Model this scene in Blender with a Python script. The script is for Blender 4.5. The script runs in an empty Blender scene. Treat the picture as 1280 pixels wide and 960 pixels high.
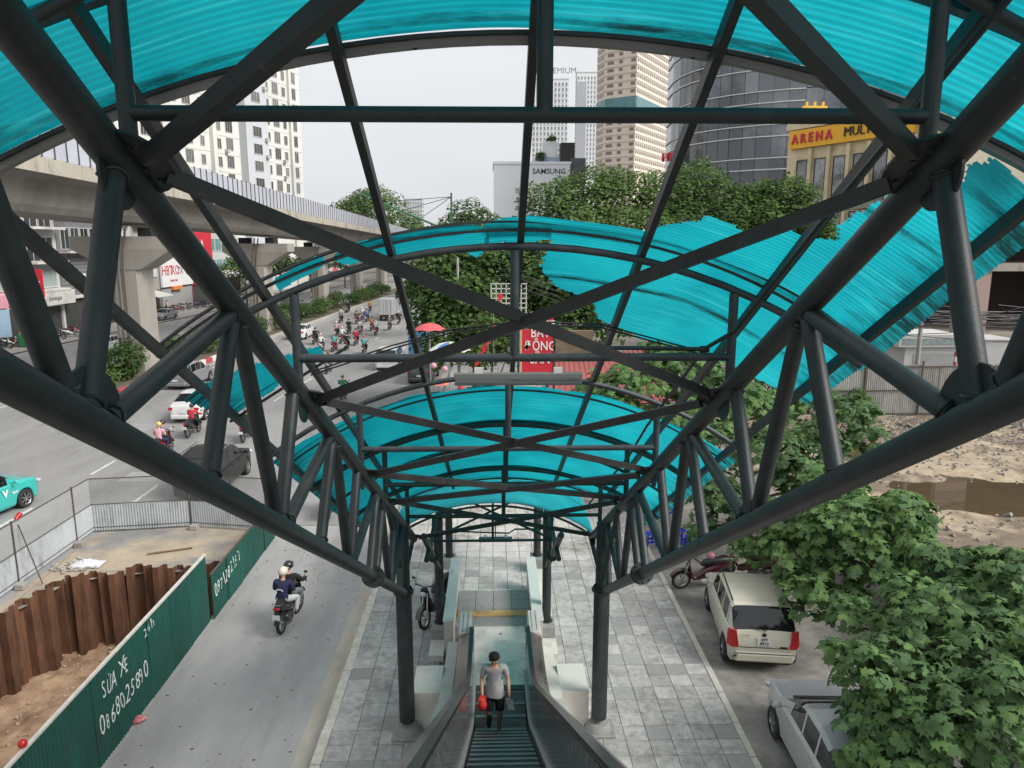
import bpy, math, random
import numpy as np
from mathutils import Vector, Matrix
sc = bpy.context.scene
COL = sc.collection
PI = math.pi
rnd = random.Random(7)

# ---------------------------------------------------------------- camera
CAM_F, CAM_P, CAM_PSI = 923.0, math.radians(10.73), math.radians(1.46)
CAM = Vector((-0.19, 0.0, 9.3))
FW = Vector((math.sin(CAM_PSI)*math.cos(CAM_P), math.cos(CAM_PSI)*math.cos(CAM_P), -math.sin(CAM_P)))
RT = Vector((math.cos(CAM_PSI), -math.sin(CAM_PSI), 0.0))
UP = RT.cross(FW)
cd = bpy.data.cameras.new("camera")
cd.sensor_width = 36.0
cd.lens = CAM_F/1280*36
cd.clip_start = 0.05
cd.clip_end = 5000
cam = bpy.data.objects.new("camera", cd)
M4 = Matrix((RT, UP, -FW)).transposed().to_4x4()
M4.translation = CAM
cam.matrix_world = M4
COL.objects.link(cam)
sc.camera = cam
sc.render.resolution_x, sc.render.resolution_y = 1024, 768

# ---------------------------------------------------------------- light (bright overcast noon)
SUN_EL, SUN_AZ = math.radians(41), math.radians(114)   # azimuth measured from +Y towards +X
W = bpy.data.worlds.new("World"); sc.world = W; W.use_nodes = True
nt = W.node_tree; bg = nt.nodes['Background']
sky = nt.nodes.new('ShaderNodeTexSky'); sky.sky_type = 'NISHITA'; sky.sun_disc = False
sky.sun_elevation = SUN_EL; sky.sun_rotation = SUN_AZ
sky.air_density = 1.6; sky.dust_density = 5.0; sky.ozone_density = 1.0
hsv = nt.nodes.new('ShaderNodeHueSaturation'); hsv.inputs['Saturation'].default_value = 0.12
mixw = nt.nodes.new('ShaderNodeMix'); mixw.data_type = 'RGBA'; mixw.inputs[0].default_value = 0.80
mixw.inputs[7].default_value = (6.9, 7.08, 7.4, 1)      # cloud deck: even pale grey
tcw = nt.nodes.new('ShaderNodeTexCoord'); nzw = nt.nodes.new('ShaderNodeTexNoise')
nzw.inputs['Scale'].default_value = 2.2; nzw.inputs['Detail'].default_value = 3
mpw = nt.nodes.new('ShaderNodeMapping'); mpw.inputs['Scale'].default_value = (1, 1, 3)
rmp = nt.nodes.new('ShaderNodeMapRange'); rmp.inputs[1].default_value = .3; rmp.inputs[2].default_value = .7
rmp.inputs[3].default_value = .95; rmp.inputs[4].default_value = 1.05
mulw = nt.nodes.new('ShaderNodeVectorMath'); mulw.operation = 'SCALE'
nt.links.new(tcw.outputs['Generated'], mpw.inputs[0]); nt.links.new(mpw.outputs[0], nzw.inputs['Vector'])
nt.links.new(nzw.outputs[0], rmp.inputs[0])
nt.links.new(sky.outputs[0], hsv.inputs['Color']); nt.links.new(hsv.outputs[0], mixw.inputs[6])
nt.links.new(mixw.outputs[2], mulw.inputs[0]); nt.links.new(rmp.outputs[0], mulw.inputs['Scale'])
nt.links.new(mulw.outputs[0], bg.inputs['Color'])
bg.inputs['Strength'].default_value = 0.0505
sd = bpy.data.lights.new("sun", 'SUN'); sd.energy = 1.5; sd.angle = math.radians(28); sd.color = (1, .97, .92)
sun = bpy.data.objects.new("sun", sd)
sdir = Vector((math.sin(SUN_AZ)*math.cos(SUN_EL), math.cos(SUN_AZ)*math.cos(SUN_EL), math.sin(SUN_EL)))
sun.rotation_euler = sdir.to_track_quat('Z', 'Y').to_euler(); sun.location = (0, 0, 60)
COL.objects.link(sun)
sc.view_settings.view_transform = 'Standard'; sc.view_settings.look = 'None'
sc.view_settings.exposure = 1.38; sc.view_settings.gamma = 1.0
try:
    sc.cycles.max_bounces = 6; sc.cycles.diffuse_bounces = 3; sc.cycles.glossy_bounces = 3
    sc.cycles.transparent_max_bounces = 8; sc.cycles.transmission_bounces = 4
except Exception: pass

# ---------------------------------------------------------------- where a point seen in the photo stands
def ray(x, y): return FW*CAM_F + RT*(x-640) - UP*(y-480)
def G(x, y, z=0.0):
    d = ray(x, y); return CAM + d*((z-CAM.z)/d.z)
def GX(x, y, X):
    d = ray(x, y); return CAM + d*((X-CAM.x)/d.x)
def GY(x, y, Y):
    d = ray(x, y); return CAM + d*(Y/d.y)

# ---------------------------------------------------------------- materials
MATS = {}
def _n(nt, t, **k):
    n = nt.nodes.new(t)
    for a, b in k.items(): setattr(n, a, b)
    return n
def mat(name, col, rough=.6, metal=0.0, var=.12, vs=3.0, bump=0.0, bs=40.0, spec=.5, col2=None, c2s=1.5, c2t=(.5, .65),
        rndv=0.0, stretch=(1, 1, 1), coord='Object', emit=None, coat=0.0, alpha=1.0, trans=0.0, chips=None):
    if name in MATS: return MATS[name]
    m = bpy.data.materials.new(name); m.use_nodes = True; MATS[name] = m
    nt = m.node_tree; b = nt.nodes['Principled BSDF']; L = nt.links
    tc = _n(nt, 'ShaderNodeTexCoord'); mp = _n(nt, 'ShaderNodeMapping'); mp.inputs['Scale'].default_value = stretch
    if coord == 'World':
        ge = _n(nt, 'ShaderNodeNewGeometry'); L.new(ge.outputs['Position'], mp.inputs[0])
    else: L.new(tc.outputs[coord], mp.inputs[0])
    nz = _n(nt, 'ShaderNodeTexNoise'); nz.inputs['Scale'].default_value = vs; nz.inputs['Detail'].default_value = 6
    nz.inputs['Roughness'].default_value = .65
    L.new(mp.outputs[0], nz.inputs['Vector'])
    base = _n(nt, 'ShaderNodeMix', data_type='RGBA'); base.inputs[0].default_value = 0
    base.inputs[6].default_value = (*col, 1); base.inputs[7].default_value = (*(col2 or col), 1)
    if col2:
        n2 = _n(nt, 'ShaderNodeTexNoise'); n2.inputs['Scale'].default_value = c2s; n2.inputs['Detail'].default_value = 7
        n2.inputs['Roughness'].default_value = .7
        L.new(mp.outputs[0], n2.inputs['Vector'])
        r2 = _n(nt, 'ShaderNodeMapRange'); r2.inputs[1].default_value = c2t[0]; r2.inputs[2].default_value = c2t[1]
        L.new(n2.outputs[0], r2.inputs[0]); L.new(r2.outputs[0], base.inputs[0])
    bout = base.outputs[2]
    if chips:      # small flakes of rust and bare primer with a shape of their own
        n3 = _n(nt, 'ShaderNodeTexNoise'); n3.inputs['Scale'].default_value = chips[1]; n3.inputs['Detail'].default_value = 9; n3.inputs['Roughness'].default_value = .72
        L.new(mp.outputs[0], n3.inputs['Vector']); r4 = _n(nt, 'ShaderNodeMapRange'); r4.inputs[1].default_value = chips[2]; r4.inputs[2].default_value = chips[2]+.02
        L.new(n3.outputs[0], r4.inputs[0]); cm = _n(nt, 'ShaderNodeMix', data_type='RGBA'); L.new(r4.outputs[0], cm.inputs[0]); L.new(bout, cm.inputs[6]); cm.inputs[7].default_value = (*chips[0], 1); bout = cm.outputs[2]
    mr = _n(nt, 'ShaderNodeMapRange'); mr.inputs[1].default_value = .25; mr.inputs[2].default_value = .75
    mr.inputs[3].default_value = 1-var; mr.inputs[4].default_value = 1+var
    L.new(nz.outputs[0], mr.inputs[0])
    sc_ = _n(nt, 'ShaderNodeVectorMath', operation='SCALE')
    L.new(bout, sc_.inputs[0]); L.new(mr.outputs[0], sc_.inputs['Scale'])
    out = sc_.outputs[0]
    if rndv:
        oi = _n(nt, 'ShaderNodeObjectInfo'); r3 = _n(nt, 'ShaderNodeMapRange')
        r3.inputs[3].default_value = 1-rndv; r3.inputs[4].default_value = 1+rndv
        L.new(oi.outputs['Random'], r3.inputs[0])
        s2 = _n(nt, 'ShaderNodeVectorMath', operation='SCALE'); L.new(out, s2.inputs[0]); L.new(r3.outputs[0], s2.inputs['Scale'])
        out = s2.outputs[0]
    L.new(out, b.inputs['Base Color'])
    b.inputs['Roughness'].default_value = rough; b.inputs['Metallic'].default_value = metal
    b.inputs['Specular IOR Level'].default_value = spec
    if coat: b.inputs['Coat Weight'].default_value = coat; b.inputs['Coat Roughness'].default_value = .08
    if alpha < 1: b.inputs['Alpha'].default_value = alpha
    if trans: b.inputs['Transmission Weight'].default_value = trans
    if emit:
        b.inputs['Emission Color'].default_value = (*emit[0], 1); b.inputs['Emission Strength'].default_value = emit[1]
    if bump:
        nb = _n(nt, 'ShaderNodeTexNoise'); nb.inputs['Scale'].default_value = bs; nb.inputs['Detail'].default_value = 5
        L.new(mp.outputs[0], nb.inputs['Vector'])
        bp = _n(nt, 'ShaderNodeBump'); bp.inputs['Strength'].default_value = bump; bp.inputs['Distance'].default_value = .02
        L.new(nb.outputs[0], bp.inputs['Height']); L.new(bp.outputs[0], b.inputs['Normal'])
    return m

# ---------------------------------------------------------------- mesh builder
def frame(d, hint=Vector((0, 0, 1))):
    d = d.normalized()
    if abs(d.dot(hint)) > .98: hint = Vector((0, 1, 0)) if abs(d.y) < .9 else Vector((1, 0, 0))
    u = d.cross(hint).normalized(); v = u.cross(d).normalized()
    return u, v
class MB:
    def __init__(s): s.v = []; s.f = []; s.m = []
    def add(s, vs, fs, mi=0):
        o = len(s.v); s.v += [tuple(p) for p in vs]; s.f += [tuple(o+i for i in f) for f in fs]; s.m += [mi]*len(fs); return s
    def box(s, x0, y0, z0, x1, y1, z1, mi=0, M=None):
        vs = [Vector(p) for p in ((x0,y0,z0),(x1,y0,z0),(x1,y1,z0),(x0,y1,z0),(x0,y0,z1),(x1,y0,z1),(x1,y1,z1),(x0,y1,z1))]
        if M: vs = [M @ p for p in vs]
        return s.add(vs, [(0,3,2,1),(4,5,6,7),(0,1,5,4),(1,2,6,5),(2,3,7,6),(3,0,4,7)], mi)
    def cbox(s, c, sz, mi=0, M=None, bev=0.0):
        x, y, z = c; a, b, d = (q/2 for q in sz)
        if not bev: return s.box(x-a, y-b, z-d, x+a, y+b, z+d, mi, M)
        vs = []
        for (sx, sy, sz_) in [(i, j, k) for k in (-1, 1) for j in (-1, 1) for i in (-1, 1)]:
            vs += [Vector((x+sx*(a-bev), y+sy*(b-bev), z+sz_*d)), Vector((x+sx*(a-bev), y+sy*b, z+sz_*(d-bev))), Vector((x+sx*a, y+sy*(b-bev), z+sz_*(d-bev)))]
        if M: vs = [M @ p for p in vs]
        I = lambda i, j, k, t: (k*4+j*2+i)*3+t
        F = [(I(0,0,0,0),I(0,1,0,0),I(1,1,0,0),I(1,0,0,0)), (I(0,0,1,0),I(1,0,1,0),I(1,1,1,0),I(0,1,1,0)),
             (I(0,0,0,1),I(1,0,0,1),I(1,0,1,1),I(0,0,1,1)), (I(0,1,0,1),I(0,1,1,1),I(1,1,1,1),I(1,1,0,1)),
             (I(0,0,0,2),I(0,0,1,2),I(0,1,1,2),I(0,1,0,2)), (I(1,0,0,2),I(1,1,0,2),I(1,1,1,2),I(1,0,1,2))]
        for j in (0, 1):
            for k in (0, 1): F.append((I(0,j,k,0),I(1,j,k,0),I(1,j,k,1),I(0,j,k,1)))
        for i in (0, 1):
            for k in (0, 1): F.append((I(i,0,k,0),I(i,1,k,0),I(i,1,k,2),I(i,0,k,2)))
            for j in (0, 1): F.append((I(i,j,0,1),I(i,j,1,1),I(i,j,1,2),I(i,j,0,2)))
        for i in (0, 1):
            for j in (0, 1):
                for k in (0, 1): F.append((I(i,j,k,0),I(i,j,k,1),I(i,j,k,2)))
        return s.add(vs, F, mi)
    def tube(s, a, b, r, r2=None, n=10, mi=0, caps=True):
        a, b = Vector(a), Vector(b); r2 = r if r2 is None else r2
        u, v = frame(b-a); vs = []
        for p, q in ((a, r), (b, r2)):
            for i in range(n):
                t = 2*PI*i/n; vs.append(p+u*(q*math.cos(t))+v*(q*math.sin(t)))
        fs = [(i, (i+1) % n, n+(i+1) % n, n+i) for i in range(n)]
        if caps: fs += [tuple(range(n-1, -1, -1)), tuple(range(n, 2*n))]
        return s.add(vs, fs, mi)
    def pipe(s, pts, r, n=8, mi=0, closed=False):
        pts = [Vector(p) for p in pts]; rs = r if isinstance(r, (list, tuple)) else [r]*len(pts)
        vs = []; N = len(pts); pu = None
        for i, p in enumerate(pts):
            if closed: d = pts[(i+1) % N]-pts[i-1]
            else: d = pts[min(i+1, N-1)]-pts[max(i-1, 0)]
            d.normalize()
            if pu is None: u, v = frame(d)
            else:
                u = (pu-d*pu.dot(d)).normalized(); v = d.cross(u)*-1
                v = u.cross(d)
            pu = u
            for k in range(n):
                t = 2*PI*k/n; vs.append(p+u*(rs[i]*math.cos(t))+v*(rs[i]*math.sin(t)))
        fs = []
        for i in range(N if closed else N-1):
            j = (i+1) % N
            fs += [(i*n+k, i*n+(k+1) % n, j*n+(k+1) % n, j*n+k) for k in range(n)]
        if not closed: fs += [tuple(range(n-1, -1, -1)), tuple((N-1)*n+k for k in range(n))]
        return s.add(vs, fs, mi)
    def beam(s, a, b, w, h, mi=0, hint=Vector((0, 0, 1))):
        a, b = Vector(a), Vector(b); u, v = frame(b-a, hint); vs = []
        for p in (a, b):
            for i, j in ((-1,-1),(1,-1),(1,1),(-1,1)): vs.append(p+u*(i*w/2)+v*(j*h/2))
        return s.add(vs, [(3,2,1,0),(4,5,6,7),(0,1,5,4),(1,2,6,5),(2,3,7,6),(3,0,4,7)], mi)
    def sweep(s, pts, w, h, mi=0, hint=Vector((0, 1, 0))):   # rectangular section along a curve; w across 'hint' axis
        pts = [Vector(p) for p in pts]; N = len(pts); vs = []
        for i, p in enumerate(pts):
            d = (pts[min(i+1, N-1)]-pts[max(i-1, 0)]).normalized(); u = hint; v = d.cross(u).normalized()
            for a, b in ((-1,-1),(1,-1),(1,1),(-1,1)): vs.append(p+u*(a*w/2)+v*(b*h/2))
        fs = []
        for i in range(N-1):
            o = i*4; fs += [(o, o+1, o+5, o+4), (o+1, o+2, o+6, o+5), (o+2, o+3, o+7, o+6), (o+3, o, o+4, o+7)]
        fs += [(3,2,1,0), ((N-1)*4, (N-1)*4+1, (N-1)*4+2, (N-1)*4+3)]
        return s.add(vs, fs, mi)
    def prism(s, poly, z0, z1, mi=0, M=None):
        n = len(poly); vs = [Vector((x, y, z0)) for x, y in poly]+[Vector((x, y, z1)) for x, y in poly]
        if M: vs = [M @ p for p in vs]
        return s.add(vs, [tuple(range(n-1, -1, -1)), tuple(range(n, 2*n))]+[(i, (i+1) % n, n+(i+1) % n, n+i) for i in range(n)], mi)
    def ell(s, c, r, nu=12, nv=8, mi=0, M=None, z0=-1.0):
        c = Vector(c); r = Vector((r, r, r)) if isinstance(r, (int, float)) else Vector(r); vs = []
        a0 = math.asin(z0)
        for j in range(nv+1):
            t = a0+(PI/2-a0)*j/nv
            for i in range(nu):
                p = 2*PI*i/nu; vs.append(c+Vector((r.x*math.cos(t)*math.cos(p), r.y*math.cos(t)*math.sin(p), r.z*math.sin(t))))
        if M: vs = [M @ p for p in vs]
        fs = [(j*nu+i, j*nu+(i+1) % nu, (j+1)*nu+(i+1) % nu, (j+1)*nu+i) for j in range(nv) for i in range(nu)]
        fs.append(tuple(range(nu-1, -1, -1)))
        return s.add(vs, fs, mi)
    def lathe(s, prof, n=16, mi=0, M=None):            # profile (r, z)
        vs = []
        for r, z in prof:
            for i in range(n):
                t = 2*PI*i/n; vs.append(Vector((r*math.cos(t), r*math.sin(t), z)))
        if M: vs = [M @ p for p in vs]
        fs = [(j*n+i, j*n+(i+1) % n, (j+1)*n+(i+1) % n, (j+1)*n+i) for j in range(len(prof)-1) for i in range(n)]
        return s.add(vs, fs, mi)
    def mesh(s, name, mats, smooth=True, ang=38):
        me = bpy.data.meshes.new(name); me.from_pydata(s.v, [], s.f)
        for m in (mats if isinstance(mats, (list, tuple)) else [mats]): me.materials.append(m)
        if any(s.m): me.polygons.foreach_set('material_index', s.m)
        me.update()
        if smooth:
            me.polygons.foreach_set('use_smooth', [True]*len(me.polygons)); me.set_sharp_from_angle(angle=math.radians(ang))
        return me
    def build(s, name, mats, parent=None, smooth=True, ang=38, **k):
        return link(name, s.mesh(name, mats, smooth, ang), parent, **k)
def tag(o, label=None, cat=None, group=None, kind=None):
    if label: o['label'] = label
    if cat: o['category'] = cat
    if group: o['group'] = group
    if kind: o['kind'] = kind
    return o
def link(name, me, parent=None, loc=None, rot=None, scale=None, **k):
    o = bpy.data.objects.new(name, me); COL.objects.link(o)
    if parent: o.parent = parent
    if loc is not None: o.location = loc
    if rot is not None: o.rotation_euler = rot if isinstance(rot, (tuple, list)) else (0, 0, rot)
    if scale is not None: o.scale = scale if isinstance(scale, (tuple, list, Vector)) else (scale,)*3
    return tag(o, **k)
def thing(name, label, cat, loc=(0, 0, 0), rz=0, group=None):
    o = link(name, None, None, loc, rz); o.empty_display_size = .2
    return tag(o, label, cat, group)
def setmat(o, *ms):
    for i, m in enumerate(ms):
        if m is not None and i < len(o.material_slots):
            o.material_slots[i].link = 'OBJECT'; o.material_slots[i].material = m
    return o
def copy_tree(o, parent=None):
    c = o.copy(); COL.objects.link(c); c.parent = parent
    for ch in o.children: copy_tree(ch, c)
    return c
def np_mesh(name, v, quads, m, smooth=False):
    me = bpy.data.meshes.new(name); v = np.asarray(v, dtype=np.float32); q = np.asarray(quads, dtype=np.int32)
    k = q.shape[1]; me.vertices.add(len(v)); me.vertices.foreach_set('co', v.ravel())
    me.loops.add(q.size); me.loops.foreach_set('vertex_index', q.ravel())
    me.polygons.add(len(q)); me.polygons.foreach_set('loop_start', np.arange(0, q.size, k, dtype=np.int32))
    me.polygons.foreach_set('loop_total', np.full(len(q), k, dtype=np.int32))
    if smooth: me.polygons.foreach_set('use_smooth', np.ones(len(q), dtype=bool))
    me.update(calc_edges=True)
    for x in (m if isinstance(m, (list, tuple)) else [m]): me.materials.append(x)
    return me
def text(body, size, m, parent, M, name='lettering', ext=.004, align='CENTER', bold=0.0, sx=1.0):
    cu = bpy.data.curves.new(name, 'FONT'); cu.body = body; cu.size = size; cu.align_x = align; cu.align_y = 'CENTER'
    cu.extrude = ext; cu.offset = bold; cu.resolution_u = 2
    t = bpy.data.objects.new('tmp', cu); COL.objects.link(t)
    me = bpy.data.meshes.new_from_object(t.evaluated_get(bpy.context.evaluated_depsgraph_get()))
    bpy.data.objects.remove(t); bpy.data.curves.remove(cu)
    me.name = name; me.materials.clear(); me.materials.append(m)
    me.transform(M @ Matrix.Diagonal((sx, 1, 1, 1)))
    return link(name, me, parent)
def plane_M(o, right, up):     # matrix placing text/flat things: local x = right, local y = up
    r = Vector(right).normalized(); u = Vector(up).normalized(); n = r.cross(u)
    M = Matrix((r, u, n)).transposed().to_4x4(); M.translation = Vector(o); return M

# shared materials
STEELB = mat('painted_steel_sky_sheen', (.032, .042, .048), .52, .0, .3, 5, bump=.08, bs=60, col2=(.06, .066, .066), c2s=3.5, coord='World')  # lighter bluish steel: sky reflection on the middle frames put into the colour
STEELX = mat('painted_steel_brace', (.026, .027, .026), .5, .0, .35, 5, bump=.08, bs=60, col2=(.04, .037, .034), c2s=4, coord='World', chips=((.09, .07, .05), 12, .64))
STEEL = mat('painted_steel', (.021, .0275, .028), .5, .0, .35, 5, bump=.08, bs=60, col2=(.030, .034, .034), c2s=2.5, c2t=(.48, .7), coord='World', chips=((.10, .075, .055), 9, .66))
STEELG = mat('painted_steel_green', (.009, .030, .024), .6, .0, .35, 5, bump=.08, bs=60, col2=(.03, .055, .05), c2s=3, coord='World')
DARK = mat('dark_rubber', (.02, .02, .021), .7)
BLACKP = mat('black_plastic', (.018, .018, .02), .4)
CHROME = mat('chrome', (.6, .6, .6), .2, 1.0, .05)
ALU = mat('brushed_steel', (.42, .42, .41), .32, .9, .1, 8, stretch=(1, 8, 1))
GLASSD = mat('dark_glass', (.015, .018, .02), .06, 0, .05, spec=.8)
WHITEP = mat('white_paint', (.72, .72, .69), .5, 0, .06)
REDL = mat('red_lamp_lens', (.45, .012, .012), .18, 0, .1)
ORANGEL = mat('orange_lens', (.7, .25, .03), .2)
CONC = mat('concrete', (.33, .315, .285), .85, 0, .16, 1.2, bump=.25, bs=25, col2=(.22, .21, .19), c2s=.5, c2t=(.45, .75), coord='World')
# ================================================================ ground, roads, pavement
def sheet(name, poly, z, m, kind='structure', **k):
    b = MB(); b.add([Vector((x, y, z)) for x, y in poly], [tuple(range(len(poly)))])
    return b.build(name, m, None, smooth=False, kind=kind, **k)
DIRT = mat('packed_dirt', (.30, .235, .165), .95, 0, .22, .9, bump=.6, bs=6, col2=(.15, .12, .09), c2s=.22, c2t=(.42, .62), coord='World')
BASEG = mat('city_ground', (.17, .16, .145), .95, 0, .2, .3, col2=(.12, .13, .09), c2s=.05, coord='World')
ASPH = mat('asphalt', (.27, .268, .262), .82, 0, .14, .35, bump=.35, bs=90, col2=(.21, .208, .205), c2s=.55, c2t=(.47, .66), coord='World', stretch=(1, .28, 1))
PAVEJ = mat('pavement_joint', (.15, .14, .125), .95, 0, .2, 4, coord='World')
LINEM = mat('road_marking', (.60, .60, .57), .7, 0, .25, 6, col2=(.3, .3, .3), c2s=9, c2t=(.5, .62), coord='World')
KERB = mat('kerb_stone', (.56, .53, .47), .85, 0, .18, 5, bump=.3, bs=30, col2=(.42, .40, .36), c2s=2, coord='World')
sheet('ground', [(-1500, -300), (1500, -300), (1500, 2500), (-1500, 2500)], -3.2, BASEG)
# city ground at street level with the pit cut out of it (four strips round the hole)
PX0, PX1, PY0, PY1 = -13.3, -7.5, 4.0, 20.6
for nm, pl in (('ground', [(-700, -60), (PX0, -60), (PX0, 1200), (-700, 1200)]), ('ground', [(PX1, -60), (700, -60), (700, 1200), (PX1, 1200)]),
               ('ground', [(PX0, -60), (PX1, -60), (PX1, PY0), (PX0, PY0)]), ('ground', [(PX0, PY1), (PX1, PY1), (PX1, 1200), (PX0, 1200)])):
    sheet(nm, pl, -.16, BASEG)
# the road: bends gently to the right beyond the works
def cx(Y, a):   # lateral drift of the road
    return a + (0 if Y < 45 else (Y-45)*.050 + max(0, Y-110)*.03)
def ribbon(name, aL, aR, Y0, Y1, z, m, st=6, kind='structure'):
    b = MB(); n = max(1, int((Y1-Y0)/st)); vs = []
    for i in range(n+1):
        Y = Y0+(Y1-Y0)*i/n; vs += [Vector((cx(Y, aL), Y, z)), Vector((cx(Y, aR), Y, z))]
    b.add(vs, [(2*i, 2*i+1, 2*i+3, 2*i+2) for i in range(n)])
    return b.build(name, m, None, smooth=False, kind=kind)
ASPHL = mat('asphalt_lane_lifted', (.36, .357, .35), .85, 0, .16, .7, bump=.35, bs=90, col2=(.295, .29, .283), c2s=.9, c2t=(.46, .66), coord='World', stretch=(1, .25, 1))  # paler lane surface, lifted further in colour to offset the canopy's shade
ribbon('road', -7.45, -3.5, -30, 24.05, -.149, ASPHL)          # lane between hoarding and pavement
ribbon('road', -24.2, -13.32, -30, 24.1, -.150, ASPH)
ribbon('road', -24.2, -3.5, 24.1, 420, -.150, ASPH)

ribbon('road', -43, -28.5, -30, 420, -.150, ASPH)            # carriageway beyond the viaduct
ribbon('pavement', -52, -43, -30, 420, -.06, mat('far_paving', (.30, .285, .26), .9, 0, .12, 1, coord='World'))
# pavement near us
b = MB(); b.box(-3.36, -30, -.16, 4.50, 60, -.012); b.build('pavement', PAVEJ, None, smooth=False, kind='structure')
PK = mat('parking_stone', (.30, .28, .255), .9, 0, .22, 1.6, bump=.5, bs=14, col2=(.125, .12, .11), c2s=.7, c2t=(.4, .65), coord='World')
sheet('parking_strip', [(4.66, -20), (10.6, -20), (10.6, 60), (4.66, 60)], -.03, PK)
# waste lot on the right, uneven
def terrain(name, x0, x1, y0, y1, nx, ny, hf, m, kind='structure'):
    xs = np.linspace(x0, x1, nx); ys = np.linspace(y0, y1, ny); v = [(x, y, hf(x, y)) for y in ys for x in xs]
    q = [(j*nx+i, j*nx+i+1, (j+1)*nx+i+1, (j+1)*nx+i) for j in range(ny-1) for i in range(nx-1)]
    return link(name, np_mesh(name, v, q, m, True), None, kind=kind)
def nz2(x, y, s=1.0, seed=0):
    a = 0; 
    for k, (fx, fy, am) in enumerate(((1, .7, 1), (2.3, 1.9, .5), (4.1, 5.2, .28), (9.3, 8.1, .14))):
        a += am*math.sin(x*fx*s+seed*1.7+k*2.1+1.3*math.sin(y*fy*s*.7+k))*math.cos(y*fy*s+seed+k*.9+.8*math.sin(x*fx*s*.6))
    return a
LOT = mat('lot_soil', (.36, .29, .205), .95, 0, .34, 2.6, bump=1.0, bs=9, col2=(.17, .13, .095), c2s=.22, c2t=(.46, .54), coord='World')
def lot_h(x, y):
    d = min(1, max(0, (x-10.7)/2)); h = nz2(x, y, .35)*.10*d+nz2(x, y, 2.2, 3)*.022*d
    pud = math.exp(-((x-21.5)/4.2)**2-((y-26.2)/1.5)**2)*.62 + math.exp(-((x-17.3)/2.2)**2-((y-33)/1.6)**2)*.35
    rub = math.exp(-((y-37)/2.2)**2)*.35*d
    return -.02+h-pud+rub*(.6+.4*math.sin(x*3+y))
terrain('waste_ground', 10.6, 34, 8, 40, 150, 180, lot_h, LOT)
WAT = mat('muddy_water', (.085, .062, .037), .04, 0, .15, .5, spec=.4, coord='World')
MB().add([(12, 22.5, -.148), (32, 22.5, -.148), (32, 36, -.148), (12, 36, -.148)], [(0, 1, 2, 3)]).build('puddle_water', WAT, None, kind='structure')
# rubble of the waste ground
RUB = mat('rubble', (.33, .31, .28), .95, 0, .3, 5, bump=.4, bs=18, rndv=.2, col2=(.2, .17, .14), c2s=3)
b = MB()
for i in range(3600):
    if i < 1900: x = rnd.uniform(12.5, 30); y = rnd.gauss(35.8, 1.7)
    else: x = rnd.uniform(11, 30); y = rnd.uniform(20, 38)
    if y > 38.6: continue
    s = rnd.uniform(.02, .09)*(1.8 if rnd.random() < .06 else 1)
    M = Matrix.Translation((x, y, lot_h(x, y)+s*.3)) @ Matrix.Rotation(rnd.uniform(0, 6), 4, Vector((rnd.random(), rnd.random(), rnd.random())).normalized())
    b.cbox((0, 0, 0), (s*rnd.uniform(1, 2.4), s*rnd.uniform(.8, 1.4), s*.7), 0, M)
b.build('rubble', RUB, None, smooth=False, kind='stuff')
# kerbs along the pavement, stone by stone
kerb = thing('pavement_kerb', 'pale worn kerb line between pavement slabs and grey traffic lane', 'kerb', (0, 0, 0))
km = [MB().cbox((0, 0, 0), (.20, .985, .17), bev=.015).mesh('kerb_stone', KERB) for _ in range(1)]
for i in range(30): link('kerb_stone', km[0], kerb, (-3.46+rnd.uniform(-.006, .006), 7.5+i, -.078+rnd.uniform(-.006, .006)), rnd.uniform(-.004, .004))
kerb2 = thing('parking_kerb', 'pale edging line between pavement slabs and the parking strip with cars', 'kerb', (0, 0, 0))
km2 = MB().cbox((0, 0, 0), (.14, .985, .10), bev=.012).mesh('kerb_stone', mat('edge_stone', (.50, .47, .41), .85, 0, .15, 5, bump=.2, coord='World'))
for i in range(40): link('kerb_stone', km2, kerb2, (4.58+rnd.uniform(-.006, .006), 7.5+i, -.042+rnd.uniform(-.004, .004)), rnd.uniform(-.004, .004))
sheet('gutter', [(-3.95, -20), (-3.57, -20), (-3.57, 60), (-3.95, 60)], -.146, mat('gutter_dust', (.44, .40, .33), .95, 0, .2, 2, col2=(.33, .32, .30), c2s=.8, c2t=(.45, .6), coord='World', stretch=(1, .3, 1)))
# paving slabs
SLAB = mat('paving_slab', (.385, .375, .36), .85, 0, .30, 7.0, bump=.8, bs=16, rndv=.17, col2=(.27, .26, .24), c2s=2.6, c2t=(.46, .66), coord='World')
MIDS = mat('paving_slab_middle', (.41, .395, .375), .85, 0, .26, 6.0, bump=.6, bs=18, rndv=.14, col2=(.30, .275, .24), c2s=1.6, c2t=(.5, .7), coord='World')
SLABD = mat('paving_slab_replaced', (.285, .28, .27), .8, 0, .16, 6.0, bump=.4, bs=20, rndv=.12, coord='World')
slabs = []
def slab_zone(x0, x1, y0, y1, sx, sy, m):
    nx = max(1, round((x1-x0)/sx)); sx = (x1-x0)/nx; ny = int((y1-y0)/sy)
    for j in range(ny):
        for i in range(nx): slabs.append((x0+(i+.5)*sx, y0+(j+.5)*sy, sx, sy, m))
slab_zone(.98, 4.50, 8.2, 60, .44, .43, 0)
slab_zone(-3.36, -1.44, 8.2, 60, .48, .43, 0)
slab_zone(-1.44, .98, 18.35, 60, .44, .43, 1)
cachem = {}
def slab_mesh(sx, sy, m):
    k = (round(sx, 3), round(sy, 3), m)
    if k not in cachem: cachem[k] = MB().cbox((0, 0, 0), (sx-.009, sy-.009, .04), bev=.005).mesh('paving_slab', (SLAB, MIDS)[m], smooth=False)
    return cachem[k]
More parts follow.
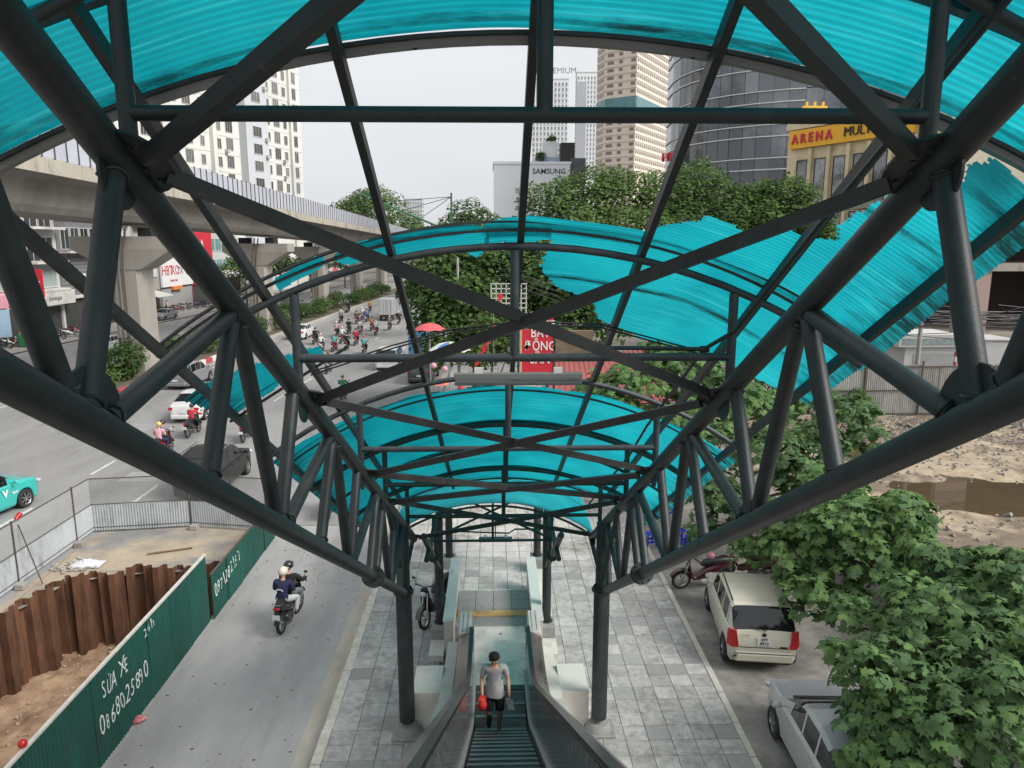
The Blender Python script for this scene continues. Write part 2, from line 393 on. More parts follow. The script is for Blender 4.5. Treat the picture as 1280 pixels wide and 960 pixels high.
def onscreen(x, y):
    v = Vector((x, y, 0))-CAM; z = v.dot(FW); 
    px, py = 640+CAM_F*v.dot(RT)/z, 480-CAM_F*v.dot(UP)/z
    return -30 < px < 1310 and py < 985 and not (576 < px < 665 and py > 900)
pav = thing('slab_paving', 'grey stone slab paving round the escalator foot', 'paving')
near = [s for s in slabs if onscreen(s[0], s[1])]; near.sort(key=lambda s: s[1])
for (x, y, sx, sy, m) in near[:300]:
    so_ = link('paving_slab', slab_mesh(sx, sy, m), pav, (x, y, -.014+rnd.uniform(-.003, .003)), (rnd.uniform(-.004, .004), rnd.uniform(-.004, .004), rnd.uniform(-.003, .003)))
    if rnd.random() < .16: setmat(so_, SLABD)
far = near[300:]+[s for s in slabs if not onscreen(s[0], s[1]) and s[1] < 60]
for mi in (0, 1):
    b = MB()
    for (x, y, sx, sy, m) in far:
        if m == mi:
            zz = rnd.uniform(-.003, .003); b.box(x-sx/2+.008, y-sy/2+.008, -.012, x+sx/2-.008, y+sy/2-.008, .006+zz)
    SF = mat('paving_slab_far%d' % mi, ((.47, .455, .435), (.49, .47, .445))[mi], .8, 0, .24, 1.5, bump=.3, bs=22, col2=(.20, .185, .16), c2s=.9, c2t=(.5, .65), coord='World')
    b.build('distant_slabs', SF, pav, smooth=False, kind='stuff')
# dashes on the road
lm = MB().box(-.07, -1.0, 0, .07, 1.0, .004).mesh('lane_dash', LINEM, smooth=False)
marks = thing('lane_dashes', 'worn white lane dashes down the busy carriageway', 'road marking')
for a, st in ((-9.6, 26), (-13.6, 27.5), (-17.0, 25)):
    for i in range(22):
        Y = st+i*6.0; link('lane_dash', lm, marks, (cx(Y, a), Y, -.146), -math.atan(.05 if Y > 45 else 0))
ribbon('edge_line', -23.45, -23.32, 47, 400, -.146, LINEM)
ribbon('edge_line', -29.2, -29.05, 20, 400, -.146, LINEM)
# median under the viaduct
b = MB(); vs = []
MED = mat('median_soil', (.12, .10, .07), .95, 0, .2, 2, coord='World')
for Y0 in range(-10, 400, 6):
    pass
def ribbon_box(name, aL, aR, Y0, Y1, z0, z1, m, st=4, **k):
    b = MB(); n = int((Y1-Y0)/st); vs = []
    for i in range(n+1):
        Y = Y0+(Y1-Y0)*i/n; vs += [Vector((cx(Y, aL), Y, z0)), Vector((cx(Y, aR), Y, z0)), Vector((cx(Y, aR), Y, z1)), Vector((cx(Y, aL), Y, z1))]
    fs = []
    for i in range(n):
        o = i*4; fs += [(o+1, o+5, o+6, o+2), (o+2, o+6, o+7, o+3), (o, o+3, o+7, o+4)]
    fs += [(0, 1, 2, 3), (n*4+3, n*4+2, n*4+1, n*4)]
    b.add(vs, fs); return b.build(name, m, None, smooth=False, **k)
ribbon_box('median_strip', -28.2, -24.2, 46.6, 400, -.2, .08, MED, kind='structure')
mk = thing('median_kerb', 'red and white painted kerb of the planted median under the viaduct', 'kerb')
RW = [MB().cbox((0, 0, 0), (.3, 1.24, .42), bev=.02).mesh('kerb_block', m) for m in (mat('kerb_red', (.42, .06, .07), .7, 0, .2, 4), mat('kerb_white', (.62, .60, .56), .8, 0, .15, 4), mat('kerb_grey', (.38, .36, .32), .85, 0, .2, 3))]
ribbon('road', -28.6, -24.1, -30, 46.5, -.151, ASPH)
for i in range(110):
    Y = 47.2+i*1.25; mm = RW[i % 2] if Y < 64 else RW[2]
    link('kerb_block', mm, mk, (cx(Y, -24.05), Y, .03), -math.atan(.05 if Y > 45 else 0))

# cracks and patched squares of the asphalt
CRK = mat('crack_tar', (.07, .07, .07), .9); b = MB(); rs = random.Random(12)
for i in range(9):
    x, y = rs.uniform(-7, -4), rs.uniform(14, 34); a = rs.uniform(0, PI)
    for k in range(rs.randint(4, 10)):
        x2, y2 = x+math.cos(a)*.22, y+math.sin(a)*.22; u = V_ = Vector((-math.sin(a), math.cos(a), 0))*rs.uniform(.003, .006); b.add([Vector((x, y, -.1465))-u, Vector((x2, y2, -.1465))-u, Vector((x2, y2, -.1465))+u, Vector((x, y, -.1465))+u], [(0, 1, 2, 3)]); x, y = x2, y2; a += rs.uniform(-.7, .7)
b.build('asphalt_cracks', CRK, None, smooth=False, kind='stuff')
PATM = mat('asphalt_patch', (.30, .30, .295), .85, 0, .15, 2, bump=.4, bs=70, coord='World')
for i, (x0, y0, w, l) in enumerate(((-5.1, 25.5, .9, 4.0), (-15.5, 29, 2.2, 1.4), (-11.5, 44, 1.2, 5), (-19.5, 36, 1.5, 3))): MB().add([(x0, y0, -.1475), (x0+w, y0+.1, -.1475), (x0+w-.05, y0+l, -.1475), (x0+.04, y0+l-.1, -.1475)], [(0, 1, 2, 3)]).build('road_patch', PATM, None, smooth=False, kind='structure')
# ================================================================ steel canopy over the escalator
SL = .577
def zl(Y): return 10.31-SL*Y       # lower chord axis
def zu(Y): return 11.66-SL*Y       # upper chord axis
RR = 4.85
def sag(X, R=RR): return R-math.sqrt(max(0.0, R*R-X*X))
WX = 1.86
can = thing('escalator_canopy', 'dark steel truss canopy frame with torn teal roof sheets stepping down over the escalator', 'canopy')
DN = (0, math.cos(math.radians(30)), -.5)
for sx in (-1, 1):
    X = sx*WX
    b = MB(); b.tube((X, -3, zu(-3)), (X, 14.5, zu(14.5)), .082, n=20); b.build('upper_chord', STEEL, can)
    b = MB(); b.tube((X, -3, zl(-3)), (X, 12.78, zl(12.78)), .079, n=20); b.build('lower_chord', STEEL, can)
    for Y in (9.55,):
        b = MB(); d = Vector(DN)
        for k in (-.07, .07):
            p = Vector((X, Y, zl(Y)))+d*k; b.tube(p-d*.016, p+d*.016, .15, n=20)
        for k in range(8):
            t = k*PI/4; u, v = frame(d); p = Vector((X, Y, zl(Y)))+u*(.122*math.cos(t))+v*(.122*math.sin(t)); b.tube(p-d*.11, p+d*.11, .012, n=6)
        b.build('splice_flange', STEEL, can)
    # web: leaning struts square to the chords, and the zigzag diagonals
    webs = [(2.2, 2.85), (4.75, 3.15), (4.86, 5.42), (7.32, 5.68), (7.55, 7.95), (9.95, 8.22), (10.4, 10.95), (12.6, 11.2),
            (3.42, 3.0), (4.76, 4.2), (6.08, 5.53), (7.42, 6.75), (8.7, 8.1), (10.05, 9.32), (10.55, 9.78), (11.75, 11.08), (12.75, 12.25), (2.1, 1.6), (.8, .35)]
    for yt, yb in webs:
        a = Vector((X, yt, zu(yt)-.06)); c = Vector((X, yb, zl(yb)+.06)); b = MB(); b.tube(a, c, .056, n=14)
        d = (c-a).normalized(); wt = b.build('web_tube', STEEL, can)
        if yt < 8.5:
            wb = MB(); u, v = frame(d)
            for e_, s_ in ((a+d*.03, 1), (c-d*.03, -1)): wb.pipe([e_+u*(.060*math.cos(t)*1.02)+v*(.060*math.sin(t)*1.02)+d*(.012*math.sin(2*t)) for t in [k*PI/9 for k in range(18)]], .008, 5, closed=True)
            wb.build('weld_bead', STEEL, wt)
        # little half-moon end caps where the tube meets the gusset
    # gusset plates at the lower and upper nodes
    for Y, zf, r in ((3.02, zl, .19), (5.56, zl, .15), (8.12, zl, .14), (11.08, zl, .14), (4.8, zu, .12), (7.43, zu, .12), (10.2, zu, .12)):
        b = MB(); s = 1 if zf is zl else -1; pts = []
        for k in range(13):
            t = PI*k/12; pts.append((math.cos(t)*r*1.25, s*(.05+math.sin(t)*r)))
        M = Matrix.Translation((X, Y, zf(Y))) @ Matrix.Rotation(-math.radians(30), 4, 'X') @ Matrix(((0, 0, 1, 0), (1, 0, 0, 0), (0, 1, 0, 0), (0, 0, 0, 1)))
        b.prism(pts if s > 0 else pts[::-1], -.008, .008, 0, M); b.build('gusset_plate', STEEL, can, smooth=False)
    # bracing gusset (round plate in the roof plane) at the nodes
    for Y in (.8, 3.5, 6.45, 9.1, 10.8, 14.3):
        b = MB(); pts = [(-sx*(.05+.17*math.cos(t)), .23*math.sin(t)) for t in [(-PI/2+PI*k/14) for k in range(15)]]
        if sx > 0: pts = pts[::-1]
        M = Matrix.Translation((X, Y, zu(Y)+.02)) @ Matrix.Rotation(-math.radians(30), 4, 'X')
        b.prism(pts if sx < 0 else pts, -.007, .007, 0, M)
        gp = b.build('gusset_plate', STEEL, can, smooth=False)
        bb_ = MB()
        for k in range(4): bb_.lathe([(0, -.020), (.016, -.020), (.016, .020), (0, .020)], 6, 0, M @ Matrix.Translation((-sx*(.09+.035*(k % 2)), -.12+.08*k, 0)))
        bb_.build('bolt', STEEL, gp, smooth=False)
        b = MB(); pts = [(-(.17*math.sin(t)), -.05-.14*abs(math.cos(t))) for t in [(-PI/2+PI*k/12) for k in range(13)]]
        M = Matrix.Translation((X, Y-.03, zu(Y))) @ Matrix.Rotation(-math.radians(30), 4, 'X') @ Matrix(((0, 0, 1, 0), (1, 0, 0, 0), (0, 1, 0, 0), (0, 0, 0, 1)))
        b.prism(pts, -.007, .007, 0, M); b.build('gusset_plate', STEEL, can, smooth=False)
# cross frames: posts, tie, arch
def arch_pts(Y, off, hw, n=24, z=None, R=RR):
    return [Vector((X, Y, (zu(Y) if z is None else z)+off-sag(X, R))) for X in [hw*(2*i/n-1) for i in range(n+1)]]
for Y in (.85, 3.55, 6.2, 8.9, 10.8, 13.4):
    S = STEEL if Y < 4 else STEELB if Y < 10 else STEELG
    MB().tube((-WX, Y, zu(Y)+.27), (WX, Y, zu(Y)+.27), .036, n=12).build('cross_tie', S, can)
    for sx in (-1, 1): MB().tube((sx*(WX-.02), Y, zu(Y)), (sx*(WX-.02), Y, zu(Y)+1.18-sag(WX)), .040, n=12).build('post', S, can)
    xp = .05 if Y < 5 else -.01; MB().tube((xp, Y, zu(Y)+.27), (xp, Y, zu(Y)+1.17), .038, n=12).build('post', S, can)
    MB().pipe(arch_pts(Y, 1.2, 2.97), .033, n=10).build('arch_pipe', S, can)
# crossed bracing of the roof plane
for Y0, Y1 in ((.8, 3.5), (3.5, 6.45), (6.45, 9.1), (9.1, 10.8), (10.8, 14.3)):
    S = STEELX if Y0 < 9.5 else STEELG
    for sx, dz in ((-1, 0), (1, -.035)):
        a = Vector((sx*(WX-.16), Y0+.08, zu(Y0+.08)+.02+dz)); c = Vector((-sx*(WX-.16), Y1-.08, zu(Y1-.08)+.02+dz))
        b = MB(); b.beam(a, c, .075, .075); b.build('cross_brace', S, can, smooth=False)
# purlins running down the slope (rectangular tube)
for X in (-2.93, -2.08, -1.03, .04, 1.05, 2.09, 2.88):
    off = 1.27-sag(X)
    Y1 = 14.7 if abs(X) < 2.5 else 14.4
    b = MB(); b.beam((X, -3, zu(-3)+off), (X, Y1, zu(Y1)+off), .054, .085); b.build('purlin', STEEL, can, smooth=False)
# thin roof battens that carry the sheet joints
RU = 6.75
def batten(Y, off=1.325, hw=3.0, w=.05, h=.022, m=STEEL, x0=None, x1=None, name='batten'):
    xs = [(x0 if x0 is not None else -hw)+((x1 if x1 is not None else hw)-(x0 if x0 is not None else -hw))*i/30 for i in range(31)]
    pts = [Vector((X, Y, zu(Y)+off-sag(X, RU if Y < 5 else RR))) for X in xs]
    b = MB(); b.sweep(pts, w, h, 0, Vector((0, 1, 0))); return b.build(name, m, can, smooth=False)
for Y in (.9, 2.6, 3.86, 4.385): batten(Y, w=.035)
batten(6.19); batten(6.13, 1.36, w=.02)
for Y in (9.72, 11.03, 12.38, 13.72, 14.62): batten(Y, m=STEELG)
# grey edge flashing of the upper roof
FLASH = mat('flashing', (.24, .24, .23), .6, .1, .1, 4, coord='World')
bf = batten(4.438, 1.332, 3.10, .06, .05, FLASH, name='flashing')
b = MB()
for X in (-.62, .95, 2.3, -2.2): b.ell((X, 4.432, zu(4.44)+1.306-sag(X, RU)), (.014, .014, .006), 8, 4)
b.build('rivet', DARK, can)
# ---------------- corrugated teal sheets
TEAL = bpy.data.materials.new('teal_polycarbonate'); TEAL.use_nodes = True
nt = TEAL.node_tree; L = nt.links; nt.nodes.remove(nt.nodes['Principled BSDF']); outn = nt.nodes['Material Output']
tc = _n(nt, 'ShaderNodeTexCoord'); mp = _n(nt, 'ShaderNodeMapping'); mp.inputs['Scale'].default_value = (1.2, .9, .9); L.new(tc.outputs['Object'], mp.inputs[0])
nz = _n(nt, 'ShaderNodeTexNoise'); nz.inputs['Scale'].default_value = 1.3; nz.inputs['Detail'].default_value = 6; L.new(mp.outputs[0], nz.inputs[0])
cr = _n(nt, 'ShaderNodeValToRGB'); cr.color_ramp.elements[0].position = .3; cr.color_ramp.elements[0].color = (.004, .37, .45, 1)
cr.color_ramp.elements[1].position = .72; cr.color_ramp.elements[1].color = (.012, .56, .63, 1)
L.new(nz.outputs[0], cr.inputs[0])
# dirt blotches carried by the sheet: more near the laps and the low outer edges
mp2 = _n(nt, 'ShaderNodeMapping'); mp2.inputs['Scale'].default_value = (.7, 5.5, .7); L.new(tc.outputs['Object'], mp2.inputs[0])
n2 = _n(nt, 'ShaderNodeTexNoise'); n2.inputs['Scale'].default_value = 1.6; n2.inputs['Detail'].default_value = 8; n2.inputs['Roughness'].default_value = .75; L.new(mp2.outputs[0], n2.inputs[0])
at = _n(nt, 'ShaderNodeAttribute', attribute_name='dirt')
ad = _n(nt, 'ShaderNodeMath', operation='MULTIPLY_ADD'); L.new(at.outputs['Fac'], ad.inputs[0]); ad.inputs[1].default_value = .42; L.new(n2.outputs[0], ad.inputs[2])
r2 = _n(nt, 'ShaderNodeMapRange'); r2.inputs[1].default_value = .66; r2.inputs[2].default_value = .92; L.new(ad.outputs[0], r2.inputs[0])
mp3 = _n(nt, 'ShaderNodeMapping'); mp3.inputs['Scale'].default_value = (.9, 34, 1.5); L.new(tc.outputs['Object'], mp3.inputs[0])
n4 = _n(nt, 'ShaderNodeTexNoise'); n4.inputs['Scale'].default_value = 1.0; n4.inputs['Detail'].default_value = 4; L.new(mp3.outputs[0], n4.inputs[0])
r5 = _n(nt, 'ShaderNodeMapRange'); r5.inputs[1].default_value = .56; r5.inputs[2].default_value = .72; r5.inputs[4].default_value = .55; L.new(n4.outputs[0], r5.inputs[0])
ms = _n(nt, 'ShaderNodeMix', data_type='RGBA'); L.new(r5.outputs[0], ms.inputs[0]); L.new(cr.outputs[0], ms.inputs[6]); ms.inputs[7].default_value = (.07, .68, .74, 1)
mx = _n(nt, 'ShaderNodeMix', data_type='RGBA'); L.new(r2.outputs[0], mx.inputs[0]); L.new(ms.outputs[2], mx.inputs[6]); mx.inputs[7].default_value = (.006, .05, .05, 1)
df = _n(nt, 'ShaderNodeBsdfDiffuse'); tl = _n(nt, 'ShaderNodeBsdfTranslucent'); gl = _n(nt, 'ShaderNodeBsdfGlossy'); gl.inputs['Roughness'].default_value = .3
gl.inputs['Color'].default_value = (.8, .8, .8, 1)
L.new(mx.outputs[2], df.inputs[0]); L.new(mx.outputs[2], tl.inputs[0])
m1 = _n(nt, 'ShaderNodeMixShader'); m1.inputs[0].default_value = .62; L.new(df.outputs[0], m1.inputs[1]); L.new(tl.outputs[0], m1.inputs[2])
m2 = _n(nt, 'ShaderNodeMixShader'); m2.inputs[0].default_value = .035; L.new(m1.outputs[0], m2.inputs[1]); L.new(gl.outputs[0], m2.inputs[2])
L.new(m2.outputs[0], outn.inputs[0])
TORN = mat('torn_edge', (.22, .62, .62), .7, 0, .1)
def pip(x, y, poly):
    c = False; j = len(poly)-1
    for i in range(len(poly)):
        if (poly[i][1] > y) != (poly[j][1] > y) and x < (poly[j][0]-poly[i][0])*(y-poly[i][1])/(poly[j][1]-poly[i][1])+poly[i][0]: c = not c
        j = i
    return c
def roof_sheet(poly, off=1.352, pitch=.038, amp=.0058, dx=.07, zf=zu, R=RR, cxx=0.0, laps=(), name='roof_sheet', seed=0, wav=.006, parent=None, lip=0.0):
    xs0, xs1 = min(p[0] for p in poly), max(p[0] for p in poly); y0, y1 = min(p[1] for p in poly), max(p[1] for p in poly)
    nx = max(2, int((xs1-xs0)/dx)); dy = pitch/4; ny = max(2, int((y1-y0)/dy)+1)
    xs = np.linspace(xs0, xs1, nx+1); ys = y0+np.arange(ny+1)*dy
    XX, YY = np.meshgrid(xs, ys)
    prof = np.sin(2*PI*YY/pitch)
    Z = np.vectorize(zf)(YY)+off-(R-np.sqrt(np.maximum(0, R*R-(XX-cxx)**2)))+amp*np.clip(prof*1.4, -1, 1)
    Z += wav*np.sin(XX*2.3+YY*1.7+seed)+wav*.6*np.sin(XX*5.1-YY*3.3+seed*2)
    keep = np.zeros((ny, nx), bool); rr = random.Random(seed+5)
    rowj = []; w_ = 0
    for j in range(ny):
        if j % 4 == 0: w_ = .75*w_+rr.uniform(-.022, .022)+(rr.uniform(-.05, .05) if rr.random() < .10 else 0); sm_j = rr.uniform(-.006, .006)
        rowj.append(w_+(rr.uniform(-.006, .006)))
    for j in range(ny):
        for i in range(nx):
            keep[j, i] = pip((xs[i]+xs[i+1])/2+rowj[j]*(.0 if abs(xs[i]) > 2.75 else 1), (ys[j]+ys[j+1])/2, poly)
    jj, ii = np.nonzero(keep); s = nx+1
    q = np.stack([jj*s+ii, jj*s+ii+1, (jj+1)*s+ii+1, (jj+1)*s+ii], 1)
    used, inv = np.unique(q.ravel(), return_inverse=True)
    v = np.stack([XX.ravel(), YY.ravel(), Z.ravel()], 1)[used]
    me = np_mesh(name, v, inv.reshape(q.shape), TEAL, True)
    dirt = np.zeros(len(v), dtype=np.float32)
    for l in laps: dirt = np.maximum(dirt, .75*np.exp(-((v[:, 1]-l)/.06)**2))
    dirt = np.maximum(dirt, np.clip((np.abs(v[:, 0]-cxx)-2.55)/.45, 0, 1)*.8)
    at = me.attributes.new('dirt', 'FLOAT', 'POINT'); at.data.foreach_set('value', dirt)
    o = link(name, me, parent or can)
    return o
rect = lambda x0, x1, y0, y1: [(x0, y0), (x1, y0), (x1, y1), (x0, y1)]
roof_sheet(rect(-3.08, 3.08, 2.55, 3.90), off=1.352, laps=(3.84,), seed=1, R=RU)
roof_sheet(rect(-3.08, 3.08, 3.80, 4.40), off=1.362, laps=(3.84, 4.36), seed=2, R=RU)
roof_sheet(rect(-3.08, 3.08, .6, 2.65), off=1.358, laps=(2.6,), seed=3, R=RU)
roof_sheet(rect(-3.08, 3.08, -2.6, .7), off=1.364, laps=(.7,), seed=4, dx=.2, R=RU)
# torn sheet hanging on the right
R1 = [(2.62, 4.24), (2.57, 4.36), (2.63, 4.50), (2.50, 4.60), (2.34, 4.72), (2.31, 5.0), (2.29, 5.18), (2.27, 5.36), (2.16, 5.46), (2.10, 5.52), (1.97, 5.49), (1.84, 5.66), (1.73, 5.74), (1.62, 5.66),
      (1.53, 5.66), (1.42, 5.64), (1.36, 5.72), (1.28, 5.84), (1.16, 5.92), (1.0, 6.04), (.5, 6.05), (.03, 6.06), (-.20, 6.11), (-.30, 6.17), (-.24, 6.30), (.28, 6.30), (.29, 6.56), (.24, 6.72), (.28, 6.90), (.45, 7.10), (.66, 7.2), (.81, 7.36), (.84, 7.5), (.92, 7.66),
      (1.38, 7.79), (2.0, 7.57), (2.51, 7.53), (3.05, 7.37), (3.08, 6.1), (3.08, 5.2), (3.09, 4.5), (3.10, 4.26)]
roof_sheet([p for p in R1], off=1.345, laps=(5.0, 6.2, 6.9), seed=11, dx=.018, wav=.012)
# torn remains along the batten on the left
roof_sheet([(-2.0, 6.16), (-1.62, 6.10), (-1.55, 6.28), (-1.98, 6.34)], off=1.345, seed=12, dx=.018)
roof_sheet([(-1.5, 6.16), (-1.3, 6.10), (-.96, 6.12), (-.33, 6.13), (-.22, 6.2), (-.25, 6.48), (-.38, 6.60), (-.46, 6.46), (-.6, 6.5), (-.86, 6.50), (-1.2, 6.38), (-1.46, 6.36)], off=1.345, seed=13, dx=.018, laps=(6.2,))
roof_sheet([(-.26, 6.18), (.3, 6.18), (.3, 6.34), (.1, 6.4), (-.1, 6.37), (-.26, 6.42)], off=1.343, seed=14, dx=.018)
# strip left on the outer purlin, left side
roof_sheet([(-3.14, 6.95), (-2.85, 6.98), (-2.5, 7.20), (-2.12, 7.42), (-1.95, 7.50), (-1.98, 7.66), (-2.2, 7.62), (-2.56, 7.82), (-3.02, 7.78)], off=1.34, seed=15, dx=.018, laps=(7.7,), lip=.1)
MB().beam((-3.02, 7.80, zu(7.8)+.98*0+1.32-sag(3.02)), (-1.7, 7.66, zu(7.66)+1.32-sag(1.7)), .03, .03).build('batten', STEEL, can, smooth=False)
# black pair of bare battens at the left of the torn band
for dy in (0, .09): 
    b = MB(); pts = [Vector((X, 6.12+dy, zu(6.12+dy)+1.345-sag(X))) for X in [-3.0+1.7*i/14 for i in range(15)]]
    b.pipe(pts, .013, n=6); b.build('batten', BLACKP, can)
# thin bent remains of sheet edge joint crossing from the left under frame two (the sagging cable pair)
b = MB(); 
for dz in (0, -.03):
    b.pipe([Vector((-2.05, 7.45, 8.02+dz)), Vector((-1.2, 7.4, 8.30+dz)), Vector((-.6, 7.4, 8.46+dz)), Vector((.1, 7.4, 8.54+dz)), Vector((.9, 7.45, 8.5+dz)), Vector((2.0, 7.5, 8.2+dz))], .009, n=5)
b.build('sagging_cable', BLACKP, can)
# lower complete roof
lows = [(9.58, 11.08), (11.0, 12.43), (12.34, 13.77), (13.68, 14.66)]
for k, (a, c) in enumerate(lows):
    if k == 0:
        pl = [(-3.08, 9.34), (-2.6, 9.42), (-1.9, 9.52), (-1.5, 9.62), (-1.3, 9.54), (-.8, 9.66), (-.4, 9.60), (0, 9.64), (.5, 9.62), (.7, 9.68), (1.2, 9.62), (1.8, 9.6), (2.0, 9.66), (2.4, 9.60), (3.08, 9.48), (3.08, c), (-3.08, c)]
    else: pl = rect(-3.08, 3.08, a, c)
    roof_sheet(pl, off=1.352+.008*(k % 2), laps=(a+.04, c-.04), seed=20+k, dx=.09, pitch=.05)
# conduit on the right
b = MB(); p = [GX(1245, -40, 1.9+.35), GX(1050, 185, 2.0), GX(975, 340, 1.9), GX(918, 432, 1.75)]
p = [Vector((2.15, 2.9, zu(2.9)+.75)), Vector((1.98, 4.6, zu(4.6)+.62)), Vector((1.80, 6.0, zu(6.0)+.40)), Vector((1.62, 6.25, zu(6.2)+.33)), Vector((1.0, 6.27, zu(6.2)+.34)), Vector((.62, 6.27, zu(6.2)+.34))]
b.pipe(p, .019, n=10); b.tube(p[3]-Vector((.03, 0, 0)), p[3]+Vector((.04, 0, 0)), .03, n=10); b.build('conduit', STEEL, can)
b = MB(); q = [Vector((1.62, 6.3, zu(6.2)+.30)), Vector((1.72, 8.9, zu(8.9)+.55)), Vector((1.6, 9.4, zu(9.4)+.3)), Vector((1.5, 12.5, zu(12.5)+.3))]
b.pipe(q, .016, n=8); b.build('conduit', STEEL, can)
# columns
for sx in (-1, 1):
    X = sx*WX - (.04 if sx > 0 else .02)
    MB().tube((X, 12.82, .30), (X, 12.82, 2.98), .150, n=28).build('column', STEEL, can)
    MB().lathe([(.0, 0), (.19, 0), (.19, .035), (.158, .04), (.158, .09)], 28, 0, Matrix.Translation((X, 12.82, 2.93))).build('column_collar', STEEL, can)
    MB().tube((X, 12.82, 2.95), (X, 12.82, zu(12.82)), .125, n=20).build('column_head', STEELG, can)
    for dy, yb in ((.0, 14.5), (.0, 11.4)):
        MB().tube((X, 12.82, 3.1), (X, yb+.1*(1 if yb > 12.8 else -1), zu(yb)), .045, n=10).build('web_tube', STEELG, can)
    MB().lathe([(0, 0), (.25, 0), (.25, .05), (.19, .16), (.0, .16)], 20, 0, Matrix.Translation((X, 12.82, .04))).build('column_foot', mat('foot_concrete', (.27, .265, .25), .85, 0, .1, 4), can)
# ---------------- lower, level canopy over the landing
low = thing('landing_canopy', 'lower narrow green steel canopy with teal roof over the escalator landing', 'canopy')
LC = -.22; LW = 1.27; zt = 3.05
zlow = lambda Y: zt
for sx in (-1, 1):
    X = LC+sx*LW
    MB().tube((X, 13.3, zt+.3), (X, 21.2, zt), .05, n=12).build('upper_chord', STEELG, low)
    MB().tube((X, 12.9, 4.0), (X, 16.42, 1.72), .062, n=14).build('lower_chord', STEEL, low)
    d = (Vector((X, 16.42, 1.72))-Vector((X, 12.9, 4.0))).normalized(); p = Vector((X, 14.85, 2.74))
    MB().tube(p-d*.02, p+d*.02, .13, n=16).tube(p-d*.06, p+d*.06, .085, n=16).build('splice_flange', STEEL, low)
    for Y, zb in ((16.30, .42), (20.1, .42)):
        MB().tube((X, Y, zb), (X, Y, zt), .105, n=20).build('column', STEEL, low)
        MB().lathe([(0, 0), (.15, 0), (.15, .03), (.115, .035), (.115, .07)], 20, 0, Matrix.Translation((X, Y, zb))).build('column_foot', STEEL, low)
    for (ya, za, yb, zb) in ((16.3, 2.0, 15.3, zt+.05), (16.3, 2.2, 17.2, zt), (15.3, 2.45, 15.3, zt), (14.4, 3.0, 14.5, zt+.2), (20.1, 2.3, 19.4, zt), (20.1, 2.3, 20.8, zt)):
        MB().tube((X, ya, za), (X, yb, zb), .032, n=8).build('web_tube', STEELG, low)
for Y in (14.9, 16.3, 18.2, 20.1, 21.1):
    MB().tube((LC-LW, Y, zt+.02), (LC+LW, Y, zt+.02), .03, n=8).build('cross_tie', STEELG, low)
    b = MB(); b.pipe([Vector((LC+x, Y, zt+.8-sag(x, 3.6))) for x in [2.1*(2*i/16-1) for i in range(17)]], .026, n=8); b.build('arch_pipe', STEELG, low)
    for x in (-LW, 0, LW): MB().tube((LC+x, Y, zt), (LC+x, Y, zt+.79-sag(x, 3.6)), .026, n=8).build('post', STEELG, low)
for x in (-2.05, -1.05, 0, 1.05, 2.05): MB().beam((LC+x, 14.8, zt+.85-sag(x, 3.6)), (LC+x, 21.2, zt+.85-sag(x, 3.6)), .04, .05).build('purlin', STEELG, low, smooth=False)
for Y0, Y1 in ((14.9, 18.2), (18.2, 21.1)):
    for s in (-1, 1): MB().beam((LC-s*LW, Y0, zt+.06+s*.02), (LC+s*LW, Y1, zt+.06+s*.02), .04, .04).build('cross_brace', STEELG, low, smooth=False)
roof_sheet(rect(LC-2.15, LC+2.15, 14.8, 18.0), off=.90, zf=lambda y: zt, R=3.6, cxx=LC, seed=31, dx=.1, pitch=.05, laps=(14.85, 16.4, 17.95), parent=low)
roof_sheet(rect(LC-2.15, LC+2.15, 17.9, 21.3), off=.91, zf=lambda y: zt, R=3.6, cxx=LC, seed=32, dx=.1, pitch=.05, laps=(19.6,), parent=low)
# ---------------- light fittings hung under the ties
def light_fit(x, y, z, w, label):
    t = thing('light_fitting', label, 'lamp', (x, y, z), 0, 'tube light fittings under the canopy')
    b = MB(); b.cbox((0, 0, .0), (w, .09, .05), bev=.006); b.build('housing', mat('light_housing', (.20, .21, .20), .5, .3, .08), t)
    b = MB(); b.cbox((0, -.01, -.055), (w*.99, .13, .03), bev=.006); b.build('diffuser', mat('light_diffuser', (.09, .10, .10), .35, 0, .05), t)
    for s in (-1, 1): MB().cbox((s*w*.31, 0, .04), (.07, .05, .06)).build('bracket', WHITEP, t)
    MB().tube((w*.0+.0, 0, .03), (0, 0, .14), .008, n=6).build('hanger', STEEL, t)
light_fit(.02, 6.15, 8.205, 1.08, 'long tube light fitting under the second cross tie, widest of the three')
light_fit(-.14, 16.9, 3.50, 1.0, 'tube light fitting seen through the arches in front of teal roof')
light_fit(-.16, 16.35, 2.52, .78, 'short dark light fitting hanging above the landing pavement')
b = MB(); b.pipe([Vector((LC-LW, 16.4, 2.70)), Vector((.15, 16.4, 2.62)), Vector((.3, 16.4, 2.72)), Vector((LC+LW, 16.4, 2.72))], .02, n=8); b.tube((-.16, 16.38, 2.56), (-.16, 16.38, 3.0), .012, n=6); b.build('conduit', STEELG, low)
# ================================================================ escalator, landing and flank walls
EX = -.08; LZ = .30
inc = lambda Y: 7.52-SL*Y
YB = (7.52-LZ)/SL     # 12.51 foot of the incline
esc = thing('escalator', 'green escalator with glass balustrades and black handrails rising from the landing', 'escalator', (0, 0, 0))
COMB = mat('comb_green', (.06, .10, .095), .6, .1, .2, 6, col2=(.10, .12, .11), c2s=4, coord='World')
STEPM = mat('step_metal', (.17, .155, .15), .45, .5, .3, 5, bump=.1, coord='World', col2=(.16, .07, .055), c2s=2.6, c2t=(.56, .68))
STEPR = mat('step_metal_worn', (.19, .17, .165), .5, .4, .3, 5, coord='World', col2=(.28, .10, .08), c2s=3.5, c2t=(.46, .60))
